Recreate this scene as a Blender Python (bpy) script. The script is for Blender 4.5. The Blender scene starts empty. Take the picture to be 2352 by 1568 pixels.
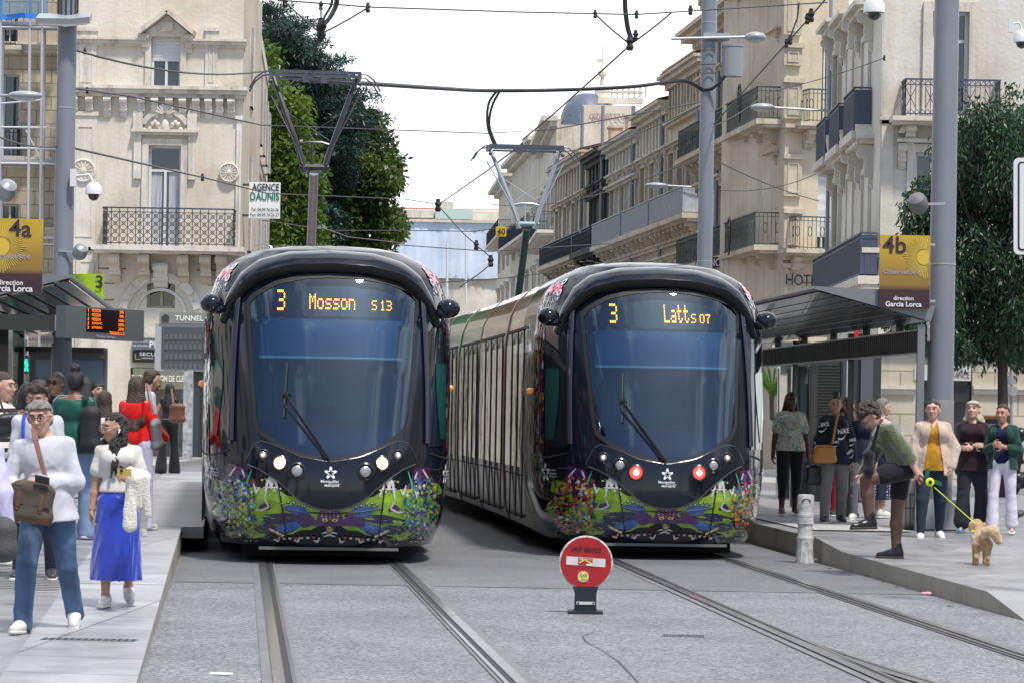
import bpy, math, random
import numpy as np
from mathutils import Vector, Matrix
from math import sin, cos, tan, atan2, pi, radians, sqrt
random.seed(7); rng = np.random.default_rng(7)
scene = bpy.context.scene
C = scene.collection
F = 6500.0; HZ = 949.0; CX = 1176.0; H = 1.6; ROLL = radians(1.0)   # measured on the photograph viewed 2352 wide
cam = bpy.data.cameras.new('camera'); co = bpy.data.objects.new('camera', cam); C.objects.link(co)
co.location = (0, 0, H); co.rotation_euler = (radians(90), -ROLL, 0)
cam.sensor_width = 36; cam.lens = 36 * F / 2352; cam.shift_y = (HZ - 784) / 2352
cam.clip_start = 0.5; cam.clip_end = 3000
scene.camera = co
SUN_EL, SUN_AZ = radians(62), radians(150)
w = bpy.data.worlds.new("World"); scene.world = w; w.use_nodes = True
nt = w.node_tree; nt.nodes.clear()
def N(t, k, **kw):
    n = t.nodes.new(k)
    for a, b in kw.items():
        if a in n.inputs: n.inputs[a].default_value = b
        else: setattr(n, a, b)
    return n
sky = N(nt, 'ShaderNodeTexSky'); sky.sky_type = 'NISHITA'; sky.sun_disc = False
sky.sun_elevation = SUN_EL; sky.sun_rotation = SUN_AZ; sky.dust_density = 1.0
tc = N(nt, 'ShaderNodeTexCoord')
nz = N(nt, 'ShaderNodeTexNoise'); nz.inputs['Scale'].default_value = 3.2; nz.inputs['Detail'].default_value = 9; nz.inputs['Roughness'].default_value = .62
sep = N(nt, 'ShaderNodeSeparateXYZ')
mp = N(nt, 'ShaderNodeMapping'); mp.inputs['Scale'].default_value = (1, 1, 1.6); mp.inputs['Location'].default_value = (.3, 1.7, .2)
nt.links.new(tc.outputs['Generated'], mp.inputs[0]); nt.links.new(mp.outputs[0], nz.inputs['Vector'])
nt.links.new(tc.outputs['Generated'], sep.inputs[0])
m1 = N(nt, 'ShaderNodeMath', operation='MULTIPLY_ADD'); m1.inputs[1].default_value = .17   # cloud deck thickens ahead of the camera
nt.links.new(sep.outputs[1], m1.inputs[0]); nt.links.new(nz.outputs[0], m1.inputs[2])
rp = N(nt, 'ShaderNodeMapRange'); rp.inputs['From Min'].default_value = .44; rp.inputs['From Max'].default_value = .60
nt.links.new(m1.outputs[0], rp.inputs[0])
mx = N(nt, 'ShaderNodeMix', data_type='RGBA')
mx.inputs[7].default_value = (9.5, 9.8, 10.2, 1)
nt.links.new(rp.outputs[0], mx.inputs[0]); nt.links.new(sky.outputs[0], mx.inputs[6])
bg = N(nt, 'ShaderNodeBackground'); bg.inputs[1].default_value = 0.12
out = N(nt, 'ShaderNodeOutputWorld')
nt.links.new(mx.outputs[2], bg.inputs[0]); nt.links.new(bg.outputs[0], out.inputs[0])
sl = bpy.data.lights.new('sun', 'SUN'); sl.energy = 3.2; sl.angle = radians(6); sl.color = (1, .95, .88)
so = bpy.data.objects.new('sun', sl); C.objects.link(so)
sd = Vector((sin(SUN_AZ)*cos(SUN_EL), cos(SUN_AZ)*cos(SUN_EL), sin(SUN_EL)))
so.rotation_euler = (-sd).to_track_quat('-Z', 'Y').to_euler(); so.location = sd * 60
scene.view_settings.view_transform = 'Standard'; scene.view_settings.look = 'None'
scene.view_settings.exposure = 0.38; scene.view_settings.gamma = 1
def unroll(X, Y):
    x, y = X - CX, Y - HZ
    return x*cos(ROLL) + y*sin(ROLL), -x*sin(ROLL) + y*cos(ROLL)
def at(X, Y, d):
    x, y = unroll(X, Y); return Vector((x*d/F, d, H - y*d/F))
def gr(X, Y, z=0.0):
    x, y = unroll(X, Y); d = (H - z)*F/y; return Vector((x*d/F, d, z))
MC = {}
def mat(name, col, rough=.6, metal=0, var=0, vscale=4, bump=0, bscale=30, coat=0, emit=None, estr=1, spec=.5, col2=None, vstretch=(1,1,1), alpha=None, sheen=0):
    if name in MC: return MC[name]
    m = bpy.data.materials.new(name); m.use_nodes = True; t = m.node_tree; p = t.nodes['Principled BSDF']
    p.inputs['Base Color'].default_value = (*col, 1); p.inputs['Roughness'].default_value = rough
    p.inputs['Metallic'].default_value = metal; p.inputs['Specular IOR Level'].default_value = spec
    p.inputs['Coat Weight'].default_value = coat; p.inputs['Coat Roughness'].default_value = .03
    if sheen: p.inputs['Sheen Weight'].default_value = sheen
    if emit: p.inputs['Emission Color'].default_value = (*emit, 1); p.inputs['Emission Strength'].default_value = estr
    if var or bump or col2:
        tc = N(t, 'ShaderNodeTexCoord'); mp = N(t, 'ShaderNodeMapping'); mp.inputs['Scale'].default_value = vstretch
        t.links.new(tc.outputs['Object'], mp.inputs[0])
    if var or col2:
        n = N(t, 'ShaderNodeTexNoise'); n.inputs['Scale'].default_value = vscale; n.inputs['Detail'].default_value = 6; n.inputs['Roughness'].default_value = .65
        t.links.new(mp.outputs[0], n.inputs['Vector'])
        r = N(t, 'ShaderNodeValToRGB'); r.color_ramp.elements[0].position = .34; r.color_ramp.elements[1].position = .68
        c2 = col2 or tuple(min(1, c*(1+var)) for c in col); c1 = tuple(c*(1-var) for c in col)
        r.color_ramp.elements[0].color = (*c1, 1); r.color_ramp.elements[1].color = (*c2, 1)
        t.links.new(n.outputs[0], r.inputs[0]); t.links.new(r.outputs[0], p.inputs['Base Color'])
    if bump:
        n2 = N(t, 'ShaderNodeTexNoise'); n2.inputs['Scale'].default_value = bscale; n2.inputs['Detail'].default_value = 5
        t.links.new(tc.outputs['Object'], n2.inputs['Vector'])
        b = N(t, 'ShaderNodeBump'); b.inputs['Strength'].default_value = bump; b.inputs['Distance'].default_value = .02
        t.links.new(n2.outputs[0], b.inputs['Height']); t.links.new(b.outputs[0], p.inputs['Normal'])
    MC[name] = m; return m
def glassmat(name, tint=(.3,.4,.5), refl=.3, gcol=(1,1,1), rough=.01):
    if name in MC: return MC[name]
    m = bpy.data.materials.new(name); m.use_nodes = True; t = m.node_tree; t.nodes.clear()
    o = N(t, 'ShaderNodeOutputMaterial'); tr = N(t, 'ShaderNodeBsdfTransparent'); tr.inputs[0].default_value = (*tint, 1)
    g = N(t, 'ShaderNodeBsdfGlossy'); g.inputs['Roughness'].default_value = rough; g.inputs[0].default_value = (*gcol, 1)
    lw = N(t, 'ShaderNodeLayerWeight'); lw.inputs[0].default_value = .35
    a = N(t, 'ShaderNodeMath', operation='MULTIPLY_ADD'); a.inputs[1].default_value = .7; a.inputs[2].default_value = refl; a.use_clamp = True
    mxs = N(t, 'ShaderNodeMixShader')
    t.links.new(lw.outputs['Fresnel'], a.inputs[0]); t.links.new(a.outputs[0], mxs.inputs[0])
    t.links.new(tr.outputs[0], mxs.inputs[1]); t.links.new(g.outputs[0], mxs.inputs[2]); t.links.new(mxs.outputs[0], o.inputs[0])
    MC[name] = m; return m
def stone(name, col, dirt=(.28,.24,.19), amount=.5, block=None, rough=.85):
    """weathered limestone / render: broad tone drift, rain streaks, pitted bump, optional block joints"""
    if name in MC: return MC[name]
    m = bpy.data.materials.new(name); m.use_nodes = True; t = m.node_tree; p = t.nodes['Principled BSDF']; p.inputs['Roughness'].default_value = rough
    p.inputs['Specular IOR Level'].default_value = .2
    tc = N(t, 'ShaderNodeTexCoord')
    n1 = N(t, 'ShaderNodeTexNoise'); n1.inputs['Scale'].default_value = .55; n1.inputs['Detail'].default_value = 8; n1.inputs['Roughness'].default_value = .6
    t.links.new(tc.outputs['Object'], n1.inputs['Vector'])
    r1 = N(t, 'ShaderNodeValToRGB'); e = r1.color_ramp.elements; e[0].position = .3; e[1].position = .7
    e[0].color = (col[0]*.80, col[1]*.74, col[2]*.66, 1); e[1].color = (*[min(1, c*1.08) for c in col], 1)
    t.links.new(n1.outputs[0], r1.inputs[0])
    mp = N(t, 'ShaderNodeMapping'); mp.inputs['Scale'].default_value = (2.2, 2.2, .22); t.links.new(tc.outputs['Object'], mp.inputs[0])
    n2 = N(t, 'ShaderNodeTexNoise'); n2.inputs['Scale'].default_value = 1.4; n2.inputs['Detail'].default_value = 9; n2.inputs['Roughness'].default_value = .7
    t.links.new(mp.outputs[0], n2.inputs['Vector'])
    r2 = N(t, 'ShaderNodeMapRange'); r2.inputs['From Min'].default_value = .5; r2.inputs['From Max'].default_value = .78; r2.inputs['To Max'].default_value = amount
    t.links.new(n2.outputs[0], r2.inputs[0])
    mx = N(t, 'ShaderNodeMix', data_type='RGBA'); mx.inputs[7].default_value = (*dirt, 1)
    t.links.new(r2.outputs[0], mx.inputs[0]); t.links.new(r1.outputs[0], mx.inputs[6])
    last = mx.outputs[2]
    n3 = N(t, 'ShaderNodeTexNoise'); n3.inputs['Scale'].default_value = 9; n3.inputs['Detail'].default_value = 8
    t.links.new(tc.outputs['Object'], n3.inputs['Vector'])
    b = N(t, 'ShaderNodeBump'); b.inputs['Strength'].default_value = .35; b.inputs['Distance'].default_value = .03
    t.links.new(n3.outputs[0], b.inputs['Height']); t.links.new(b.outputs[0], p.inputs['Normal'])
    if block:
        cx = N(t, 'ShaderNodeSeparateXYZ'); t.links.new(tc.outputs['Object'], cx.inputs[0])
        ad = N(t, 'ShaderNodeMath', operation='ADD'); t.links.new(cx.outputs[0], ad.inputs[0]); t.links.new(cx.outputs[1], ad.inputs[1])
        cb = N(t, 'ShaderNodeCombineXYZ'); t.links.new(ad.outputs[0], cb.inputs[0]); t.links.new(cx.outputs[2], cb.inputs[1])
        br = N(t, 'ShaderNodeTexBrick'); br.inputs['Scale'].default_value = 1; br.inputs['Brick Width'].default_value = block[0]; br.inputs['Row Height'].default_value = block[1]
        br.inputs['Mortar Size'].default_value = .02; br.inputs['Color1'].default_value = (1,1,1,1); br.inputs['Color2'].default_value = (.88,.86,.82,1); br.inputs['Mortar'].default_value = (.6,.55,.48,1)
        t.links.new(cb.outputs[0], br.inputs['Vector'])
        mu = N(t, 'ShaderNodeMix', data_type='RGBA', blend_type='MULTIPLY'); mu.inputs[0].default_value = 1
        t.links.new(last, mu.inputs[6]); t.links.new(br.outputs[0], mu.inputs[7]); last = mu.outputs[2]
    t.links.new(last, p.inputs['Base Color'])
    MC[name] = m; return m
def tag(o, label=None, cat=None, group=None, kind=None):
    if label: o['label'] = label
    if cat: o['category'] = cat
    if group: o['group'] = group
    if kind: o['kind'] = kind
    return o
def thing(name, label, cat, loc=(0,0,0), group=None):
    o = bpy.data.objects.new(name, None); C.objects.link(o); o.location = loc; o.empty_display_size = .2
    return tag(o, label, cat, group)
def root_loc(o):
    v = Vector(o.location)
    while o.parent: o = o.parent; v = v + Vector(o.location)
    return v
class MB:
    def __init__(s): s.v = []; s.f = []; s.m = []
    def add(s, vs, fs, mi=0):
        b = len(s.v); s.v += [tuple(v) for v in vs]; s.f += [tuple(i+b for i in f) for f in fs]; s.m += [mi]*len(fs); return s
    def quad(s, a, b, c, d, mi=0): return s.add([a,b,c,d], [(0,1,2,3)], mi)
    def box(s, c, size, u=None, mi=0, up=None):
        """c centre, size (along u, depth, up)"""
        u = Vector(u or (1,0,0)).normalized(); z = Vector(up or (0,0,1)).normalized(); n = z.cross(u).normalized(); c = Vector(c)
        a, b, h = u*size[0]/2, n*size[1]/2, z*size[2]/2
        vs = [c+i*a+j*b+k*h for k in (-1,1) for j in (-1,1) for i in (-1,1)]
        return s.add(vs, [(0,2,3,1),(4,5,7,6),(0,1,5,4),(2,6,7,3),(0,4,6,2),(1,3,7,5)], mi)
    def beam(s, a, b, w, h, mi=0):
        a, b = Vector(a), Vector(b); d = (b-a); L = d.length
        if L < 1e-6: return s
        d /= L; ref = Vector((0,0,1)) if abs(d.z) < .95 else Vector((0,1,0))
        n = d.cross(ref).normalized(); z = n.cross(d)
        vs = [p + i*n*w/2 + k*z*h/2 for p in (a, b) for k in (-1,1) for i in (-1,1)]
        return s.add(vs, [(0,1,3,2),(4,6,7,5),(0,4,5,1),(2,3,7,6),(0,2,6,4),(1,5,7,3)], mi)
    def tube(s, pts, r, n=8, mi=0, cap=True):
        pts = [Vector(p) for p in pts]; R = r if isinstance(r, (list, tuple)) else [r]*len(pts)
        t0 = (pts[1]-pts[0]).normalized(); ref = Vector((0,0,1)) if abs(t0.z) < .9 else Vector((1,0,0))
        nrm = t0.cross(ref).normalized(); vs = []; fs = []
        for i, p in enumerate(pts):
            t = (pts[min(i+1, len(pts)-1)] - pts[max(i-1, 0)]).normalized()
            nrm = (nrm - t*nrm.dot(t)).normalized(); b = t.cross(nrm)
            for k in range(n):
                a = 2*pi*k/n; vs.append(p + (nrm*cos(a) + b*sin(a))*R[i])
        for i in range(len(pts)-1):
            for k in range(n):
                a, b2 = i*n+k, i*n+(k+1) % n; fs.append((a, b2, b2+n, a+n))
        if cap: fs.append(tuple(range(n-1, -1, -1))); fs.append(tuple((len(pts)-1)*n+k for k in range(n)))
        return s.add(vs, fs, mi)
    def cone(s, a, b, ra, rb, n=16, mi=0): return s.tube([a, b], [ra, rb], n, mi)
    def ball(s, c, r, nu=14, nv=9, mi=0, R=None):
        r = (r, r, r) if not isinstance(r, (tuple, list)) else r; c = Vector(c); vs = []; fs = []
        for j in range(nv+1):
            th = pi*j/nv
            for i in range(nu):
                ph = 2*pi*i/nu; p = Vector((r[0]*sin(th)*cos(ph), r[1]*sin(th)*sin(ph), r[2]*cos(th)))
                vs.append(c + (R @ p if R else p))
        for j in range(nv):
            for i in range(nu):
                a, b = j*nu+i, j*nu+(i+1) % nu; fs.append((a, a+nu, b+nu, b))
        return s.add(vs, fs, mi)
    def lathe(s, base, prof, n=20, mi=0, axis=None):
        """prof: (radius, height) pairs from the base up"""
        base = Vector(base); q = Vector(axis).to_track_quat('Z', 'Y') if axis else None; vs = []; fs = []
        for r, h in prof:
            for k in range(n):
                a = 2*pi*k/n; p = Vector((r*cos(a), r*sin(a), h)); vs.append(base + (q @ p if q else p))
        for i in range(len(prof)-1):
            for k in range(n):
                a, b = i*n+k, i*n+(k+1) % n; fs.append((a, b, b+n, a+n))
        fs.append(tuple(range(n-1, -1, -1))); fs.append(tuple((len(prof)-1)*n+k for k in range(n)))
        return s.add(vs, fs, mi)
    def prism(s, poly, ext, mi=0):
        """planar polygon (3D points) extruded by vector ext"""
        ext = Vector(ext); a = [Vector(p) for p in poly]; n = len(a); vs = a + [p+ext for p in a]
        return s.add(vs, [tuple(range(n)), tuple(range(2*n-1, n-1, -1))] + [(i, i+n, (i+1) % n+n, (i+1) % n) for i in range(n)], mi)
    def grid(s, rows, mi=0, close=False):
        nr, nc = len(rows), len(rows[0]); vs = [p for r in rows for p in r]; fs = []
        for i in range(nr-1):
            for j in range(nc - (0 if close else 1)):
                a, b = i*nc+j, i*nc+(j+1) % nc; fs.append((a, b, b+nc, a+nc))
        return s.add(vs, fs, mi)
    def build(s, name, mats, parent=None, smooth=False, fixn=True, **tg):
        me = bpy.data.meshes.new(name); L = root_loc(parent) if parent else Vector((0,0,0))
        me.from_pydata([(v[0]-L.x, v[1]-L.y, v[2]-L.z) for v in s.v], [], s.f)
        for m in (mats if isinstance(mats, (list, tuple)) else [mats]): me.materials.append(m)
        if any(s.m): me.polygons.foreach_set('material_index', s.m)
        if fixn:
            import bmesh
            bm = bmesh.new(); bm.from_mesh(me); bmesh.ops.recalc_face_normals(bm, faces=bm.faces); bm.to_mesh(me); bm.free()
        if smooth:
            me.polygons.foreach_set('use_smooth', [True]*len(me.polygons))
            if smooth != 'all' and hasattr(me, 'set_sharp_from_angle'): me.set_sharp_from_angle(angle=radians(38))
        o = bpy.data.objects.new(name, me); C.objects.link(o)
        if parent: o.parent = parent
        tag(o, **tg) if tg else None
        return o
def text_mesh(txt, size=1, font_bold=0, spacing=1.0, shear=0, align='CENTER', res=3):
    """returns 2D verts / faces of a text, cap height about 0.7*size"""
    cu = bpy.data.curves.new('txt', 'FONT'); cu.body = txt; cu.size = size; cu.align_x = align; cu.offset = font_bold; cu.space_character = spacing
    cu.shear = shear; cu.resolution_u = res
    o = bpy.data.objects.new('txt', cu); C.objects.link(o)
    dg = bpy.context.evaluated_depsgraph_get(); me = bpy.data.meshes.new_from_object(o.evaluated_get(dg))
    vs = [tuple(v.co) for v in me.vertices]; fs = [tuple(p.vertices) for p in me.polygons]
    bpy.data.objects.remove(o); bpy.data.curves.remove(cu); bpy.data.meshes.remove(me)
    return vs, fs
def lettering(mb, txt, c, u, up, width=None, size=.3, bold=.0, mi=0, n=None, align='CENTER', height=None, off=.004, fn=None, spacing=1.0, shear=0, th=0):
    """write txt as flat letters, centred at c on the plane spanned by u and up; scaled to the given width/height"""
    vs, fs = text_mesh(txt, 1, bold, spacing, shear, align)
    if not vs: return
    xs = [v[0] for v in vs]; ys = [v[1] for v in vs]; W = max(xs)-min(xs); Hh = max(ys)-min(ys)
    x0 = (max(xs)+min(xs))/2 if align == 'CENTER' else min(xs); y0 = (max(ys)+min(ys))/2
    sx = width/W if width else size; sy = height/Hh if height else sx
    if not width and height: sx = sy
    if fn: mb.add([fn((v[0]-x0)*sx, (v[1]-y0)*sy) for v in vs], fs, mi); return
    u = Vector(u).normalized(); up = Vector(up).normalized(); nn = Vector(n) if n else u.cross(up); c = Vector(c) + nn*off
    mb.add([c + u*(v[0]-x0)*sx + up*(v[1]-y0)*sy for v in vs], fs, mi)
# ================================================================ GROUND
def asphalt(name, c1, c2, sc=70):
    m = bpy.data.materials.new(name); m.use_nodes = True; t = m.node_tree; p = t.nodes['Principled BSDF']
    tc = N(t, 'ShaderNodeTexCoord')
    v = N(t, 'ShaderNodeTexVoronoi'); v.inputs['Scale'].default_value = sc; t.links.new(tc.outputs['Object'], v.inputs['Vector'])
    n = N(t, 'ShaderNodeTexNoise'); n.inputs['Scale'].default_value = .8; n.inputs['Detail'].default_value = 10; n.inputs['Roughness'].default_value = .65; t.links.new(tc.outputs['Object'], n.inputs['Vector'])
    r = N(t, 'ShaderNodeValToRGB'); r.color_ramp.elements[0].color = (*c1, 1); r.color_ramp.elements[1].color = (*c2, 1)
    r.color_ramp.elements[0].position = .1; r.color_ramp.elements[1].position = .95
    sp = N(t, 'ShaderNodeSeparateColor'); t.links.new(v.outputs['Color'], sp.inputs[0]); t.links.new(sp.outputs[0], r.inputs[0])
    mr = N(t, 'ShaderNodeMapRange'); mr.inputs['From Min'].default_value = .3; mr.inputs['From Max'].default_value = .7; mr.inputs['To Min'].default_value = .72; mr.inputs['To Max'].default_value = 1.10
    t.links.new(n.outputs[0], mr.inputs[0])
    mu = N(t, 'ShaderNodeMix', data_type='RGBA', blend_type='MULTIPLY'); mu.inputs[0].default_value = 1
    t.links.new(r.outputs[0], mu.inputs[6]); t.links.new(mr.outputs[0], mu.inputs[7]); t.links.new(mu.outputs[2], p.inputs['Base Color'])
    b = N(t, 'ShaderNodeBump'); b.inputs['Strength'].default_value = .5; b.inputs['Distance'].default_value = .006
    t.links.new(v.outputs['Distance'], b.inputs['Height']); t.links.new(b.outputs[0], p.inputs['Normal'])
    p.inputs['Roughness'].default_value = .72
    return m
def paving(name, c, bw, rh, mortar=(.12,.12,.12), rot=0, ms=.008, rough=.42, var=.12):
    m = bpy.data.materials.new(name); m.use_nodes = True; t = m.node_tree; p = t.nodes['Principled BSDF']
    tc = N(t, 'ShaderNodeTexCoord'); mp = N(t, 'ShaderNodeMapping'); mp.inputs['Rotation'].default_value = (0, 0, rot); t.links.new(tc.outputs['Object'], mp.inputs[0])
    br = N(t, 'ShaderNodeTexBrick'); br.inputs['Scale'].default_value = 1; br.inputs['Brick Width'].default_value = bw; br.inputs['Row Height'].default_value = rh
    br.inputs['Mortar Size'].default_value = ms; br.inputs['Color1'].default_value = (*[x*(1+var) for x in c], 1); br.inputs['Color2'].default_value = (*[x*(1-var) for x in c], 1); br.inputs['Mortar'].default_value = (*mortar, 1)
    t.links.new(mp.outputs[0], br.inputs['Vector'])
    n = N(t, 'ShaderNodeTexNoise'); n.inputs['Scale'].default_value = 2.2; n.inputs['Detail'].default_value = 10; n.inputs['Roughness'].default_value = .7; t.links.new(tc.outputs['Object'], n.inputs['Vector'])
    mr = N(t, 'ShaderNodeMapRange'); mr.inputs['From Min'].default_value = .3; mr.inputs['From Max'].default_value = .72; mr.inputs['To Min'].default_value = .68; mr.inputs['To Max'].default_value = 1.15
    t.links.new(n.outputs[0], mr.inputs[0])
    mu = N(t, 'ShaderNodeMix', data_type='RGBA', blend_type='MULTIPLY'); mu.inputs[0].default_value = 1
    t.links.new(br.outputs[0], mu.inputs[6]); t.links.new(mr.outputs[0], mu.inputs[7]); t.links.new(mu.outputs[2], p.inputs['Base Color'])
    rr = N(t, 'ShaderNodeMapRange'); rr.inputs['From Min'].default_value = .3; rr.inputs['From Max'].default_value = .7; rr.inputs['To Min'].default_value = rough-.08; rr.inputs['To Max'].default_value = rough+.18
    t.links.new(n.outputs[0], rr.inputs[0]); t.links.new(rr.outputs[0], p.inputs['Roughness'])
    b = N(t, 'ShaderNodeBump'); b.inputs['Strength'].default_value = .4; b.inputs['Distance'].default_value = .004; b.invert = True
    t.links.new(br.outputs['Fac'], b.inputs['Height']); t.links.new(b.outputs[0], p.inputs['Normal'])
    return m
ASPH = asphalt('asphalt', (.085,.09,.10), (.30,.305,.325), 55)
ASPH2 = asphalt('asphalt_smooth', (.11,.115,.125), (.20,.205,.215), 80)
ROADM = asphalt('road_asphalt', (.12,.125,.14), (.2,.205,.22), 60)
MB().quad((-900,-40,0),(900,-40,0),(900,2500,0),(-900,2500,0)).build('ground', ASPH, kind='structure')
KL = -.1; KR = -.083     # slopes of the left and right kerb lines (dx/dy)
def lx(y, o=0): return -3.43 + KL*(y-29.3) + o
def rx(y, o=0): return 3.43 + KR*(y-31.7) + o
def strip(name, x0, x1, ys, z, m, **k):
    b = MB(); b.grid([[(x0(y), y, z(y) if callable(z) else z), (x1(y), y, z(y) if callable(z) else z)] for y in ys])
    return b.build(name, m, kind='structure', **k)
# smoother crossing slab under and in front of the trams, dark bitumen between the platforms
strip('road_patch', lambda y: lx(y, .02), lambda y: rx(y, -.02), [26.0, 29, 40, 70, 95], .004, ASPH2)
def interp(tab, y):
    if y <= tab[0][0]: return tab[0][1]
    for (a, za), (b, zb) in zip(tab, tab[1:]):
        if y <= b: return za + (zb-za)*(y-a)/(b-a)
    return tab[-1][1]
ZL = [(14,.015),(16.4,.03),(23,.15),(29,.25),(31.3,.28),(90,.28)]
ZR = [(22.8,.004),(24.05,.16),(30.2,.185),(31.7,.27),(90,.28)]
zl = lambda y: interp(ZL, y); zr = lambda y: interp(ZR, y)
PAVL = paving('left_paving', (.27,.27,.29), 1.2, .42, (.16,.16,.17), rot=.1, rough=.34, ms=.006)
PAVK = paving('kerb_stone', (.35,.35,.37), .9, 1.6, (.15,.15,.16), rot=.1+pi/2, rough=.40, ms=.01)
PAVR = paving('right_paving', (.27,.27,.28), 1.0, .55, (.2,.19,.18), rot=.35, rough=.34, ms=.008, var=.10)
KERB = stone('kerb_face', (.36,.34,.30), (.16,.15,.13), .6, rough=.8)
def platform(name, edge, far, ztab, ys, top, side):
    b = MB()
    b.grid([[(edge(y), y, interp(ztab, y)), (far(y), y, interp(ztab, y))] for y in ys])
    b.build(name, top, kind='structure')
    k = MB(); k.grid([[(edge(y), y, -.02), (edge(y), y, interp(ztab, y)-.001)] for y in ys])
    y = ys[-1]; k.quad((edge(y),y,0),(far(y),y,0),(far(y),y,interp(ztab,y)),(edge(y),y,interp(ztab,y)))
    k.build(name.split('_')[0] + '_kerb', KERB, kind='structure')
yl = [12,14,16.4,19,21,23,25,27,29,31.3,31.6,35,45,57,58.5]
def ledge(y): return lx(y, -.78 if y > 31.55 else -.78)
platform('platform_left', lambda y: lx(y, -.78), lambda y: -16, ZL, yl, PAVL, KERB)
# pale kerb slabs along the edge of the left platform: wide slabs near, stepping out to the tram beyond 31 m
b = MB(); k2 = MB()
ks = [12,14,16.4,19,21,23,23.05]; k3 = [23.08,25,27,29,31.3]
for seq in (ks, k3):
    b.grid([[(lx(y,-.79), y, zl(y)+.006), (lx(y), y, zl(y)+.004)] for y in seq]); k2.grid([[(lx(y), y, -.02), (lx(y), y, zl(y)+.003)] for y in seq])
b.grid([[(lx(y,-.79), y, zl(y)+.006), (lx(y,.24), y, zl(y)+.006)] for y in (31.35, 40, 58.5)])
k2.grid([[(lx(y,.24), y, .16), (lx(y,.24), y, zl(y)+.005)] for y in (31.35, 40, 58.5)])
k2.quad((lx(31.35,0),31.35,.16),(lx(31.35,.24),31.35,.16),(lx(31.35,.24),31.35,.285),(lx(31.35,0),31.35,.285))
k2.quad((lx(31.3),31.3,0),(lx(31.3),58,0),(lx(31.3),58,.16),(lx(31.3),31.3,.16)) if False else None
k2.grid([[(lx(y,.0), y, -.02), (lx(y,.0), y, .17)] for y in (31.35, 40, 58.5)])
b.build('kerb_slabs', PAVK, kind='structure'); k2.build('left_kerb_face', KERB, kind='structure')
# ribbed tactile bands set in the left platform
rib = MB(); STEELD = mat('tactile', (.30,.30,.31), .45, bump=.2)
TACB = mat('tactile_base', (.42,.42,.43), .5)
for y0, n_, step, x0, x1 in ((31.6, 250, .105, -1.75, -.95),):
    rib.grid([[(lx(y,x0), y, zl(y)+.003), (lx(y,x1), y, zl(y)+.003)] for y in (31.6, 40, 57.5)], mi=1)
    for i in range(8):
        xx = x0 + .05 + i*.1
        rib.grid([[(lx(y,xx), y, zl(y)+.010), (lx(y,xx+.045), y, zl(y)+.010)] for y in (31.6, 40, 57.5)])
rib.build('tactile_strip', [STEELD, TACB], kind='structure')
rib2 = MB()
rib2.grid([[(lx(y,-1.9), y, zl(y)+.003), (lx(y,-.82), y, zl(y)+.003)] for y in (22.2, 23, 25.2)], mi=1)
for i in range(18):
    y = 22.28 + i*.165
    rib2.grid([[(lx(yy,-1.9), yy, zl(yy)+.010), (lx(yy,-.82), yy, zl(yy)+.010)] for yy in (y, y+.08)])
rib2.build('tactile_paving', [STEELD, TACB], kind='structure')
yr = [22.8,24.05,26,28,30.2,31.7,40,52]
platform('platform_right', rx, lambda y: 30, ZR, yr, PAVR, KERB)
GRV = asphalt('gravel_strip', (.22,.22,.22), (.6,.6,.58), 40)
strip('gravel_strip', lambda y: rx(y,.25), lambda y: rx(y,1.5), [33.6, 36, 37.5], .286, GRV)
# street running behind the right platform, kerb, zebra marks, raised plaza pavement far away
pb = MB(); pb.quad((4,52.5,.008),(60,52.5,.008),(60,64,.008),(4,64,.008)); pb.build('side_road', ROADM, kind='structure')
pm = MB(); WP = mat('road_paint', (.72,.72,.70), .6, var=.15, vscale=6)
for x in (8.2, 9.4, 10.6): pm.quad((x,54,.013),(x+.55,54,.013),(x+.4,59.5,.013),(x-.15,59.5,.013))
pm.build('road_markings', WP, kind='structure')
pw = MB(); pw.box((30, 72, .075), (56, 16, .15)); pw.build('right_pavement', mat('concrete_pavement', (.36,.35,.33), .7, var=.15, vscale=2, bump=.15), kind='structure')
pw = MB(); pw.box((-26, 78, .07), (34, 26, .14)); pw.build('left_pavement', mat('concrete_pavement', (.36,.35,.33), .7), kind='structure')
RST = mat('rail_steel', (.62,.62,.64), .22, metal=.9, var=.12, vscale=8); RDK = mat('rail_groove', (.02,.02,.022), .7)
RCON = mat('rail_concrete', (.15,.15,.16), .6, var=.2, vscale=3, bump=.1)
def rail(xc, ys, name='tram_rail', side=1, dz=0):
    b = MB(); s_ = side
    def band(o0, o1, z, mi): b.grid([[(xc(y)+s_*o0, y, z), (xc(y)+s_*o1, y, z)] for y in ys], mi=mi)
    band(-.10, .13, .008+dz, 2); band(-.036, .036, .018+dz, 0); band(.036, .078, .013+dz, 1); band(.078, .105, .017+dz, 0)
    b.build(name, [RST, RDK, RCON], kind='structure')
ysr = [10,14,17,20,23,26,30,40,60,95]
LT = lambda y: -1.873 - .096*(y-29.63)
RT = lambda y: 1.79 - .086*(y-31.5)
for s in (-1, 1):
    rail(lambda y, s=s: LT(y) + s*.7175, ysr, side=-s)
    rail(lambda y, s=s: RT(y) + s*.7175, ysr, side=-s)
# turnout leaving the right track towards the lower right
rail(lambda y: RT(y) - .7175 + .0115*(21.5-y)**2 if y < 21.5 else RT(y)-.7175, [10,12,14,16,17,18,19,20,21.5], side=1, dz=-.0035, name='turnout_rail')
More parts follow.
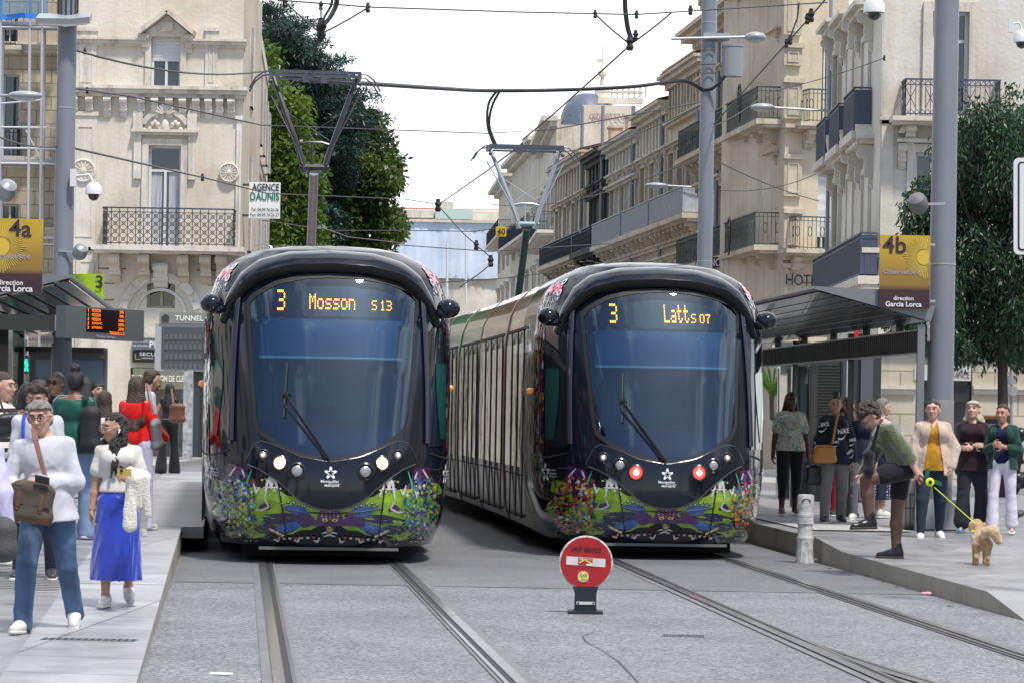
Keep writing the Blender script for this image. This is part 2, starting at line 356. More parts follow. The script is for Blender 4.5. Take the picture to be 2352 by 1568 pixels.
# cracks / bitumen seams in the road
cr = MB(); CRK = mat('bitumen_seam', (.05,.05,.055), .5)
def seam(pts, w_):
    P = [gr(*p, .009) for p in pts]
    rows = []
    for i, p in enumerate(P):
        t = (P[min(i+1,len(P)-1)]-P[max(i-1,0)]).normalized(); n_ = Vector((-t.y, t.x, 0)); ww = w_*(.6+.8*random.random())
        rows.append([p - n_*ww/2, p + n_*ww/2])
    cr.grid(rows)
seam([(1365,1448),(1338,1458),(1345,1470),(1385,1492),(1420,1515),(1470,1568)], .010)
seam([(405,1352),(480,1349),(585,1349)], .012); seam([(640,1352),(760,1353),(880,1351)], .01)
seam([(1200,1350),(1300,1351),(1470,1357)], .014); seam([(620,1400),(760,1402),(920,1398)], .006)
seam([(1050,1290),(1150,1291),(1270,1288)], .012)
seam([(1560,1455),(1640,1463),(1730,1465)], .008)
cr.build('road_seam', CRK, kind='structure')
# ================================================================ TRAMS
BLK = mat('tram_paint', (.006,.008,.016), .10, coat=.15, spec=.45)
BLKM = mat('black_rubber', (.012,.012,.013), .6)
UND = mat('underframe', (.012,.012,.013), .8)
WGL = glassmat('windscreen_glass', (.26,.40,.54), .085, (.66,.84,1.0))
SGL = mat('dark_side_glass', (.006,.012,.018), .03, spec=1, coat=.6)
CHR = mat('bright_trim', (.7,.7,.72), .12, metal=1)
AMB = mat('amber_led', (.9,.35,.02), .5, emit=(1,.33,.02), estr=7)
WHT = mat('white_vinyl', (.82,.82,.82), .35)
ART = [mat('art_lime', (.22,.38,.015), .16, coat=1, var=.3, vscale=6), mat('art_purple', (.055,.010,.09), .16, coat=1, var=.4, vscale=9), mat('art_blue', (.02,.09,.32), .16, coat=1, var=.3, vscale=9),
       mat('art_green', (.02,.38,.17), .16, coat=1), mat('art_white', (.55,.55,.57), .16, coat=1), mat('art_red', (.5,.02,.05), .16, coat=1), mat('art_pink', (.75,.08,.22), .16, coat=1, var=.5, vscale=30),
       mat('art_orange', (.75,.20,.02), .16, coat=1), mat('art_navy', (.012,.012,.05), .12, coat=1), mat('art_maroon', (.10,.015,.03), .16, coat=1, var=.5, vscale=20), mat('art_gold', (.55,.36,.05), .2, coat=1)]
LIM, PUR, BLU, GRE, WHI, RED, PNK, ORA, NAV, MAR, GOL = range(11)
FONT = {'3':["11110","00001","00001","01110","00001","00001","11110"],'M':["10001","11011","10101","10101","10001","10001","10001"],
 'o':["00000","00000","01110","10001","10001","10001","01110"],'s':["00000","00000","01111","10000","01110","00001","11110"],'n':["00000","00000","11110","10001","10001","10001","10001"],
 'S':["01111","10000","10000","01110","00001","00001","11110"],'1':["00100","01100","00100","00100","00100","00100","01110"],'0':["01110","10001","10001","10001","10001","10001","01110"],
 '7':["11111","00001","00010","00100","00100","00100","00100"],'L':["10000","10000","10000","10000","10000","10000","11111"],'a':["00000","00000","01110","00001","01111","10001","01111"],
 't':["01000","01000","11110","01000","01000","01001","00110"],' ':["00000"]*7}
AE = 2.5; BE = 2.3; DD = 1.9
WT = [(.14,1.13),(.22,1.17),(.4,1.25),(.7,1.305),(1.0,1.325),(1.8,1.335),(2.5,1.325),(2.8,1.29),(3.0,1.22),(3.14,1.12),(3.24,.98),(3.31,.8),(3.35,.6),(3.37,.4)]
NTB = [(.14,.34),(.22,.22),(.4,.08),(.7,.0),(1.0,.02),(1.15,.06),(1.5,.2),(2.0,.4),(2.5,.62),(2.85,.80),(3.0,.88),(3.14,.98),(3.24,1.10),(3.31,1.25),(3.35,1.42),(3.37,1.6)]
def smooth_tab(tab, z):
    return (interp(tab, z-.06) + 2*interp(tab, z) + interp(tab, z+.06))/4 if z < 3.28 else interp(tab, z)
class Tram:
    def __init__(s, X, Y, d, k, bead, dest, left):
        P = at(X, Y, d); s.O = Vector((P.x, P.y, 0)); s.slope = -.096 if left else -.088
        n_ = sqrt(1+s.slope**2); s.hb = Vector((s.slope/n_, 1/n_, 0)); s.r = Vector((1/n_, -s.slope/n_, 0)); s.k = k
        s.bead = bead; s.dest = dest; s.left = left
    def w2(s, x, t, z):
        return s.O + s.r*(x - (s.k*max(0, t-5)**2)) + s.hb*t + Vector((0,0,z))
    def S(s, x, z):
        w_ = smooth_tab(WT, z); n = smooth_tab(NTB, z); q = min(.9999, abs(x)/w_)
        return n + (DD-n)*(1-(1-q**AE)**(1/BE))
    def pt(s, x, z, off=0):
        """point on the front shell, pushed out along its normal"""
        e = .02; t = s.S(x, z); dx = (s.S(x+e, z)-s.S(x-e, z))/(2*e); dz = (s.S(x, z+e)-s.S(x, z-e))/(2*e)
        n = Vector((dx, -1, dz)).normalized(); return s.w2(x + n.x*off, t + n.y*off, z + n.z*off)
    def sq(s, q, z, off=0, sg=1):
        w_ = smooth_tab(WT, z); n = smooth_tab(NTB, z); a = radians(max(0, min(89.99, q)))
        x = w_*sin(a)**(2/AE); t = n + (DD-n)*(1-cos(a)**(2/BE))
        o = Vector((sin(a), -cos(a))) * off
        return s.w2(sg*(x+o.x), t+o.y, z)
    def fp(s, X, Y, ref=None):
        """photo pixel (left tram's picture) -> local (x, z)"""
        R = ref or s; t = 0; x = z = 0
        for _ in range(12):
            P = at(X, Y, R.O.y + t); v = P - R.O; x = v.dot(R.r); tt = v.dot(R.hb)
            z = P.z; xc = max(-1.28, min(1.28, x)); t = t*.4 + .6*R.S(xc, max(.15, min(3.3, z)))*R.hb.y + .6*xc*R.r.y
        return x, z
LREF = Tram(760, 1085, 29.0, 0, None, None, True)
def P2(X, Y): return LREF.fp(X, Y)
def resample(pl, n):
    L = [0]
    for a, b in zip(pl, pl[1:]): L.append(L[-1] + sqrt((a[0]-b[0])**2 + (a[1]-b[1])**2))
    out = []
    for i in range(n):
        s_ = L[-1]*i/(n-1)
        for j in range(len(pl)-1):
            if s_ <= L[j+1] + 1e-9:
                u = (s_-L[j])/max(1e-9, L[j+1]-L[j]); out.append((pl[j][0]+(pl[j+1][0]-pl[j][0])*u, pl[j][1]+(pl[j+1][1]-pl[j][1])*u)); break
    return out
WS_B = [P2(*p) for p in [(592,960),(600,985),(640,1015),(690,1040),(760,1053),(828,1041),(880,1020),(922,988),(934,962)]]
WS_T = [P2(*p) for p in [(576,700),(590,682),(640,655),(700,643),(757,640),(820,643),(890,655),(940,675),(952,694)]]
LP_T = [P2(*p) for p in [(566,1062),(585,1022),(605,1012),(640,1026),(690,1049),(760,1062),(828,1050),(880,1028),(912,1012),(938,1020),(956,1060)]]
LP_B = [P2(*p) for p in [(572,1066),(600,1078),(640,1104),(690,1150),(730,1167),(760,1170),(790,1167),(835,1147),(888,1102),(925,1076),(950,1066)]]
def build_tram(s, root_label, pant_t, length):
    g = 'trams on line three side by side'
    root = thing('tram', root_label, 'tram', s.O, g)
    def patch(bot, top, nu, nv, off, name, m, sm=True, offs=None):
        B_, T_ = resample(bot, nu), resample(top, nu); mb = MB(); rows = []
        for j in range(nv):
            v = j/(nv-1); o = offs(v) if offs else off
            rows.append([s.pt(B_[i][0]+(T_[i][0]-B_[i][0])*v, B_[i][1]+(T_[i][1]-B_[i][1])*v, o) for i in range(nu)])
        mb.grid(rows)
        return mb.build(name, m, root, smooth='all') if name else mb
    # body shell with the windscreen opening
    zs = [.19+.04*i for i in range(78)] + [3.29,3.31,3.33,3.35,3.37]; qs = [90*(i/34) for i in range(35)]
    rows = []; inside = []
    def in_ws(x, z):
        zb = np.interp(x, [p[0] for p in WS_B], [p[1] for p in WS_B]); ztp = np.interp(x, [p[0] for p in WS_T], [p[1] for p in WS_T])
        return WS_B[0][0]+.03 < x < WS_B[-1][0]-.03 and zb+.02 < z < ztp-.0
    for z in zs:
        row = [(s.w2(-smooth_tab(WT,z), tt, z), (-9, z)) for tt in (3.4, 2.6, 2.1)]
        for q in reversed(qs[1:]): row.append((s.sq(q, z, 0, -1), (-smooth_tab(WT,z)*sin(radians(q))**(2/AE), z)))
        for q in qs: row.append((s.sq(q, z, 0, 1), (smooth_tab(WT,z)*sin(radians(q))**(2/AE), z)))
        row += [(s.w2(smooth_tab(WT,z), tt, z), (9, z)) for tt in (2.1, 2.6, 3.4)]
        rows.append(row)
    mb = MB(); nc = len(rows[0]); mb.v = [tuple(p[0]) for r in rows for p in r]
    for i in range(len(rows)-1):
        for j in range(nc-1):
            cx = sum(rows[a][b][1][0] for a in (i,i+1) for b in (j,j+1))/4; cz = (zs[i]+zs[i+1])/2
            if in_ws(cx, cz): continue
            a = i*nc+j; mb.f.append((a, a+1, a+1+nc, a+nc)); mb.m.append(0)
    t0 = (len(rows)-1)*nc; h_ = nc//2
    for j in range(h_-1): mb.f.append((t0+j, t0+j+1, t0+nc-2-j, t0+nc-1-j)); mb.m.append(0)
    mb.build('cab_body', BLK, root, smooth='all')
    # windscreen and its frame
    patch(WS_B, WS_T, 40, 30, .012, 'windscreen', WGL)
    def shrink(pl, dz, dx): return [(p[0] + (dx if p[0] > 0 else -dx)*(abs(p[0]) > .6), p[1]+dz) for p in pl]
    fr = MB()
    loop = resample(WS_B, 40) + resample(WS_T, 40)[::-1]; cxl, czl = 0.0, 2.1
    inn = [s.pt(p[0], p[1], .018) for p in loop]; o1 = []
    for p in loop:
        vx, vz = p[0]-cxl, p[1]-czl; L = sqrt(vx*vx+vz*vz); o1.append(s.pt(p[0]+vx/L*.05, p[1]+vz/L*.05, .016))
    fr.grid([inn+[inn[0]], o1+[o1[0]]]); fr.build('windscreen_frame', BLKM, root, smooth='all')
    # bright A pillars
    for sg in (-1, 1):
        ap = MB(); pl = [(sg*(.985 + .02*math.sin(v*3.0) - .055*v), 1.27 + 1.62*v) for v in [i/16 for i in range(17)]]
        ap.grid([[s.pt(x, z, .022), s.pt(x+sg*.02, z, .05), s.pt(x+sg*.06, z, .022)] for x, z in pl])
        ap.build('pillar_trim', mat('pillar_gloss', (.03,.03,.04), .10, metal=.3, coat=.6), root, smooth='all')
        sgm = MB(); sgm.grid([[s.sq(q, z, .012, sg) for q in [46+20.0*i/10 for i in range(11)]] for z in [1.24+.1*j for j in range(17)]])
        sgm.build('side_window', SGL, root, smooth='all')
        # green reflection-tinted quarter pane low in the side window
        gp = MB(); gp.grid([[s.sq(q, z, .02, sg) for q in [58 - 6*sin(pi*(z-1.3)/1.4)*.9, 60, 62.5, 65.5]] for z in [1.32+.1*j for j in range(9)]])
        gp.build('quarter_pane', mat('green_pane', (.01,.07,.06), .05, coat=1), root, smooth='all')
        # seam and lower door panel
        sm = MB(); sm.tube([s.sq(q, 1.16 - .05*sin((q-50)/40*pi), .008, sg) for q in [48+42*i/12 for i in range(13)]], .009, 6); sm.build('body_seam', CHR if 0 else BLKM, root)
        hl = MB(); hl.grid([[s.sq(88, 1.1, .01, sg)]*2]+[[s.sq(q-1.3, z, .012, sg), s.sq(q, z, .012, sg)] for q, z in [(74-16*sin(i/12*pi)**.6, 1.05-.55*i/12) for i in range(13)]]); hl.build('door_edge', mat('edge_grey', (.05,.05,.06), .2), root)
    # roof visor over the windscreen
    vb = [(-1.12,2.50),(-1.02,2.70),(-.89,2.86),(-.72,2.98),(-.4,3.055),(0,3.075),(.4,3.055),(.72,2.98),(.89,2.86),(1.02,2.70),(1.12,2.50)]
    vt = [(-1.17,2.58),(-1.07,2.85),(-.94,3.06),(-.76,3.19),(-.45,3.275),(0,3.30),(.45,3.275),(.76,3.19),(.94,3.06),(1.07,2.85),(1.17,2.58)]
    B_, T_ = resample(vb, 41), resample(vt, 41); rows = []
    for j, (v, o) in enumerate([(-.10,.008),(-.12,.10),(-.03,.135),(.15,.14),(.4,.12),(.7,.07),(.9,.03),(1.0,.006)]):
        rows.append([s.pt(B_[i][0]+(T_[i][0]-B_[i][0])*v, B_[i][1]+(T_[i][1]-B_[i][1])*v, o*(.35+.65*min(1, min(i,40-i)/7))) for i in range(41)])
    vz = MB(); vz.grid(rows[2:]); vz.build('roof_visor', BLK, root, smooth='all')
    vu = MB(); vu.grid(rows[:3]); vu.build('visor_lip', BLKM, root, smooth='all')
    # lamp panel, lamps
    patch(LP_B, LP_T, 41, 7, .02, 'lamp_panel', BLK)
    sm = MB(); sm.tube([s.pt(p[0], p[1], .022) for p in resample(LP_B, 30)], .007, 5); sm.tube([s.pt(p[0], p[1], .022) for p in resample(LP_T, 30)], .006, 5); sm.build('panel_seam', mat('edge_grey', (.2,.2,.25), .2), root)
    LENS = mat('lamp_lens', (.45,.45,.47), .15, metal=.6, bump=.3, bscale=60); HOT = mat('headlight_on', (1,.9,.7), .3, emit=(1,.62,.26), estr=3.6)
    TL = mat('tail_light_on', (.8,.02,.02), .3, emit=(1,.04,.03), estr=3.2); TLC = mat('tail_light_centre', (1,.6,.6), .3, emit=(1,.35,.35), estr=3); DKR = mat('lamp_bezel', (.02,.02,.022), .25)
    for X, Y, r_, kind in [(607,1045,.043,'s'),(911,1046,.043,'s'),(645,1063,.055,'h'),(875,1064,.055,'h'),(683,1081,.062,'r'),(838,1082,.062,'r')]:
        x, z = P2(X, Y); P = s.pt(x, z, .02); lb = MB(); n_ = (s.pt(x, z, .5)-s.pt(x, z, .0)).normalized(); n_ = (n_*.4 - s.hb).normalized()
        lb.lathe(P, [(r_*1.55,-.03),(r_*1.5,.02),(r_*1.2,.03),(r_*1.12,.012),(r_*1.1,.0)], 20, 0, n_)
        lo = lb.build('headlight' if kind != 'r' else 'marker_lamp', DKR, root, smooth=True)
        l2 = MB(); on = (kind == 'h' and s.left); tl = (kind == 'r' and not s.left)
        l2.lathe(P, [(r_*1.1,.004),(r_*.9,.02),(r_*.5,.028),(.002,.03)], 20, 0, n_)
        l2.build('lens', HOT if on else (TL if tl else LENS), lo, smooth='all')
        if kind == 's': l3 = MB(); l3.ball(P+n_*.03, r_*.45, 10, 6); l3.build('bulb', mat('warm_bulb', (.6,.4,.3), .2, emit=(1,.75,.6), estr=.8), lo, smooth='all')
        if tl: l3 = MB(); l3.lathe(P+n_*.002, [(r_*.55,.026),(r_*.4,.034),(.002,.036)], 16, 0, n_); l3.build('bulb', TLC, lo, smooth='all')
    # logo: five-petalled star ring and two lines of lettering
    def front_text(txt, X, Y, wpx, m, name='lettering', off=.026, bold=0):
        mbt = MB(); x0, z0 = P2(X, Y); k_ = wpx/224.0
        lettering(mbt, txt, None, None, None, width=k_, bold=bold, fn=lambda a, b: s.pt(x0+a, z0+b, off)); return mbt.build(name, m, root, fixn=False)
    st = MB(); x0, z0 = P2(759.5, 1086)
    ro, ri = [], []
    for i in range(60):
        a = 2*pi*i/60 + pi/2; rr = .046 + .020*cos(5*(a-pi/2)); r2 = .024 + .009*cos(5*(a-pi/2)); ro.append(s.pt(x0+rr*cos(a), z0+rr*sin(a), .027)); ri.append(s.pt(x0+r2*cos(a), z0+r2*sin(a), .027))
    st.grid([ro+[ro[0]], ri+[ri[0]]]); st.build('star_emblem', WHT, root, fixn=False)
    front_text('Montpellier', 758, 1105.5, 42, WHT, bold=.01); front_text('M\u00e9tropole', 762, 1115, 33, WHT, bold=.01)
    front_text('m\u00e9diterran\u00e9e', 768, 1110.5, 27, WHT)
    for sg in (-1, 1):   # side emblem on each flank
        em = MB(); sx = 1.235*sg; zc = .94
        def fs(a, b, sg=sg, zc=zc): return s.sq(66 + (a)*70*sg if sg > 0 else 66 - a*70, zc+b, .022, sg)
        ro, ri = [], []
        for i in range(50):
            a = 2*pi*i/50+pi/2; rr = .075+.035*cos(5*(a-pi/2)); r2 = .045+.02*cos(5*(a-pi/2)); ro.append(fs(-.0+rr*cos(a)*.55, rr*sin(a))); ri.append(fs(rr*0+r2*cos(a)*.55, r2*sin(a)))
        em.grid([ro+[ro[0]], ri+[ri[0]]])
        for j, tx in enumerate(('montpellier', 'm\u00e9diterran\u00e9e', 'm\u00e9tropole')):
            lettering(em, tx, None, None, None, width=.10, height=.024, fn=lambda a, b, j=j: fs(.095*(1 if sg>0 else 1)+a, b+.03-.035*j))
        em.build('side_emblem', WHT, root, fixn=False)
    # lower nose artwork: painted shapes that follow the shell
    art = MB(); r5 = random.Random(5)
    def blob(x, z, rx_, rz_, c, off=.01, wob=.0, n=18, rot=0, seed=0):
        rr = random.Random(seed or int((x+3)*1000+z*77)); ph = [rr.uniform(0,6.28) for _ in range(3)]
        ring = []
        for i in range(n):
            a = 2*pi*i/n; k_ = 1 + wob*(sin(3*a+ph[0])*.5+sin(5*a+ph[1])*.35+sin(2*a+ph[2])*.5)
            u, v = rx_*k_*cos(a), rz_*k_*sin(a); ring.append((x+u*cos(rot)-v*sin(rot), z+u*sin(rot)+v*cos(rot)))
        fan = [s.pt(x, z, off)] + [s.pt(*p, off) for p in ring]
        mid = [s.pt((p[0]+x)/2, (p[1]+z)/2, off) for p in ring]
        vs = [fan[0]] + mid + fan[1:]
        fs = [(0, 1+i, 1+(i+1) % n) for i in range(n)] + [(1+i, 1+n+i, 1+n+(i+1) % n, 1+(i+1) % n) for i in range(n)]
        art.add(vs, fs, c)
    def band(pl, wd, c, off=.013):
        pl = resample(pl, 14); rows = []
        for i, p in enumerate(pl):
            a, b = pl[max(0,i-1)], pl[min(len(pl)-1,i+1)]; L = sqrt((a[0]-b[0])**2+(a[1]-b[1])**2) or 1; nx, nz_ = -(b[1]-a[1])/L, (b[0]-a[0])/L
            h2 = wd*(.35+.65*sin(pi*(i+.5)/len(pl)))/2; rows.append([s.pt(p[0]+nx*h2, p[1]+nz_*h2, off), s.pt(p[0]-nx*h2, p[1]-nz_*h2, off)])
        art.grid(rows, c)
    # lime meadow across the centre, dark figures on it
    top = [(-1.10,.76),(-.72,.80),(-.4,.74),(0,.68),(.4,.74),(.72,.80),(1.10,.76)]; bot = [(-1.02,.40),(-.72,.30),(-.45,.34),(0,.42),(.45,.34),(.72,.30),(1.02,.40)]
    B_, T_ = resample(bot, 45), resample(top, 45)
    wav = lambda i, a: a*(sin(i*1.3)+sin(i*.61+2))*.5
    art.grid([[s.pt(B_[i][0]+(T_[i][0]-B_[i][0])*v, B_[i][1]+(T_[i][1]-B_[i][1])*v + (wav(min(i,44-i), .035) if v in (0, 1) else 0), .008) for i in range(45)] for v in (0,.25,.5,.75,1)], LIM)
    for sg in (-1, 1):
        blob(sg*.50, .93, .15, .09, PUR, .007, .2); blob(sg*.22, .73, .10, .06, MAR, .010, .35); blob(sg*.66, .60, .07, .03, PUR, .011, .3)
        blob(sg*1.08, .56, .12, .12, LIM, .007, .25); blob(sg*1.1, .78, .09, .08, LIM, .007, .3)
        blob(sg*.34, .575, .125, .048, BLU, .012, .15, rot=sg*.2); blob(sg*.42, .40, .135, .045, BLU, .012, .2, rot=-sg*.25); blob(sg*.5, .485, .30, .055, NAV, .010, .25, rot=-sg*.1)
        blob(sg*.24, .47, .11, .06, PUR, .013, .3); blob(sg*.6, .37, .2, .05, NAV, .0105, .3); blob(sg*.70, .45, .05, .03, LIM, .012, .3); blob(sg*.74, .30, .08, .03, LIM, .012, .3)
        # white long-legged figures
        for pl, wd in (([(.50,.72),(.56,.86),(.60,.92),(.64,.86),(.66,.70)], .030), ([(.60,.92),(.60,.80)], .05), ([(.40,.84),(.38,.78),(.43,.76)], .022), ([(.72,.80),(.75,.74),(.78,.84)], .022), ([(.52,.80),(.68,.80)], .016), ([(.67,.70),(.62,.60),(.70,.56),(.78,.57)], .02)):
            band([(sg*a, b) for a, b in pl], wd, WHI)
        for i in range(7): blob(sg*(.48+.035*i), .87+.012*sin(i*1.5), .012, .011, (GOL, WHI, GRE)[i % 3], .015)
        for i in range(6): blob(sg*(.505+.03*i), .78+.01*cos(i*2), .011, .010, (GOL, BLU, WHI)[i % 3], .0155)
        for i in range(9): blob(sg*(.04+.055*i), .635+.02*sin(i*1.1+.5), .020, .016, NAV, .0145); blob(sg*(.04+.055*i), .640+.02*sin(i*1.1+.5), .010, .008, WHI, .016)
        for i in range(6): blob(sg*(.60-.025*i), .375-.012*i, .016, .014, WHI if i % 2 else GOL, .016)
        for i in range(7): blob(sg*(.16+.06*i), .30-.004*i, .016, .012, (RED, WHI, GOL)[i % 3], .0145)
        for i in range(3): band([(sg*(.10+.2*i), .30), (sg*(.12+.2*i), .25), (sg*(.16+.2*i), .27)], .022, WHI)
        # green ribbon between centre and flank
        band([(sg*.80,.98),(sg*.84,.86),(sg*.86,.74),(sg*.80,.66),(sg*.76,.62)], .022, GRE); band([(sg*.93,.72),(sg*.88,.84),(sg*.90,.70)], .03, WHI)
        band([(sg*.96,1.0),(sg*1.03,.90),(sg*1.0,.84)], .02, WHI); band([(sg*.90,.98),(sg*.87,.90)], .018, WHI)
        blob(sg*.95, .62, .21, .36, MAR, .006, .12); blob(sg*.96, .92, .12, .10, PUR, .0065, .3)
        # bead cluster
        pal = s.bead
        for i in range(330):
            a = r5.uniform(0, 6.283); rr = sqrt(r5.random()); x = .96+.20*rr*cos(a); z = .60+.32*rr*sin(a); rd = r5.uniform(.006, .019)
            if r5.random() < .08: rd *= 1.5
            blob(sg*x, z, rd, rd*r5.uniform(.7,1.3), r5.choice(pal), .016+.0008*r5.random()*5, .2, 7)
        for i in range(90):
            x = r5.uniform(.62,1.14); z = r5.uniform(.22,.46); a = r5.uniform(0,3.14); band([(sg*x,z),(sg*(x+.05*cos(a)), z+.03*sin(a))], .009, r5.choice((GOL,LIM,BLU,GRE,PUR)), .017)
    # centre totem
    cpoly = [(-.16,.46),(-.10,.66),(.10,.66),(.16,.46)]
    art.grid([[s.pt(-.17+.1*v, .42+.22*v, .0135) for v in (0,.5,1)], [s.pt(0, .42+.24*v, .0135) for v in (0,.5,1)], [s.pt(.17-.1*v, .42+.22*v, .0135) for v in (0,.5,1)]], PUR)
    for sg in (-1,1):
        blob(sg*.055, .60, .032, .017, ORA, .017); blob(sg*.055, .60, .014, .012, WHI, .018); blob(sg*.05, .48, .03, .016, GOL, .017); blob(sg*.05,.48,.012,.01,NAV,.018)
    for i in range(5):
        for j in range(5): blob(-.08+.04*i, .50+.022*j, .007, .006, (PNK,WHI,GOL,RED)[(i+j)%4], .0165)
    blob(0, .40, .055, .05, NAV, .014, .2); blob(0, .39, .032, .026, GOL, .017, .15); blob(-.014,.40,.008,.008,NAV,.019); blob(.014,.40,.008,.008,NAV,.019); band([(-.06,.31),(0,.33),(.06,.31)], .02, WHI)
    band([(-.08,.34),(-.04,.355),(0,.345)], .018, WHI); band([(.08,.34),(.04,.355),(0,.345)], .018, WHI)
    art.build('nose_artwork', ART, root, fixn=False)
    # shoulder artwork (flowers and masks)
    art = MB()
    for sg in (-1, 1):
        def sb(q, z, r1, c, off=.006, n=14, rz=None):
            ring = [s.sq(q + (r1/.0175)*cos(2*pi*i/n), z+(rz or r1)*sin(2*pi*i/n), off, sg) for i in range(n)]; c0 = s.sq(q, z, off, sg)
            art.add([c0]+ring, [(0, 1+i, 1+(i+1) % n) for i in range(n)], c)
        for i in range(260): sb(r5.uniform(58,89), r5.uniform(2.60,3.04), r5.uniform(.006,.022), r5.choice((MAR,MAR,PUR,NAV,NAV,WHI)), .005+.001*r5.random())
        for q, z in ((62,3.12),(78,3.0),(60,2.99),(70,2.66)): sb(q, z, .040, WHI, .012); sb(q, z, .017, NAV, .014)
        for i in range(40): sb(r5.uniform(60,80), r5.uniform(2.99,3.10), r5.uniform(.010,.028), PNK if i % 3 else RED, .010+.0005*i/5)
        for i in range(420): sb(r5.uniform(69,90), r5.uniform(.75,2.58), r5.uniform(.008,.030), r5.choice((RED,MAR,MAR,WHI,GRE,GOL,PUR,NAV,NAV,NAV)), .004+.00001*i, 7, r5.uniform(.02,.07))
        for q in (64,70,76,84):
            art.grid([[s.sq(q+2*v, 2.92-.16*v, .013, sg), s.sq(q+2*v+.7, 2.92-.16*v, .013, sg)] for v in (0,.5,1)], WHI)
            sb(q, 2.70, .022, NAV, .012, rz=.05); sb(q+.3, 2.71, .012, WHI, .014, rz=.02)
        # flank strip behind the cab window
        for i in range(170):
            t = r5.uniform(1.95, 2.85); z = r5.uniform(.8, 2.6); rd = r5.uniform(.02,.07); wv = smooth_tab(WT, z)+.006+.0001*i
            pl = [s.w2(sg*wv, t+rd*cos(2*pi*k/9)*.8, z+rd*1.6*sin(2*pi*k/9)) for k in range(9)]; art.add(pl, [tuple(range(9))], r5.choice((RED,MAR,WHI,GRE,GOL,PUR,NAV,NAV,MAR,RED)))
    for i in range(40):
        x = r5.uniform(-.85,.85); z = r5.uniform(3.335,3.362); rd = r5.uniform(.02,.07); sg = 1
        wv = 1; t = r5.uniform(1.7,3.2); pl = [s.w2(x+rd*cos(2*pi*k/9), t+rd*sin(2*pi*k/9), 3.372+.0003*i) for k in range(9)]; art.add(pl, [tuple(range(9))], r5.choice((PNK,WHI,WHI)))
    art.build('shoulder_artwork', ART, root, fixn=False)
    # panel joints in the nose
    for pl in ([(632,1062),(640,1110),(650,1170),(662,1250)], [(886,1062),(884,1110),(876,1170),(866,1250)], [(648,1166),(690,1174),(760,1178),(830,1174),(880,1166)]):
        j = MB(); pp = resample([P2(*p) for p in pl], 16); j.tube([s.pt(x, max(.16,z), .012) for x, z in pp], .008, 5); j.build('nose_joint', BLKM, root)
    # coupler bar and skirt shadow box
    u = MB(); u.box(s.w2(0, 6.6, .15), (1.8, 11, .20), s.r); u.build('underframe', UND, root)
    cb = MB(); cb.beam(s.w2(-.72,.28,.17), s.w2(.72,.28,.17), .03, .03); cb.build('lifeguard_bar', mat('grey_bar', (.12,.12,.12), .5), root)
    # cab interior
    it = MB(); it.quad(s.w2(-1.2,3.3,.9), s.w2(1.2,3.3,.9), s.w2(1.15,3.3,3.1), s.w2(-1.15,3.3,3.1)); it.quad(s.w2(-1.15,.5,1.0), s.w2(1.15,.5,1.0), s.w2(1.2,3.3,1.0), s.w2(-1.2,3.3,1.0))
    it.quad(s.w2(-1.2,1.2,1.0), s.w2(-1.2,3.3,1.0), s.w2(-1.15,3.3,3.1), s.w2(-1.1,1.4,3.0)); it.quad(s.w2(1.2,1.2,1.0), s.w2(1.2,3.3,1.0), s.w2(1.15,3.3,3.1), s.w2(1.1,1.4,3.0))
    it.build('cab_lining', mat('cab_lining', (.010,.022,.048), .7), root)
    dsh = MB(); dsh.grid([[s.w2(x, s.S(x*.98, z)+.06+o, z) for x in [-.85+1.7*i/16 for i in range(17)]] for z, o in ((1.0,.0),(1.22,.05),(1.40,.25),(1.44,.6),(1.40,.8),(1.0,.9))]); dsh.build('dashboard', mat('dash_blue', (.02,.06,.17), .55), root, smooth='all')
    rs = MB(); x, z = P2(760, 977); rs.box(s.w2(x, s.S(x, z)+.2, z), (.30,.03,.016), s.r); rs.build('dash_strip', mat('dash_red', (.6,.05,.05), .5), root)
    bl = MB(); xa = P2(600,700); xb = P2(924,825); zb_ = xb[1]
    bl.grid([[s.w2(x, s.S(x, z)+.10, z) for x in [-.80+1.6*i/16 for i in range(17)]] for z in [zb_ + (2.86-zb_)*j/8 for j in range(9)]]); bl.build('sun_blind', mat('sun_blind', (.13,.30,.44), .8), root, smooth='all')
    bb = MB(); bb.tube([s.w2(x, s.S(x, zb_)+.085, zb_) for x in [-.82+1.64*i/16 for i in range(17)]], .014, 6); bb.build('blind_bar', mat('blind_bar', (.45,.85,.85), .4, emit=(.2,.6,.6), estr=.25), root, smooth=True)
    # destination display
    dp = MB(); dp.grid([[s.w2(x, s.S(x, z)+.07, z) for x in [-.78+1.56*i/16 for i in range(17)]] for z in (2.58,2.70,2.82,2.94)]); do = dp.build('destination_display', mat('display_black', (.004,.006,.012), .4), root)
    dots = MB()
    def led(txt, x0, z0, px, pz):
        for ch in txt:
            gph = FONT[ch]
            for r_ in range(7):
                for c_ in range(5):
                    if gph[r_][c_] == '1':
                        x = x0 + c_*px; z = z0 - r_*pz; dots.box(s.w2(x, s.S(x, z)+.055, z), (px*.8, .006, pz*.8), s.r)
            x0 += px*6
    for txt, x0, z0, px, pz in s.dest: led(txt, x0, z0, px, pz)
    dots.build('led_dots', AMB, do, fixn=False)
    # wiper
    wp = MB(); pv = P2(757,1056); j1 = P2(657,906); a_ = s.pt(*pv,.05); b_ = s.pt(*j1,.06)
    wp.beam(a_, b_, .022, .02); wp.beam(s.pt(pv[0]-.035, pv[1]+.01, .05), s.pt(j1[0]-.02, j1[1]-.10, .06), .014, .014)
    u1, u2, u3 = P2(661,836), P2(657,906), P2(654,960); wp.beam(s.pt(*u1,.03), s.pt(*u2,.035), .016, .03); wp.beam(s.pt(*u2,.035), s.pt(*u3,.03), .016, .03); wp.box(b_, (.09,.03,.03), s.r)
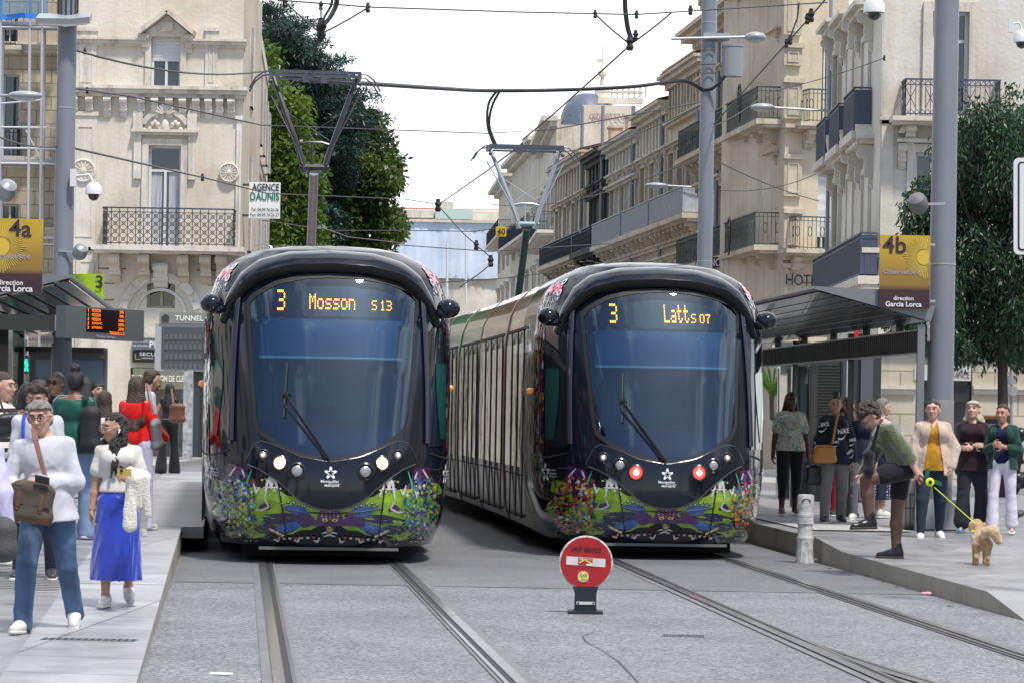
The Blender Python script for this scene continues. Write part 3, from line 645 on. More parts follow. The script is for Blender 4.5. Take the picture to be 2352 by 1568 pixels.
    wp.build('wiper', BLKM, root)
    # mirrors and side flashers
    for sg in (-1, 1):
        m_ = MB(); c = s.w2(sg*1.25, .98, 2.70); R = Matrix.Rotation(0, 3, 'Z'); m_.ball(c, (.125,.13,.105), 18, 12); m_.ball(c + s.r*sg*-.06 + Vector((0,0,-.05)), (.09,.1,.06), 12, 8)
        mo = m_.build('wing_mirror', BLK, root, smooth='all'); m2 = MB(); m2.beam(s.w2(sg*1.22,1.1,2.68), s.w2(sg*1.27,1.0,2.68), .05, .05); m2.build('mirror_arm', BLKM, mo)
        f_ = MB(); f_.ball(s.w2(sg*1.352, 1.98, 1.87), (.045,.05,.035), 12, 8); f_.build('side_flasher', mat('amber_lens', (.85,.25,.01), .15, coat=1, emit=(1,.3,.02), estr=.25), root, smooth='all')
    # passenger modules: shell panels, windows, doors, joints
    prof = [(1.10,.20),(1.24,.24),(1.30,.42),(1.325,.9),(1.33,1.6),(1.325,2.5),(1.31,2.62)]; rprof = [(1.305,2.64),(1.27,2.84),(1.18,3.04),(1.02,3.2),(.7,3.3),(0,3.34)]
    SIDE = mat('tram_side', (.26,.23,.19), .16, metal=.4, var=.25, vscale=1.2, vstretch=(1,1,.5))
    cols = [(.42,.30,.24),(.40,.18,.13),(.28,.36,.22),(.12,.34,.24),(.36,.38,.36),(.4,.3,.25),(.2,.3,.28)]
    t0 = 3.0; bounds = [(2.9,5.55),(5.95,9.6),(9.9,12.9),(13.2,16.3),(16.6,20.5),(20.8,24.5),(24.8,28.6),(28.9,31)]
    bounds = [b_ for b_ in bounds if b_[0] < length]
    for i, (a, b) in enumerate(bounds):
        ts = [a + (b-a)*j/6 for j in range(7)]; RF = mat('roof_tint_%d' % i, cols[i % 7], .16, coat=.8, var=.35, vscale=1.5, vstretch=(1,1.0,3))
        mbs = MB(); rf = MB()
        for sg in (-1, 1): mbs.grid([[s.w2(sg*x, t, z) for x, z in prof] for t in ts])
        rf.grid([[s.w2(sg*x, t, z) for sg in (-1,) for x, z in rprof] + [s.w2(x, t, z) for x, z in reversed(rprof[:-1])] for t in ts])
        for t in (a, b):
            full = [(x, z) for x, z in prof+rprof] ; pl = [s.w2(x, t, z) for x, z in full] + [s.w2(-x, t, z) for x, z in reversed(full[:-1])]; mbs.add(pl, [tuple(range(len(pl)))])
        bo = mbs.build('car_side', SIDE, root, smooth=True); rf.build('car_roof', RF, root, smooth='all')
        n_ = 4 if i else 3
        for sg in (-1, 1):
            gl = MB(); ln = MB()
            for j in range(n_):
                ta = a+.10+(b-a-.2)*j/n_; tb = a+.10+(b-a-.2)*(j+1)/n_ - .05
                gl.grid([[s.w2(sg*(1.336+.0), t, z) for z in (.95+.0,1.6,2.46)] for t in (ta, (ta+tb)/2, tb)])
                for tt in (ta-.03,): ln.beam(s.w2(sg*1.337, tt, .34), s.w2(sg*1.337, tt, 2.6), .02, .02)
            ln.beam(s.w2(sg*1.318, a, 2.63), s.w2(sg*1.318, b, 2.63), .02, .03); ln.beam(s.w2(sg*1.325, a, .86), s.w2(sg*1.325, b, .86), .012, .012)
            ln.beam(s.w2(sg*1.30, a+.3, .36), s.w2(sg*1.30, b-.3, .36), .05, .03)
            gl.build('window_band', mat('mirror_window', (.035,.032,.026), .05, bump=.35, bscale=1.3), root, fixn=False); ln.build('panel_lines', BLKM, root)
        if i:
            pa = bounds[i-1][1]; jb = MB(); pj = [(x*.95, z) for x, z in prof+rprof[:-1]]
            jb.grid([[s.w2(sg_*x, t, z) for sg_ in (1,) for x, z in pj] + [s.w2(-x, t, z) for x, z in reversed(pj)] for t in (pa-.05, (pa+a)/2, a+.05)]); jb.build('bellows', UND, root)
            if i in (1, 3): ho = MB(); ho.grid([[s.w2(sg_*x*1.012, t, z) for x, z in prof+rprof[:-1]] for t in (pa+.05, pa+.22) for sg_ in (-1,)]); ho.build('joint_hoop', mat('orange_hoop', (.42,.13,.02), .3) if i == 1 else mat('lime_hoop', (.3,.5,.05), .3), root)
    # pantograph
    t = pant_t; hz = (6.15 if s.left else 6.02); GS = mat('galvanised', (.25,.28,.33), .4, metal=.15); DK = mat('dark_frame', (.035,.037,.045), .35, metal=.3)
    pr = thing('pantograph', None, None, (0,0,0)) ; bpy.data.objects.remove(pr)
    pa = MB(); hk = hz-1.38 - (0 if s.left else .0)
    pa.tube([s.w2(0, t+1.2, 3.3), s.w2(0, t, hk)], .062, 10); lo = pa.build('pantograph_arm', GS if s.left else DK, root, smooth=True)
    pf = MB(); zt = hz-.06; xw = .56 if s.left else .58; FM = DK if s.left else GS
    for sg in (-1, 1): pf.tube([s.w2(sg*.13, t, hk), s.w2(sg*.18, t, hk+.22), s.w2(sg*xw, t+.4, zt)], [.045,.04,.032], 8)
    pf.tube([s.w2(-.2, t, hk+.08), s.w2(.2, t, hk+.08)], .04, 8); pf.tube([s.w2(-.25,t+.1,hk+.38), s.w2(-.1,t+.1,hk+.42), s.w2(.1,t+.1,hk+.42), s.w2(.24,t+.1,hk+.38)], .022, 6); pf.tube([s.w2(-.03,t+.1,hk+.40), s.w2(-.03,t,hk+.1)], .018, 6)
    pf.tube([s.w2(-.5,t+.3,zt-.4), s.w2(.2,t+.1,hk+.45)], .006, 4); pf.tube([s.w2(.5,t+.3,zt-.4), s.w2(-.2,t+.1,hk+.45)], .006, 4)
    for sg in (-1, 1): pf.tube([s.w2(sg*.16, t-.1, hk+.1), s.w2(sg*.24,t,hk+.35), s.w2(sg*(xw+.06), t+.35, zt-.2)], .012, 5)
    pf.build('pantograph_frame', FM, root, smooth=True)
    ph = MB()
    for dt in (0, .42):
        ph.beam(s.w2(-.62,t+.2+dt,hz), s.w2(.62,t+.2+dt,hz), .05, .035); ph.beam(s.w2(-.55,t+.2+dt,hz-.05), s.w2(.55,t+.2+dt,hz-.05), .03, .03)
        for sg in (-1,1): ph.tube([s.w2(sg*.60,t+.2+dt,hz), s.w2(sg*.70,t+.2+dt,hz-.02), s.w2(sg*.80,t+.2+dt,hz-.10), s.w2(sg*.88,t+.2+dt,hz-.24)], .013, 6)
    for sg in (-1,1): ph.beam(s.w2(sg*.60,t+.15,hz-.04), s.w2(sg*.60,t+.7,hz-.04), .05, .06); ph.box(s.w2(sg*.12,t+.2,hz-.09), (.09,.06,.10), s.r); ph.ball(s.w2(sg*.6,t+.2,hz-.14), .035, 8, 6)
    ph.build('collector_head', mat('collector', (.10,.11,.13), .35, metal=.6), root, smooth=True)
    return root
TL_ = Tram(760, 1085, 29.0, .0004, [BLU,BLU,PUR,BLU,GRE,WHI,NAV,NAV,GOL,LIM], [('3',-.56,2.845,.017,.032),('Mosson',-.225,2.81,.0138,.024),('S',.43,2.755,.0115,.015),('13',.52,2.755,.0115,.015)], True)
TR_ = Tram(1533, 1095, 31.2, .0016, [RED,ORA,PUR,NAV,NAV,WHI,RED,MAR,BLU,GOL], [('3',-.56,2.845,.017,.032),('Latt',.05,2.845,.0125,.030),('S',.36,2.75,.0115,.015),('07',.46,2.75,.0115,.015)], False)
build_tram(TL_, 'black tram with white headlights on and destination Mosson, on the left track', 9.0, 20)
build_tram(TR_, 'black tram with two red lamps lit and destination Latt, on the right track', 15.5, 31)
# ================================================================ ORGANIC SURFACES (smooth-union distance field -> surface net)
def capf(P, a, b, ra, rb, flat=None):
    d = b - a; L2 = float(d @ d) + 1e-12; q = P - a; t = np.clip((q @ d)/L2, 0, 1)[..., None]; v = q - t*d
    if flat is not None:
        n, f = flat; vn = v @ n; v = v - (vn*(1-1/f))[..., None]*n
    return np.sqrt((v*v).sum(-1)) - (ra + (rb-ra)*t[..., 0])
def ellf(P, c, r, R):
    q = (P - c) @ R; k0 = np.sqrt(((q/r)**2).sum(-1)); k1 = np.sqrt(((q/(r*r))**2).sum(-1)) + 1e-9
    return k0*(k0-1)/k1
def sdf_mesh(prims, res=.011, cut=None, disp=None):
    lo = np.min([p['lo'] for p in prims], 0) - .03; hi = np.max([p['hi'] for p in prims], 0) + .03
    n = np.ceil((hi-lo)/res).astype(int) + 1; D = np.full(n, .12, np.float32)
    ax = [lo[i] + res*np.arange(n[i]) for i in range(3)]
    for p in prims:
        m = p['k'] + .02
        i0 = np.maximum(0, np.floor((p['lo']-m-lo)/res).astype(int)); i1 = np.minimum(n, np.ceil((p['hi']+m-lo)/res).astype(int)+1)
        sl = tuple(slice(a, b) for a, b in zip(i0, i1)); G = np.stack(np.meshgrid(ax[0][sl[0]], ax[1][sl[1]], ax[2][sl[2]], indexing='ij'), -1)
        d = p['f'](G).astype(np.float32); k = p['k']; o = D[sl]
        if p.get('sub'):
            h = np.clip(.5 - .5*(d+o)/k, 0, 1); D[sl] = o*(1-h) - d*h + k*h*(1-h)
        else:
            h = np.clip(.5 + .5*(o-d)/k, 0, 1); D[sl] = o*(1-h) + d*h - k*h*(1-h)
    if cut is not None:
        G = np.stack(np.meshgrid(*ax, indexing='ij'), -1); D = np.maximum(D, cut(G).astype(np.float32)); del G
    S = D < 0
    c8 = [S[i:n[0]-1+i, j:n[1]-1+j, k:n[2]-1+k] for i in (0,1) for j in (0,1) for k in (0,1)]
    anyc = np.logical_or.reduce(c8); allc = np.logical_and.reduce(c8); act = anyc & ~allc
    idx = -np.ones(act.shape, np.int64); cells = np.argwhere(act); idx[act] = np.arange(len(cells))
    acc = np.zeros((len(cells), 3)); cnt = np.zeros(len(cells))
    off = [(i,j,k) for i in (0,1) for j in (0,1) for k in (0,1)]
    vals = {o: D[cells[:,0]+o[0], cells[:,1]+o[1], cells[:,2]+o[2]] for o in off}
    for o in off:
        for a in range(3):
            if o[a]: continue
            o2 = list(o); o2[a] = 1; o2 = tuple(o2); v0, v1 = vals[o], vals[o2]; mk = (v0 < 0) != (v1 < 0)
            t = np.where(mk, v0/np.where(v0-v1 == 0, 1, v0-v1), 0); p = np.tile(np.array(o, float), (len(cells), 1)); p[:, a] = t
            acc[mk] += p[mk]; cnt[mk] += 1
    V = lo + (cells + acc/np.maximum(cnt, 1)[:, None])*res; Fs = []
    for a in range(3):
        b, c = (a+1) % 3, (a+2) % 3
        A = [slice(None)]*3; B = [slice(None)]*3; A[a] = slice(0, n[a]-1); B[a] = slice(1, n[a])
        for q in (b, c): A[q] = slice(1, n[q]-1); B[q] = slice(1, n[q]-1)
        s0, s1 = S[tuple(A)], S[tuple(B)]; E = np.argwhere(s0 != s1)
        if not len(E): continue
        inside0 = s0[E[:,0], E[:,1], E[:,2]]; E = E.copy(); E[:, b] += 1; E[:, c] += 1
        def ix(db, dc):
            e = E.copy(); e[:, b] -= db; e[:, c] -= dc; return idx[e[:,0], e[:,1], e[:,2]]
        q4 = np.stack([ix(1,1), ix(0,1), ix(0,0), ix(1,0)], 1); q4[~inside0] = q4[~inside0][:, ::-1]
        Fs.append(q4[(q4 >= 0).all(1)])
    Fq = np.concatenate(Fs)
    if disp is not None:
        nrm = np.zeros_like(V); e1 = V[Fq[:,2]]-V[Fq[:,0]]; e2 = V[Fq[:,3]]-V[Fq[:,1]]; fn = np.cross(e1, e2)
        for k in range(4): np.add.at(nrm, Fq[:, k], fn)
        nrm /= np.linalg.norm(nrm, axis=1)[:, None] + 1e-9; V = V + nrm*disp(V)[:, None]
    return V, Fq
def np_obj(name, V, Fq, m, parent, xf=None, mats=None, midx=None):
    if xf is not None: V = V @ xf[0].T + xf[1]
    L = root_loc(parent) if parent else Vector((0,0,0)); V = V - np.array(L)
    me = bpy.data.meshes.new(name); me.vertices.add(len(V)); me.vertices.foreach_set('co', V.astype(np.float32).ravel())
    k = Fq.shape[1]; me.loops.add(len(Fq)*k); me.loops.foreach_set('vertex_index', Fq.astype(np.int32).ravel())
    me.polygons.add(len(Fq)); me.polygons.foreach_set('loop_start', np.arange(0, len(Fq)*k, k, dtype=np.int32))
    for mm in (m if isinstance(m, list) else [m]): me.materials.append(mm)
    if midx is not None: me.polygons.foreach_set('material_index', midx.astype(np.int32))
    me.update(); me.validate(); me.polygons.foreach_set('use_smooth', np.ones(len(me.polygons), bool))
    o = bpy.data.objects.new(name, me); C.objects.link(o)
    if parent: o.parent = parent
    return o
def fur(V, Fq, n, L, seed, droop=.4, hw=.0035):
    r = np.random.default_rng(seed); f = Fq[r.integers(0, len(Fq), n)]; w_ = r.dirichlet((1,1,1,1), n); P = (V[f]*w_[..., None]).sum(1)
    nr = np.cross(V[f[:,2]]-V[f[:,0]], V[f[:,3]]-V[f[:,1]]); nr /= np.linalg.norm(nr, axis=1)[:,None]+1e-9
    d = nr + r.normal(size=(n,3))*.35 + np.array((0,0,-droop)); d /= np.linalg.norm(d, axis=1)[:,None]; s_ = np.cross(d, r.normal(size=(n,3))); s_ /= np.linalg.norm(s_, axis=1)[:,None]; l_ = L*r.uniform(.5,1.2,(n,1))
    A = P - s_*hw; B = P + s_*hw; T_ = P + d*l_; V2 = np.concatenate([V, A, B, T_]); b = len(V)
    tri = np.stack([np.arange(n)+b, np.arange(n)+b+n, np.arange(n)+b+2*n, np.arange(n)+b+2*n], 1)
    return V2, tri
A3 = lambda *v: np.array(v, float)
def cap(a, b, ra, rb=None, k=.02, flat=None, sub=False):
    a, b = np.array(a, float), np.array(b, float); rb = ra if rb is None else rb; r = max(ra, rb)
    g = 1 if flat is None else max(1, flat[1])
    return dict(lo=np.minimum(a, b)-r*g, hi=np.maximum(a, b)+r*g, k=k, sub=sub, f=lambda P: capf(P, a, b, ra, rb, flat))
def ell(c, r, R=None, k=.03, sub=False):
    c, r = np.array(c, float), np.array(r, float); R = np.eye(3) if R is None else R; e = np.sqrt(((R*r)**2).sum(1))
    return dict(lo=c-e, hi=c+e, k=k, sub=sub, f=lambda P: ellf(P, c, r, R))
def unit(v): v = np.array(v, float); return v/np.linalg.norm(v)
def rotv(axis, deg):
    a = unit(axis); t = radians(deg); K = np.array([[0,-a[2],a[1]],[a[2],0,-a[0]],[-a[1],a[0],0]]); return np.eye(3)+sin(t)*K+(1-cos(t))*K@K
def wrinkles(amp, seed=0, f=14, st=(1,1,.55)):
    r = np.random.default_rng(seed); ks = [r.normal(size=3)*f*np.array(st) for _ in range(7)]; ph = r.uniform(0, 6.28, 7)
    def fn(V):
        w_ = sum(np.sin(V @ (k*.5) + p) for k, p in zip(ks[:3], ph[:3]))*1.1; s_ = 0
        for k, p in zip(ks[3:], ph[3:]): s_ = s_ + (1-np.abs(np.sin(V @ k + p + w_)))**2
        return amp*(s_/4 - .4)
    return fn
def skin(t):
    c = {'fair': (.56,.33,.25), 'tan': (.46,.25,.17), 'dark': (.085,.038,.025), 'olive': (.42,.24,.16), 'brown': (.2,.1,.06)}[t]
    return mat('skin_'+t, c, .5, var=.10, vscale=25, bump=.08, bscale=120, spec=.4)
def cloth(name, c, rough=.85, b=.15, bs=30, var=.12, sheen=.15): return mat(name, c, rough, var=var, vscale=9, bump=b, bscale=bs, sheen=sheen, spec=.25)
def hairm(name, c, c2=None): return mat(name, c, .42, var=.45, vscale=38, vstretch=(1,1,.10), bump=.8, bscale=70, spec=.5, col2=c2)
EYEW = mat('eye_white', (.36,.33,.30), .25); IRIS = mat('iris', (.03,.018,.012), .15)
def stripes(name, c1, c2, scale, thr=.5):
    m = bpy.data.materials.new(name); m.use_nodes = True; t = m.node_tree; p = t.nodes['Principled BSDF']; p.inputs['Roughness'].default_value = .9
    tc = N(t, 'ShaderNodeTexCoord'); w_ = N(t, 'ShaderNodeTexWave'); w_.bands_direction = 'Z'; w_.inputs['Scale'].default_value = scale; w_.inputs['Distortion'].default_value = .6
    t.links.new(tc.outputs['Object'], w_.inputs['Vector']); r = N(t, 'ShaderNodeValToRGB'); r.color_ramp.interpolation = 'CONSTANT'; r.color_ramp.elements[1].position = thr
    r.color_ramp.elements[0].color = (*c1, 1); r.color_ramp.elements[1].color = (*c2, 1); t.links.new(w_.outputs[0], r.inputs[0]); t.links.new(r.outputs[0], p.inputs['Base Color']); return m
def multi(name, stops, scale, det=2, rough=.8):
    m = bpy.data.materials.new(name); m.use_nodes = True; t = m.node_tree; p = t.nodes['Principled BSDF']; p.inputs['Roughness'].default_value = rough
    tc = N(t, 'ShaderNodeTexCoord'); n = N(t, 'ShaderNodeTexNoise'); n.inputs['Scale'].default_value = scale; n.inputs['Detail'].default_value = det; n.inputs['Distortion'].default_value = 1.6
    t.links.new(tc.outputs['Object'], n.inputs['Vector']); r = N(t, 'ShaderNodeValToRGB'); r.color_ramp.interpolation = 'CONSTANT'
    while len(r.color_ramp.elements) < len(stops): r.color_ramp.elements.new(.5)
    for e, (pos, c) in zip(r.color_ramp.elements, stops): e.position = pos; e.color = (*c, 1)
    t.links.new(n.outputs[0], r.inputs[0]); t.links.new(r.outputs[0], p.inputs['Base Color']); return m
def person(label, pos, h, yaw, group=None, sk='fair', lean=0, side=0, legs=((0,0,0),(0,0,0)), arms=None, head=(0,0,0), top=None, bottom=None, shoes=None,
           hair=None, fat=1.0, res=.0105, female=False, glasses=None, curl=(35,35), handrot=(0,0), extra=None, tilt=0):
    """pos: ground point; yaw: heading of the chest (world, degrees; -90 faces the camera)
       legs: per side (right, left): (thigh forward, thigh outward, knee bend); arms: per side (upper dir, fore dir) as (forward, outward, up)
       head: (yaw to own left, nod down, roll)"""
    K = h/1.7; root = thing('person', label, 'person', pos, group)
    Rz = rotv((0,0,1), yaw); fwd = A3(1,0,0); left = A3(0,1,0); up = A3(0,0,1)
    Rs = rotv(left, lean) @ rotv(fwd, -side)          # spine lean (forward), sway
    J = {}; pel = A3(0,0,0)
    for s_, nm, sg in ((0,'R',-1),(1,'L',1)):
        th, ou, kn = legs[s_]; hip = pel + left*sg*.088
        Rt = rotv(left, -th) @ rotv(fwd, sg*ou); Rk = rotv(left, -(th-kn)) @ rotv(fwd, sg*ou*.5)
        knee = hip + Rt @ A3(0,0,-.42); ank = knee + Rk @ A3(0,0,-.40); J['hip'+nm], J['knee'+nm], J['ank'+nm] = hip, knee, ank
        ft = (th-kn) if not isinstance(legs[s_], dict) else 0
        J['foot'+nm] = rotv(left, -max(-60, min(25, (th-kn)*.55))) @ rotv(up, sg*9)
    sp = Rs @ up; J['waist'] = pel + sp*.14; J['chest'] = pel + sp*.36; J['neck0'] = pel + sp*.49 ; J['sh'] = pel + sp*.440
    for nm, sg in (('R',-1),('L',1)):
        J['sh'+nm] = J['sh'] + Rs @ (left*sg*(.152 if not female else .134))
        ua, fa = (arms or (((0,.12,-1),(.15,.05,-1)),)*2)[0 if sg < 0 else 1]
        f2 = lambda v: unit(A3(v[0], v[1]*sg, v[2])); J['ua'+nm], J['fa'+nm] = f2(ua), f2(fa)
        J['el'+nm] = J['sh'+nm] + J['ua'+nm]*.275; J['wr'+nm] = J['el'+nm] + J['fa'+nm]*.245
    K_ = 1.0; Rh = Rs @ rotv(left, -lean*.35) @ rotv(up, head[0]) @ rotv(left, head[1]) @ rotv(fwd, head[2])
    J['neck1'] = J['neck0'] + sp*.06 + Rh @ A3(.012,0,.0); hc = J['neck1'] + Rh @ A3(.024,0,.098); J['head'] = hc
    zmin = min(J['ankR'][2], J['ankL'][2]) - .085; lift = A3(0,0,-zmin)
    for k_ in J:
        if not (k_.startswith('ua') or k_.startswith('fa') or k_.startswith('foot')): J[k_] = J[k_] + lift
    hc = J['head']; xf = (Rz*K, np.array(pos, float)); W = .5*(1+fat)
    # body
    pr = []
    for nm in 'RL':
        hp, kn, an = J['hip'+nm], J['knee'+nm], J['ank'+nm]
        pr += [cap(hp, kn, .082*W, .052*W, .03), cap(kn, kn*.65+an*.35, .050*W, .054*W, .02), cap(kn*.65+an*.35, an, .053*W, .034, .02), cap(an, an+J['foot'+nm]@A3(.12,0,-.058), .030, .020, .02), cap(an, an+J['foot'+nm]@A3(-.035,0,-.045), .032, .03, .02)]
    fl = Rs @ fwd
    pr += [ell(J['waist']*.25+(lift)*.75+Rs@A3(0,0,.02), (.105*W,.155*W,.12), Rs, .05), ell(J['waist'], (.095*fat,.128*fat,.15), Rs, .05), ell(J['chest'], (.110*W,.145*W,.165), Rs, .05)]
    if female: pr += [ell(J['chest']+Rs@A3(.085,s_*.065,.02), (.055,.058,.058), Rs, .04) for s_ in (-1,1)]
    pr += [cap(J['shR'], J['shL'], .046*W, None, .05), cap(J['neck0']-sp*.01, J['shR'], .042, .040, .04), cap(J['neck0']-sp*.01, J['shL'], .042, .040, .04), cap(J['neck0'], J['neck1']+Rh@A3(0,0,.03), .054 if not female else .047, .050 if not female else .045, .035)]
    HR = A3(.098,.076,.108)
    HS = 1.05; hp_ = lambda x, y, z: hc + Rh @ A3(x*HS, y*HS, z*HS)
    pr += [ell(hp_(-.008,0,.022), (.098,.077,.096), Rh, .03), ell(hp_(.022,0,-.035), (.068,.060,.080), Rh, .03), ell(hp_(.050,0,-.092), (.030,.030,.022), Rh, .03),
           ell(hp_(.072,.03,-.028), (.018,.02,.018), Rh, .02), ell(hp_(.072,-.03,-.028), (.018,.02,.018), Rh, .02),
           cap(hp_(.082,0,.012), hp_(.108,0,-.028), .009, .0145, .010), ell(hp_(.098,.011,-.032), (.010,.009,.008), Rh, .008), ell(hp_(.098,-.011,-.032), (.010,.009,.008), Rh, .008),
           ell(hp_(.083,0,-.064), (.014,.024,.012), Rh, .012), cap(hp_(.080,-.035,.033), hp_(.080,.035,.033), .014, None, .015)]
    for s_ in (-1, 1):
        pr += [ell(hp_(.094,s_*.031,.006), (.014,.017,.012), Rh, .008, sub=True), ell(hp_(-.002,s_*.079,-.008), (.020,.010,.031), Rh@rotv((0,0,1), s_*-20), .006)]
    for i, nm in enumerate('RL'):
        sg = -1 if nm == 'R' else 1; sh, el, wr, fa = J['sh'+nm], J['el'+nm], J['wr'+nm], J['fa'+nm]
        pr += [cap(sh, el, .046*W, .037*W, .025), cap(el, el*.6+wr*.4, .038*W, .036*W, .015), cap(el*.6+wr*.4, wr, .036*W, .025, .015)]
        # hand: palm normal faces the body, fingers curl towards it
        n0 = -sg*left; n0 = n0 - fa*(n0 @ fa)
        if np.linalg.norm(n0) < .2: n0 = -up - fa*(-up @ fa)
        n0 = unit(n0); n0 = rotv(fa, handrot[i]) @ n0; sd = np.cross(fa, n0);
        if (sd @ (fwd if abs(fa @ fwd) < .7 else up)) < 0: sd = -sd      # thumb side: forward / up
        pc = wr + fa*.050; pr += [ell(pc, (.050,.042,.019), np.stack([fa, sd, n0], 1), .012), cap(wr-fa*.02, wr+fa*.03, .024, .026, .015)]
        for j, (off_, ln, rr) in enumerate(((.030,.074,.0088),(.010,.082,.0090),(-.011,.076,.0086),(-.030,.060,.0078))):
            a = wr + fa*.088 + sd*off_*.9; c_ = curl[i]*(1+.12*j); d1 = rotv(np.cross(fa, n0), c_*.7) @ fa;
            if (d1 @ n0) < 0: d1 = rotv(np.cross(n0, fa), c_*.7) @ fa
            ax_ = np.cross(fa, d1); ax_ = ax_ if np.linalg.norm(ax_) > 1e-3 else np.cross(fa, n0)
            b = a + d1*ln*.5; d2 = rotv(ax_, c_*.9) @ d1; c2 = b + d2*ln*.32; d3 = rotv(ax_, c_*.5) @ d2; c3 = c2 + d3*ln*.26
            pr += [cap(a-fa*.02, b, rr*1.1, rr, .004), cap(b, c2, rr, rr*.92, .003), cap(c2, c3, rr*.92, rr*.8, .003)]
        ta = wr + fa*.028 + sd*.030; tb = ta + unit(sd*.75+fa*.55+n0*.35)*.040; tc_ = tb + unit(fa*.8+n0*.5+sd*.15)*.034
        pr += [cap(ta, tb, .0125, .0105, .008), cap(tb, tc_, .0105, .0085, .004)]
        J['hand'+nm] = wr + fa*.085; J['n'+nm] = n0
    V, Fq = sdf_mesh(pr, res*.9); body = np_obj('body', V, Fq, skin(sk), root, xf)
    # face details
    Wd = lambda p: Vector(xf[0] @ np.array(p) + xf[1])
    for s_ in (-1, 1):
        e = MB(); R3 = Matrix((Rz @ Rh).tolist()); e.ball(Wd(hp_(.084,s_*.031,.006)), (.0125*K,.0130*K,.0062*K), 10, 8, 0, R3); e.ball(Wd(hp_(.0915,s_*.031+head[0]*0,.0055)), (.006*K,.0068*K,.0068*K), 8, 6, 1, R3); e.build('eye', [EYEW, IRIS], root, smooth='all')
        b = MB(); b.tube([Wd(hp_(.0955,s_*.014,.026)), Wd(hp_(.0960,s_*.032,.031)), Wd(hp_(.086,s_*.050,.026))], [.0038*K,.0042*K,.002*K], 6); b.build('eyebrow', (hair or {}).get('brow', mat('brow_dark', (.02,.013,.01), .7)), root, smooth=True)
    b = MB(); b.ball(Wd(hp_(.0965,0,-.061)), (.006*K,.023*K,.0040*K), 12, 6, 0, R3); b.ball(Wd(hp_(.0960,0,-.0675)), (.006*K,.019*K,.0045*K), 12, 6, 0, R3); b.build('lips', mat('lips_'+sk, {'dark': (.12,.035,.03), 'brown': (.2,.06,.05)}.get(sk, (.40,.13,.11)), .4), root, smooth='all')
    if glasses:
        g = MB(); rr = glasses.get('r', .024); gw = glasses.get('w', .0022)
        for s_ in (-1, 1):
            ring = [Wd(hp_(.109, s_*.034 + rr*1.1*cos(a), .002+rr*sin(a))) for a in [2*pi*i/16 for i in range(17)]]; g.tube(ring, gw*K, 5)
            g.tube([Wd(hp_(.108, s_*(.034+rr*1.05), .008)), Wd(hp_(.0, s_*.084, .010))], gw*K, 5)
            if glasses.get('dark'): g.add([Wd(hp_(.109, s_*.034, .002))]+ring[:-1], [(0,1+i,1+(i+1)%16) for i in range(16)])
        g.tube([Wd(hp_(.111,-.010,.005)), Wd(hp_(.111,.010,.005))], gw*K, 5); g.build('glasses', glasses['m'], root, smooth=True)
    # hair
    if hair:
        st = hair['style']; hp2 = []; M_ = hair['m']; nz_ = hair.get('rough', .004)
        line = hair.get('line', .045)
        hp2 += [ell(hp_(-.016,0,.032), (.105,.087,.098), Rh, .02)]
        cutf = None
        hcx = hc.copy(); RhT = Rh
        def cutf(G, line=line):
            q = (G - hcx) @ RhT        # keep the face clear
            face = np.minimum(q[..., 0] - .030 + np.abs(q[...,1])*.25, (line + .012*np.cos(q[...,1]*40)) - q[..., 2]); return np.maximum(face, -1)
        ears = [ell(hp_(.075,0,-.045), (.085,.067,.085), Rh, .008, sub=True)]
        if st in ('long','wavy','bob','pony','curlylong'):
            L = hair.get('len', .35); wd = hair.get('wide', .085); ff = hair.get('flow', .0)
            hp2 += [ell(hp_(-.03,0,-.01), (.085,.085,.085), Rh, .03)]
            if st in ('long','wavy'):
                hp2 += [cap(hp_(-.055,0,0), hp_(-.055,0,0)+Rs@A3(-.06-ff,0,-L), .075, wd*.85, .03, (unit(Rs@fwd), .62)), cap(hp_(-.03,.055,-.02), hp_(-.03,.055,0)+Rs@A3(-.06-ff,.03,-L*.85), .035, wd*.5, .03), cap(hp_(-.03,-.055,-.02), hp_(-.03,-.055,0)+Rs@A3(-.06-ff,-.03,-L*.85), .035, wd*.5, .03)]
            if st == 'bob':
                for s_ in (-1,1): hp2 += [cap(hp_(-.0,s_*.078,.02), hp_(-.0,s_*.088,-.12), .026, .032, .03), cap(hp_(-.05,s_*.06,.0), hp_(-.05,s_*.07,-.13), .04, .04, .03)]
                hp2 += [cap(hp_(-.07,0,0), hp_(-.07,0,-.12), .06, .05, .03)]
            if st == 'pony': hp2 += [ell(hp_(-.12,0,.05), (.035,.03,.03), Rh, .02), cap(hp_(-.14,0,.03), hp_(-.15,.02,-.14), .028, .014, .02)]
            if st == 'curlylong':
                rr = random.Random(3)
                for s_ in (-1,1):
                    for q in range(7):
                        x0 = -.06+.028*q; hp2 += [cap(hp_(x0 if x0 < .02 else .0, s_*.075, -.02), hp_(x0*.7,s_*(.082+.012*sin(q*2)),-.14), .022, .020, .02), cap(hp_(x0*.7,s_*(.082+.012*sin(q*2)),-.14), hp_(x0*.7,s_*.08,-.14)+Rs@A3(rr.uniform(.0,.07),s_*rr.uniform(-.02,.04),-L+.14+rr.uniform(-.03,.05)), .020, .010, .015)]
                hp2 += [cap(hp_(-.06,0,0), hp_(-.07,0,-.2), .06, .05, .03)]
        if st == 'bun': hp2 += [ell(hp_(-.045,0,.135), (.055,.055,.05), Rh, .02), ell(hp_(-.05,0,.0), (.07,.07,.08), Rh, .02)]
        if st == 'curly':
            rr = random.Random(8)
            for q in range(70):
                a, b_ = rr.uniform(0,6.28), rr.uniform(-.25,1.4); p = (-.016+.10*cos(a)*cos(b_), .083*sin(a)*cos(b_), .036+.098*sin(b_))
                if p[0] > .035 and p[2] < line: continue
                hp2 += [ell(hp_(*p), (.026,.026,.024), Rh, .010)]
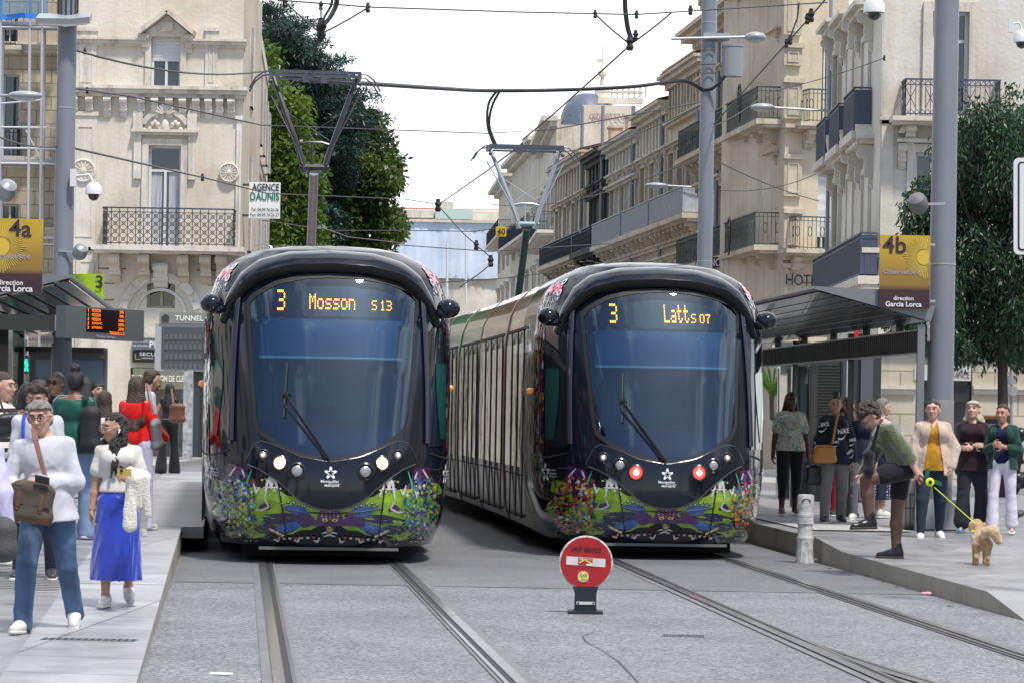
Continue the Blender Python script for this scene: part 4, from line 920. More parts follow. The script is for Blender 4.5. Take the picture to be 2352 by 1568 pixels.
        if st in ('short','curly','bun'): hp2 += [ell(hp_(-.045,0,-.02), (.062,.072,.065), Rh, .02)]
        if hair.get('fringe'): hp2 += [ell(hp_(.055,.02,.065), (.045,.065,.030), Rh, .02), ell(hp_(.03,-.04,.07), (.05,.05,.035), Rh, .02)]
        hp2 += ears
        sd_ = int(abs(pos[0])*100) % 97; r = np.random.default_rng(sd_); fk = hair.get('freq', 60); ks = [Rh @ (r.normal(size=3)*fk*np.array((1,1,hair.get('zs',.15)))) for _ in range(6)]
        def dsp(V_):
            s_ = 0
            for i, k_ in enumerate(ks): s_ = s_ + np.sin(V_ @ k_ + i*1.7 + 1.5*np.sin(V_ @ ks[(i+2) % 6]*.4))
            return nz_*s_/3
        V, Fq = sdf_mesh(hp2, res*.9, lambda G: np.where(((G-hcx)@RhT)[...,2] > -.09, cutf_min(G, hcx, RhT, line), -1) , dsp); V, tri_ = fur(V, Fq, 3000, hair.get('fl', .022), 4, .9 if st != 'curly' else .1, .0014); np_obj('hair', V, np.concatenate([Fq, tri_]), M_, root, xf)
    # clothes
    def torso(inf, hem, neckz=.0):
        q = [ell(J['waist']*.25+lift*.75+Rs@A3(0,0,.02), (.108*W+inf,.155*W+inf,.13), Rs, .06), ell(J['waist'], (.098*fat+inf*1.2,.13*fat+inf*1.2,.16), Rs, .06), ell(J['chest'], (.113*W+inf,.146*W+inf*.9,.165+inf*.5), Rs, .05), cap(J['shR'], J['shL'], .047*W+inf*.55, None, .05), cap(J['neck0']-sp*.012, J['shR'], .042+inf*.4, .042+inf*.5, .04), cap(J['neck0']-sp*.012, J['shL'], .042+inf*.4, .042+inf*.5, .04)]
        if female: q += [ell(J['chest']+Rs@A3(.085,s_*.065,.02), (.055+inf,.058+inf,.058+inf), Rs, .05) for s_ in (-1,1)]
        if hem < -.02: q += [cap(J['waist'], lift+Rs@A3(0,.07,hem), .10*W+inf, .115*W+inf, .05), cap(J['waist'], lift+Rs@A3(0,-.07,hem), .10*W+inf, .115*W+inf, .05)]
        return q
    Rsi = Rs
    def garment(t, name):
        inf = t.get('inf', .014); hem = t.get('hem', -.03); q = torso(inf, hem); sl = t.get('sleeve', 1); cuffs = []
        for nm in 'RL':
            sh, el, wr = J['sh'+nm], J['el'+nm], J['wr'+nm]; so = t.get('sl', .012)
            if sl > 0:
                if sl <= .5: q += [cap(sh, sh+(el-sh)*sl*2, .050*W+so*.6, .048*W+so*1.4, .03)]
                else:
                    e2 = el+(wr-el)*(sl-.5)*2*.97; q += [cap(sh, el, .050*W+so*.6, .044*W+so, .03), cap(el, e2, .044*W+so, .032*W+so*.9, .02)]
            else: q += [cap(sh, sh+(el-sh)*.05, .05*W, .05*W, .02)]
        V0 = lift + Rs@A3(0,0,hem); nrm = Rs@up; n2 = J['neck0'] + Rs@A3(0,0,.012 + t.get('neck', 0)); nk = unit(Rs@A3(-.35,0,1))
        open_ = t.get('open')
        def cut(G):
            c_ = np.maximum((V0-G) @ nrm, (G-n2) @ nk)
            hd = capf(G, J['neck0']-sp*.0+Rs@A3(.02,0,0), J['neck1'], .062+t.get('scoop',0), .07); c_ = np.maximum(c_, -hd)
            if 'v' in t:
                g2 = (G - J['neck0']) @ Rsi; c_ = np.where(g2[...,0] > .03, np.maximum(c_, .055*0 + ((g2[...,2]+t['v']) - np.abs(g2[...,1])*2.2)), c_)
            if open_:
                g2 = (G - J['neck0']) @ Rsi; c_ = np.where(g2[...,0] > -.02, np.maximum(c_, open_[0] + open_[1]*np.clip(-g2[...,2], 0, 1) - np.abs(g2[...,1])), c_)
            return c_
        V, Fq = sdf_mesh(q, res, cut, wrinkles(t.get('wr', .008), len(label)+int(h*100), t.get('wf', 16))); return np_obj(name, V, Fq, t['m'], root, xf)
    tops = top if isinstance(top, list) else ([top] if top else [])
    for t in tops: t['obj'] = garment(t, t.get('name', 'shirt'))
    if bottom:
        kind = bottom['kind']; inf = bottom.get('inf', .012); q = []
        wz = bottom.get('waist', .10)
        q += [ell(J['waist']*.25+lift*.75+Rs@A3(0,0,.02), (.108*W+inf,.158*W+inf,.13), Rs, .05), ell(J['waist']*.8+lift*.2, (.098*fat+inf,.13*fat+inf,.1), Rs, .05)]
        L = bottom.get('len', 1.05); fl_ = bottom.get('flare', 0)
        if kind == 'trousers':
            for nm in 'RL':
                hp, kn, an = J['hip'+nm], J['knee'+nm], J['ank'+nm]
                if L > .5:
                    e = kn+(an-kn)*min(1.14,(L-.5)*2); q += [cap(hp, kn, .088*W+inf, .058*W+inf, .03), cap(kn, e, .058*W+inf, max(.036,.044+fl_)+inf*.6, .015)]
                else: q += [cap(hp, hp+(kn-hp)*L*2, .09*W+inf, .075*W+inf, .03)]
        else:
            for i in range(9):
                a = 2*pi*i/9; dx, dy = cos(a), sin(a); z1 = A3(lift[0], lift[1], lift[2]*(1-L)) ; mid = (J['kneeR']+J['kneeL'])/2; mid = A3(mid[0]*.8, mid[1]*.8, 0)
                q += [cap(lift+A3(dx*.06,dy*.10,0), A3(mid[0]+dx*(.06+fl_), mid[1]+dy*(.08+fl_), z1[2]), .09*W, .055+fl_*.35, .03)]
        top_p = lift + Rs@A3(0,0,wz)
        V, Fq = sdf_mesh(q, res, lambda G: np.maximum((G-top_p)@(Rs@up), (lift[2]*(1-L) - G[...,2]) if kind == 'skirt' else .006 - G[...,2]), wrinkles(bottom.get('wr', .009), len(label), bottom.get('wf', 15), bottom.get('wst', (1,1,.6))))
        bottom['obj'] = np_obj(bottom.get('name', kind), V, Fq, bottom['m'], root, xf)
    if shoes:
        for nm in 'RL':
            an, Fm = J['ank'+nm], J['foot'+nm]; f_ = lambda x, y, z: an + Fm @ A3(x, y, z); q = []; kind = shoes.get('kind', 'sneaker')
            if kind == 'sandal':
                q = [cap(f_(-.05,0,-.072), f_(.15,0,-.072), .036, .040, .02, (Fm@up, .32)), cap(f_(.09,-.05,-.062), f_(.09,.05,-.062), .010, None, .006), cap(f_(.085,0,-.022), f_(.12,-.04,-.06), .009, None, .01), cap(f_(.085,0,-.022), f_(.12,.04,-.06), .009, None, .01), cap(f_(.03,-.042,-.03), f_(.05,.0,.0), .009, None, .01), cap(f_(.03,.042,-.03), f_(.05,.0,.0), .009, None, .01), cap(f_(-.04,-.036,-.02), f_(-.04,.036,-.02), .009, None, .01)]
            else:
                q = [cap(f_(-.030,0,-.028), f_(.065,0,-.038), .047, .043, .02), cap(f_(.05,0,-.045), f_(.160,0,-.056), .043, .034, .03), cap(f_(-.045,0,-.045), f_(-.02,0,.01 + shoes.get('high', 0)), .038, .040, .02)]
                if shoes.get('high'): q += [cap(f_(0,0,-.02), f_(-.005,0,shoes['high']), .045, .044, .02)]
            zc = Fm @ up; base = f_(0,0,-.085)
            V, Fq = sdf_mesh(q, res*.8, lambda G: (base-G)@zc); so_ = np_obj('shoe', V, Fq, shoes['m'], root, xf)
            if kind != 'sandal':
                q = [cap(f_(-.045,0,-.075), f_(.06,0,-.075), .044, .042, .02), cap(f_(.05,0,-.075), f_(.165,0,-.075), .045, .038, .02)]
                V, Fq = sdf_mesh(q, res*.8, lambda G: np.maximum((base+zc*-.004-G)@zc, (G-base-zc*(.022))@zc)); np_obj('sole', V, Fq, shoes.get('sole', mat('sole_white', (.62,.61,.58), .6, var=.2, vscale=30)), so_, xf)
    info = dict(root=root, J=J, xf=xf, W=Wd, K=K, hp=hp_, Rh=Rh, Rs=Rs, fwd=fwd)
    return info
def cutf_min(G, hc, Rh, line):
    q = (G - hc) @ Rh
    return np.minimum(q[..., 0] - .018 + np.abs(q[..., 1])*.30, line - q[..., 2]*1.0 + q[...,0]*.15)
def strap(info, pts, w_, m, name='strap', th=.006):
    """a flat strap lying through local points"""
    b = MB(); P = [info['W'](p) for p in pts]
    for a, c in zip(P, P[1:]): b.beam(a, c, w_, th)
    return b.build(name, m, None)
# ================================================================ THE PEOPLE
from mathutils.bvhtree import BVHTree
def stand(X, Yf, Yt, z):
    p = gr(X, Yf, z); return p, (Yf-Yt)*p.y/F*1.0
def place(X, d, Yt, z):
    p = at(X, 1000, d); p.z = z; x, y = unroll(X, Yt); top_ = H - y*d/F; return p, top_ - z
def decal(o, name, mats):
    me = o.data; L = root_loc(o); bv = BVHTree.FromPolygons([v.co + L for v in me.vertices], [tuple(p.vertices) for p in me.polygons])
    class D:
        def __init__(s): s.mb = MB()
        def add(s, vs2, fs, org, u, up, n, mi=0, off=.004):
            pts = []
            for a, b in vs2:
                p = org + u*a + up*b; hit = bv.ray_cast(p + n*.35, -n, .8); pts.append((hit[0] + n*off) if hit[0] else None)
            for f in fs:
                if all(pts[i] is not None for i in f) and max((pts[i]-pts[f[0]]).length for i in f) < .2: s.mb.add([pts[i] for i in f], [tuple(range(len(f)))], mi)
        def done(s): return s.mb.build(name, mats, o, fixn=False)
    return D()
WHTC = cloth('white_cotton', (.54,.54,.60)); OFFW = cloth('offwhite_cotton', (.62,.60,.56)); DENIM = mat('denim', (.07,.13,.24), .85, var=.55, vscale=4, vstretch=(1,1,.5), bump=.3, bscale=200); BLKC = cloth('black_cotton', (.012,.012,.016)); NAVY = cloth('navy_cotton', (.012,.016,.035))
LDEN = mat('light_denim', (.16,.24,.38), .85, var=.25, vscale=5, bump=.3, bscale=200); SNK = mat('sneaker_white', (.62,.61,.58), .55, var=.1, vscale=20); SNKD = mat('sneaker_dark', (.03,.03,.035), .5, var=.3, vscale=20)
LEA = mat('brown_leather', (.16,.065,.035), .42, var=.2, vscale=12, bump=.2, bscale=90); BLEA = mat('black_leather', (.012,.012,.014), .28, bump=.15, bscale=80)
DKH = hairm('hair_dark', (.018,.011,.009), (.05,.03,.02)); BLH = hairm('hair_black', (.008,.007,.008), (.02,.018,.02)); BRH = hairm('hair_brown', (.025,.014,.009), (.07,.038,.022)); GRH = hairm('hair_grey', (.10,.09,.085), (.32,.30,.28)); BLO = hairm('hair_blond', (.52,.42,.28), (.75,.68,.55)); AUB = hairm('hair_auburn', (.06,.02,.01), (.22,.09,.04))
FRM = mat('frame_dark', (.05,.012,.012), .25, coat=.5); FRL = mat('frame_light', (.35,.22,.18), .3)
def bag(name, label, cat, c, size, yawd, m, tilt=0, soft=.02, straps=(), taper=.85, parts=None, sm=None):
    """a soft bag: rounded tapered body, piping, strap"""
    t = thing(name, label, cat, c); R = rotv((0,0,1), yawd) @ rotv((1,0,0), tilt); a = np.array(size)/2; r_ = min(size)*.45
    q = []
    for z in (-1, 1):
        k_ = 1 if z < 0 else taper
        q.append(cap(A3(0,-a[1]*k_+r_,z*(a[2]-r_)), A3(0,a[1]*k_-r_,z*(a[2]-r_)), r_, None, .03))
    q.append(cap(A3(0,0,-a[2]+r_), A3(0,0,a[2]-r_), r_*1.05, None, .03, (A3(0,1,0), (a[1]*.9)/r_)))
    V, Fq = sdf_mesh(q, .009, None, wrinkles(.004, int(size[2]*100), 20)); np_obj('bag_body', V, Fq, m, t, (R, np.array(c)))
    W = lambda *p: Vector(R @ A3(*p) + np.array(c)); sm = sm or m
    b = MB(); zt = a[2]*.95; b.tube([W(r_*1.0, -a[1]*taper*.9, zt*.8), W(r_*.9, 0, zt*.86), W(r_*1.0, a[1]*taper*.9, zt*.8)], .006, 6); b.build('zip', mat('zip_dark', (.04,.03,.03), .3), t, smooth=True)
    if parts: parts(t, W, a, r_)
    if straps:
        b = MB()
        for pts, wd in straps:
            P = [Vector(p) for p in pts]
            for p, q_ in zip(P, P[1:]): b.beam(p, q_, wd, .006)
        b.build('strap', sm, t)
    return t
# --- man with the messenger bag, nearest on the left
p, h = stand(106, 1449, 901, zl(19.0)); h *= 1.0
top = dict(m=WHTC, sleeve=1, hem=-.10, inf=.026, wr=.010, sl=.020, name='sweater', neck=-.004)
I = person('grey haired man in glasses and white sweater carrying a khaki messenger bag', p, h, -93, sk='fair', fat=1.12, side=-5, res=.0095, legs=((20,4,16),(-14,4,20)),
           arms=(((.12,.42,-1),(.62,-.72,-.22)),((.05,.32,-1),(.62,-.95,-.06))), head=(-4,4,0), curl=(50,55), top=top, bottom=dict(kind='trousers', m=DENIM, len=1.06, flare=.016, inf=.014, wr=.013),
           shoes=dict(m=SNK), hair=dict(style='short', m=GRH, line=.052, fringe=True, rough=.006), glasses=dict(m=FRM, r=.021, w=.0035))
MANI = I
W_ = I['W']; J = I['J']
KHA = mat('khaki_canvas', (.075,.062,.045), .8, var=.2, vscale=12, bump=.3, bscale=150)
def mp_(t, W, a, r_):
    b = MB()
    b.grid([[W(r_*(1.06 + .02*sin(i)), -a[1]*.9+a[1]*1.8*i/8, zz) for i in range(9)] for zz in (-a[2]*.15, a[2]*.3, a[2]*.75)]); b.build('flap', KHA, t, smooth='all')
    for y in (-a[1]*.5, a[1]*.5): b = MB(); b.beam(W(r_*1.12, y, a[2]*.5), W(r_*1.12, y, -a[2]*.45), .022, .006); b.box(W(r_*1.16, y, -a[2]*.2), (.03,.01,.02)); b.build('buckle_strap', LEA, t)
    b = MB(); b.grid([[W(x, y, z) for y in [-a[1]*.98+a[1]*1.96*i/8 for i in range(9)]] for x, z in ((-r_*1.05,-a[2]*.7),(-r_*.9,-a[2]*1.01),(r_*.9,-a[2]*1.01),(r_*1.08,-a[2]*.68))]); b.build('leather_base', LEA, t, smooth='all')
bc = at(72, 1152, 18.62)
sh_ = W_(J['shR'] + A3(.035,-(-.045),.055)); mid_ = W_(J['chest']+A3(.15,.02,.03)); end_ = at(108, 1118, 18.66)
bag('messenger_bag', 'khaki canvas messenger bag with brown leather base held at the grey haired man\'s waist', 'bag', bc, (.10,.31,.26), -93, KHA, tilt=-9, parts=mp_,
    straps=[([at(77,984,18.80), at(82,1010,18.71), at(92,1050,18.66), at(103,1090,18.63), at(112,1125,18.60), at(116,1150,18.60)], .036), ([W_(J['sh']+A3(-.12,-.06,.02)), W_(J['chest']+A3(-.14,-.02,-.1)), at(30,1110,18.9)], .034)], sm=LEA)
wl = thing('wallet', 'small dark wallet held in the grey haired man\'s hand above his bag', 'wallet', at(97,1101,18.55)); b = MB(); b.box(at(97,1101,18.55), (.095,.02,.05), (1,0,-.2)); b.build('wallet_body', BLEA, wl); b = MB(); b.box(at(99,1094,18.55), (.07,.004,.03), (1,0,-.2)); b.build('card', SNK, wl)
# --- young woman in the blue satin skirt
SAT = mat('blue_satin', (.004,.035,.42), .28, sheen=.4, var=.15, vscale=3, spec=.7)
p, h = stand(266, 1391, 940, .125)
I = person('young woman in glasses with cropped white top and long royal blue satin skirt', p, h, -86, sk='olive', female=True, fat=.88, res=.0095, legs=((7,0,8),(-12,0,20)), arms=(((-.05,.22,-1),(.12,.10,-1)),((.0,.25,-1),(.75,-.35,.12))),
           head=(-58,6,0), curl=(45,70), top=dict(m=OFFW, sleeve=.30, hem=.085, inf=.024, sl=.022, wr=.006, scoop=.022, neck=-.02), bottom=dict(kind='skirt', m=SAT, len=.75, flare=.075, inf=.014, waist=.15, wr=.022, wf=26, wst=(1,1,.12)), shoes=dict(m=SNK),
           hair=dict(style='curlylong', m=BLH, len=.40, line=.06, rough=.007, freq=110, zs=.5), glasses=dict(m=FRL, r=.024, w=.002))
W_ = I['W']; J = I['J']
e = MB(); e.tube([W_(I['hp'](-.002,-.092,-.012)), W_(I['hp'](.012,-.094,-.045))], [.009,.004], 6); e.tube([W_(I['hp'](-.002,.092,-.012)), W_(I['hp'](.012,.094,-.045))], [.009,.004], 6); e.build('earbud', mat('earbud', (.8,.8,.8), .2), I['root'], smooth=True)
b = MB(); b.tube([W_(J['wrR']+A3(.028*cos(a),.028*sin(a),.0)) for a in [2*pi*i/12 for i in range(13)]], .004, 5); b.build('bracelet', mat('bronze', (.15,.07,.04), .3, metal=.6), I['root'], smooth=True)
ph = thing('mobile_phone', 'gold phone in the hand of the woman in the blue skirt', 'phone', at(286,1085,20.25)); b = MB(); b.box(at(286,1084,20.24), (.10,.01,.055), (1,0,-.03)); b.build('phone_body', mat('gold_phone', (.45,.33,.06), .25, coat=1), ph); b = MB(); b.box(at(279,1080,20.228), (.02,.004,.02)); b.build('camera_lens', BLEA, ph)
# cardigan over her forearm
cg = thing('cardigan', 'cream knitted cardigan draped over the forearm of the woman in the blue skirt', 'cardigan', at(318,1100,20.3))
def px(X, Y, d): v = at(X, Y, d); return A3(v.x, v.y, v.z)
q = [cap(px(298,1085,20.35), px(332,1095,20.5), .045, .05, .03), cap(px(300,1095,20.3), px(298,1205,20.3), .035, .055, .03, (A3(0,1,0), .6)), cap(px(325,1095,20.4), px(338,1180,20.45), .055, .035, .03), cap(px(335,1100,20.45), px(330,1225,20.5), .030, .028, .02), cap(px(312,1100,20.3), px(318,1160,20.35), .045, .03, .03)]
V, Fq = sdf_mesh(q, .010, None, wrinkles(.012, 5, 22, (1,1,.4))); np_obj('knit_body', V, Fq, cloth('cream_knit', (.72,.69,.60), b=.6, bs=60), cg)
b = MB(); b.tube([W_(J['shL']+A3(.03,-.02,.05)), W_(J['chest']+A3(.14,.10,.02)), W_(J['waist']+A3(.14,.13,-.02))], .003, 5); b.build('chain', mat('bronze', (.3,.2,.1), .3), cg)
# --- boy in the white hoodie
p, h = place(86, 23.4, 874, zl(23.4)+.01)
I = person('curly haired boy in white hoodie behind the grey haired man', p, h, -88, sk='olive', fat=.95, legs=((6,4,8),(-4,4,6)), head=(-4,8,0), top=dict(m=WHTC, sleeve=1, hem=-.10, inf=.028, sl=.026, wr=.016, name='hoodie'), bottom=dict(kind='trousers', m=NAVY, inf=.014, flare=.01),
           shoes=dict(m=SNKD), hair=dict(style='curly', m=DKH, line=.055, rough=.006))
W_ = I['W']; J = I['J']; V, Fq = sdf_mesh([cap(J['neck0']+A3(.06,-.05,-.01), J['neck0']+A3(-.05,-.08,.02), .035), cap(J['neck0']+A3(.06,.05,-.01), J['neck0']+A3(-.05,.08,.02), .035), cap(J['neck0']+A3(-.06,-.07,.0), J['neck0']+A3(-.08,.07,.0), .05)], .010, None, wrinkles(.01, 3, 20)); np_obj('hood', V, Fq, WHTC, I['root'], I['xf'])
b = MB(); b.grid([[W_(J['sh']+A3(x,-.12+o,z)) for o in (0,.03)] for x, z in ((-.10,.05),(.0,.085),(.09,.06),(.135,-.02),(.15,-.12),(.15,-.25))]); st_ = b.build('rucksack_strap', mat('blue_webbing', (.01,.05,.4), .7), None, smooth='all'); tag(st_, 'blue rucksack strap over the shoulder of the boy in the white hoodie', 'strap')
# --- sunglasses man
p, h = place(131, 33.5, 850, .285)
person('grey haired man in sunglasses standing behind the curly haired boy', p, h, -100, sk='tan', legs=((3,3,4),(-3,3,4)), head=(-10,0,0), top=dict(m=cloth('dark_jacket', (.03,.03,.035)), sleeve=1, hem=-.08, inf=.024, name='jacket'), bottom=dict(kind='trousers', m=LDEN), shoes=dict(m=SNKD), hair=dict(style='short', m=GRH, line=.055), glasses=dict(m=BLEA, r=.022, w=.003, dark=True))
# --- green track jacket and bun
GRJ = cloth('green_jacket', (.004,.075,.055), rough=.55)
p, h = place(170, 28.7, 843, .265)
I = person('tall person with hair bun in dark green track jacket seen from behind', p, h, 84, sk='brown', legs=((4,5,6),(-5,5,8)), top=dict(m=GRJ, sleeve=1, hem=-.06, inf=.026, sl=.022, wr=.012, name='track_jacket'), bottom=dict(kind='trousers', m=LDEN, inf=.024, flare=.03), shoes=dict(m=mat('sneaker_pink', (.45,.05,.10), .5)), hair=dict(style='bun', m=BLH, rough=.004, hairline=False))
W_ = I['W']; J = I['J']
b = MB()
for s_ in (-1, 1): b.tube([W_(J['sh']+A3(-.115,s_*.04,.075)), W_(J['sh'+'RL'[s_ > 0]]+A3(-.05,0,.075)), W_(J['sh'+'RL'[s_ > 0]]+A3(-.06,s_*.05,.02))], .004, 5)
b.build('piping', mat('pale_piping', (.4,.6,.55), .6), I['root'])
BPK = mat('black_nylon', (.012,.013,.017), .6, bump=.3, bscale=60)
bag('backpack', 'black backpack hanging on the right shoulder of the person in the green jacket', 'backpack', at(208,985,28.5), (.17,.22,.46), 80, BPK, straps=[([at(198,915,28.55), at(200,880,28.6), at(196,865,28.75)], .06)])
# --- boy looking up
p, h = place(222, 40, 877, .285)
person('dark haired boy looking up beside the advertising panel', p, h, -60, sk='fair', head=(10,-18,0), top=dict(m=cloth('pale_blue', (.45,.6,.65)), sleeve=.5), bottom=dict(kind='trousers', m=DENIM), shoes=dict(m=SNK), hair=dict(style='short', m=DKH, line=.04, fringe=True), res=.013)
# --- long brown hair, white t-shirt
p, h = place(237, 29.3, 889, .27)
I = person('girl with straight brown hair to mid back in white t-shirt seen from behind', p, h, 78, sk='tan', female=True, fat=.95, legs=((14,3,12),(-10,3,14)), arms=(((.1,.15,-1),(.5,.1,-1)),((.0,.2,-1),(.45,-.1,-.9))), top=dict(m=WHTC, sleeve=.45, hem=-.06, inf=.022, sl=.030, wr=.014), bottom=dict(kind='trousers', m=LDEN, inf=.024, flare=.03), shoes=dict(m=SNKD), hair=dict(style='long', m=BRH, len=.36, wide=.10, rough=.003))
bag('backpack', 'dark satchel hanging at the hip of the girl in the white t-shirt', 'satchel', at(255,1080,29.0), (.12,.22,.26), 70, BPK)
# --- crew cut man in white shirt
p, h = place(306, 35, 834, .285)
person('crew cut man in white t-shirt leaning behind the girl in red', p, h, 30, sk='fair', fat=1.1, lean=16, top=dict(m=WHTC, sleeve=.5, hem=-.08, inf=.024, sl=.03), bottom=dict(kind='trousers', m=LDEN), shoes=dict(m=SNK), hair=dict(style='short', m=hairm('hair_short_brown', (.05,.035,.025), (.10,.07,.05)), line=.075, rough=.001), head=(0,10,0))
# --- red sweater
REDC = cloth('red_knit', (.62,.008,.008), sheen=.1)
p, h = place(312, 30.5, 856, .28)
I = person('girl in bright red sweater and lilac trousers with very long brown hair', p, h, 70, sk='fair', female=True, legs=((6,3,6),(-6,3,8)), arms=(((.1,.40,-1),(.55,-.05,-.2)),((.1,.15,-1),(.4,0,-.8))), top=dict(m=REDC, sleeve=1, hem=.02, inf=.026, sl=.026, wr=.012, name='sweater'), bottom=dict(kind='trousers', m=cloth('lilac_trousers', (.52,.50,.66)), inf=.020, flare=.022, waist=.14), shoes=dict(m=SNK), hair=dict(style='wavy', m=hairm('hair_ombre', (.035,.018,.011), (.12,.07,.04)), len=.44, wide=.12, rough=.008, freq=45))
GRB = mat('grey_leather', (.16,.16,.17), .5, bump=.1, bscale=60)
bag('shoulder_bag', 'grey trapezoid tote bag under the arm of the girl in red', 'handbag', at(359,996,30.0), (.10,.23,.32), -12, GRB, tilt=14, taper=.55, straps=[([at(352,950,30.0), at(340,905,30.2), at(337,880,30.35)], .02), ([at(356,950,29.95), at(346,905,30.1), at(338,880,30.3)], .012)])
# --- woman in black, far
p, h = stand(386, 1086, 876, .285)
I = person('woman in black crop top and flared black trousers walking away with a brown bag', p, h, 88, sk='tan', female=True, fat=.95, legs=((7,2,6),(-7,2,8)), arms=(((.2,.35,-1),(.8,-.1,.1)),((.1,.45,-1),(.1,.2,-1))), top=dict(m=BLKC, sleeve=0, hem=.12, inf=.008, wr=.003), bottom=dict(kind='trousers', m=BLKC, inf=.020, flare=.06, waist=.10), shoes=dict(m=SNKD), hair=dict(style='long', m=BLH, len=.30, wide=.075), res=.0125)
bag('shoulder_bag', 'round brown leather shoulder bag of the woman in black', 'handbag', at(407,948,51.5), (.13,.30,.34), 85, LEA, straps=[([at(398,925,51.6), at(396,905,51.8), at(394,892,52.0)], .035)])
# --- striped sweater, left edge
p, h = place(-4, 25, 848, .20)
I = person('woman at the left edge in cream and black striped sweater, in profile', p, h, -15, sk='fair', female=True, arms=(((.0,.3,-1),(.65,.0,-.75)),((.1,.2,-1),(.6,0,-.5))), top=dict(m=stripes('striped_knit', (.70,.66,.56), (.012,.012,.014), 3.6, .62), sleeve=1, hem=-.06, inf=.028, sl=.028, name='sweater'), bottom=dict(kind='trousers', m=BLKC, inf=.02), shoes=dict(m=SNKD), hair=dict(style='short', m=BRH, line=.05), glasses=dict(m=FRL, r=.022))
bag('shoulder_bag', 'black leather shoulder bag of the woman in the striped sweater', 'handbag', at(22,975,24.6), (.11,.26,.20), -60, BLEA, tilt=10, straps=[([at(14,960,24.6), at(2,925,24.7), at(-8,890,24.8)], .02)])
# --- black hair, floral back
p, h = place(62, 27.5, 873, .23)
I = person('black haired woman in dark top with orange flowers between the boy and the striped sweater', p, h, 95, sk='brown', female=True, top=dict(m=multi('floral_dark', [(0,(.01,.01,.012)),(.56,(.5,.22,.02)),(.63,(.12,.05,.02)),(.67,(.01,.01,.012))], 16), sleeve=.6, hem=-.05, inf=.022), bottom=dict(kind='trousers', m=BLKC), shoes=dict(m=SNKD), hair=dict(style='bob', m=BLH))
# --- lilac jacket with backpack, cut by the left edge
p, h = place(-66, 17.2, 905, .04)
person('person at the lower left edge in lilac jacket', p, h, 75, sk='fair', top=dict(m=cloth('lilac_shell', (.52,.50,.72), rough=.6), sleeve=1, hem=-.08, inf=.03, sl=.035, wr=.022), bottom=dict(kind='trousers', m=NAVY), shoes=dict(m=SNK), hair=dict(style='long', m=BRH), arms=(((-.1,.25,-1),(.15,.12,-1)),((.1,.15,-1),(.4,0,-.8))))
bag('backpack', 'grey backpack carried low at the lower left edge of the pavement', 'backpack', at(4,1238,16.9), (.16,.20,.26), 60, mat('grey_nylon', (.06,.06,.062), .7, bump=.3, bscale=50))
# --- tram driver
P0 = TL_.w2(-.06, 1.95, 1.0); px_, hh = P0, 1.62
DR = person('bald tram driver at the controls behind the left windscreen', TL_.w2(-.10, 1.75, .33), 1.60, -80, sk='fair', head=(-30,8,0), top=dict(m=NAVY, sleeve=1, hem=-.02), bottom=dict(kind='trousers', m=NAVY), shoes=dict(m=SNKD), arms=(((.3,.2,-1),(1,-.1,-.1)),((.3,.2,-1),(1,-.1,-.1))), legs=((0,4,0),(0,4,0)), res=.014, hair=dict(style='short', m=hairm('hair_cropped', (.10,.07,.05)), line=.085, rough=.001))
# ================================================================ right platform
FLO = multi('floral_blouse', [(0,(.60,.58,.52)),(.40,(.03,.20,.12)),(.455,(.60,.58,.52)),(.50,(.50,.14,.05)),(.53,(.45,.35,.12)),(.56,(.62,.60,.54)),(.62,(.04,.28,.2))], 11, 3)
p, h = stand(1812, 1180, 895, .285)
I = person('woman with braids in white tropical print blouse and black capri trousers', p, h, -84, sk='dark', female=True, fat=1.12, legs=((10,3,8),(-8,3,10)), arms=(((.0,.28,-1),(.05,.12,-1)),((.0,.30,-1),(.1,.15,-1))), head=(-6,-2,0), top=dict(m=FLO, sleeve=.32, hem=-.03, inf=.028, sl=.02, name='blouse'), bottom=dict(kind='trousers', m=BLKC, len=.80, inf=.016, waist=.10), shoes=dict(m=mat('tan_sandal', (.25,.11,.06), .4), kind='sandal'), hair=dict(style='long', m=BLH, len=.20, wide=.08, line=.065, freq=120))
p, h = stand(1914, 1200, 902, .285)
NK = dict(m=cloth('navy_sweatshirt', (.010,.013,.024)), sleeve=1, hem=-.13, inf=.034, sl=.034, wr=.014, name='sweatshirt')
I = person('young woman in navy sweatshirt with white tick logos and grey joggers', p, h, -86, sk='olive', female=True, fat=1.0, legs=((9,4,10),(-9,4,10)), arms=(((.02,.28,-1),(.10,.16,-1)),((.0,.28,-1),(.08,.10,-1))), head=(-8,0,0), top=NK, bottom=dict(kind='trousers', m=cloth('grey_joggers', (.17,.17,.17)), inf=.026, wr=.014), shoes=dict(m=SNKD), hair=dict(style='bun', m=DKH, line=.07))
D = decal(NK['obj'], 'printed_logo', [WHT])
def tickshape(n=9):
    up_ = [(-.5+1.0*i/n, -.12 + .42*(i/n)**1.7 - .16*sin(pi*min(1, i/n*1.3))*.9) for i in range(n+1)]; lo = [(x, y - .16*sin(pi*min(1,(i/n)*.75+.28))**1.2*(1-i/n)) for i, (x, y) in enumerate(up_)]
    return up_ + lo, [(i, i+1, n+2+i, n+1+i) for i in range(n)]
TV, TF = tickshape()
vsN, fsN = text_mesh('NIKE', 1, .02)
xm = (max(v[0] for v in vsN)+min(v[0] for v in vsN))/2
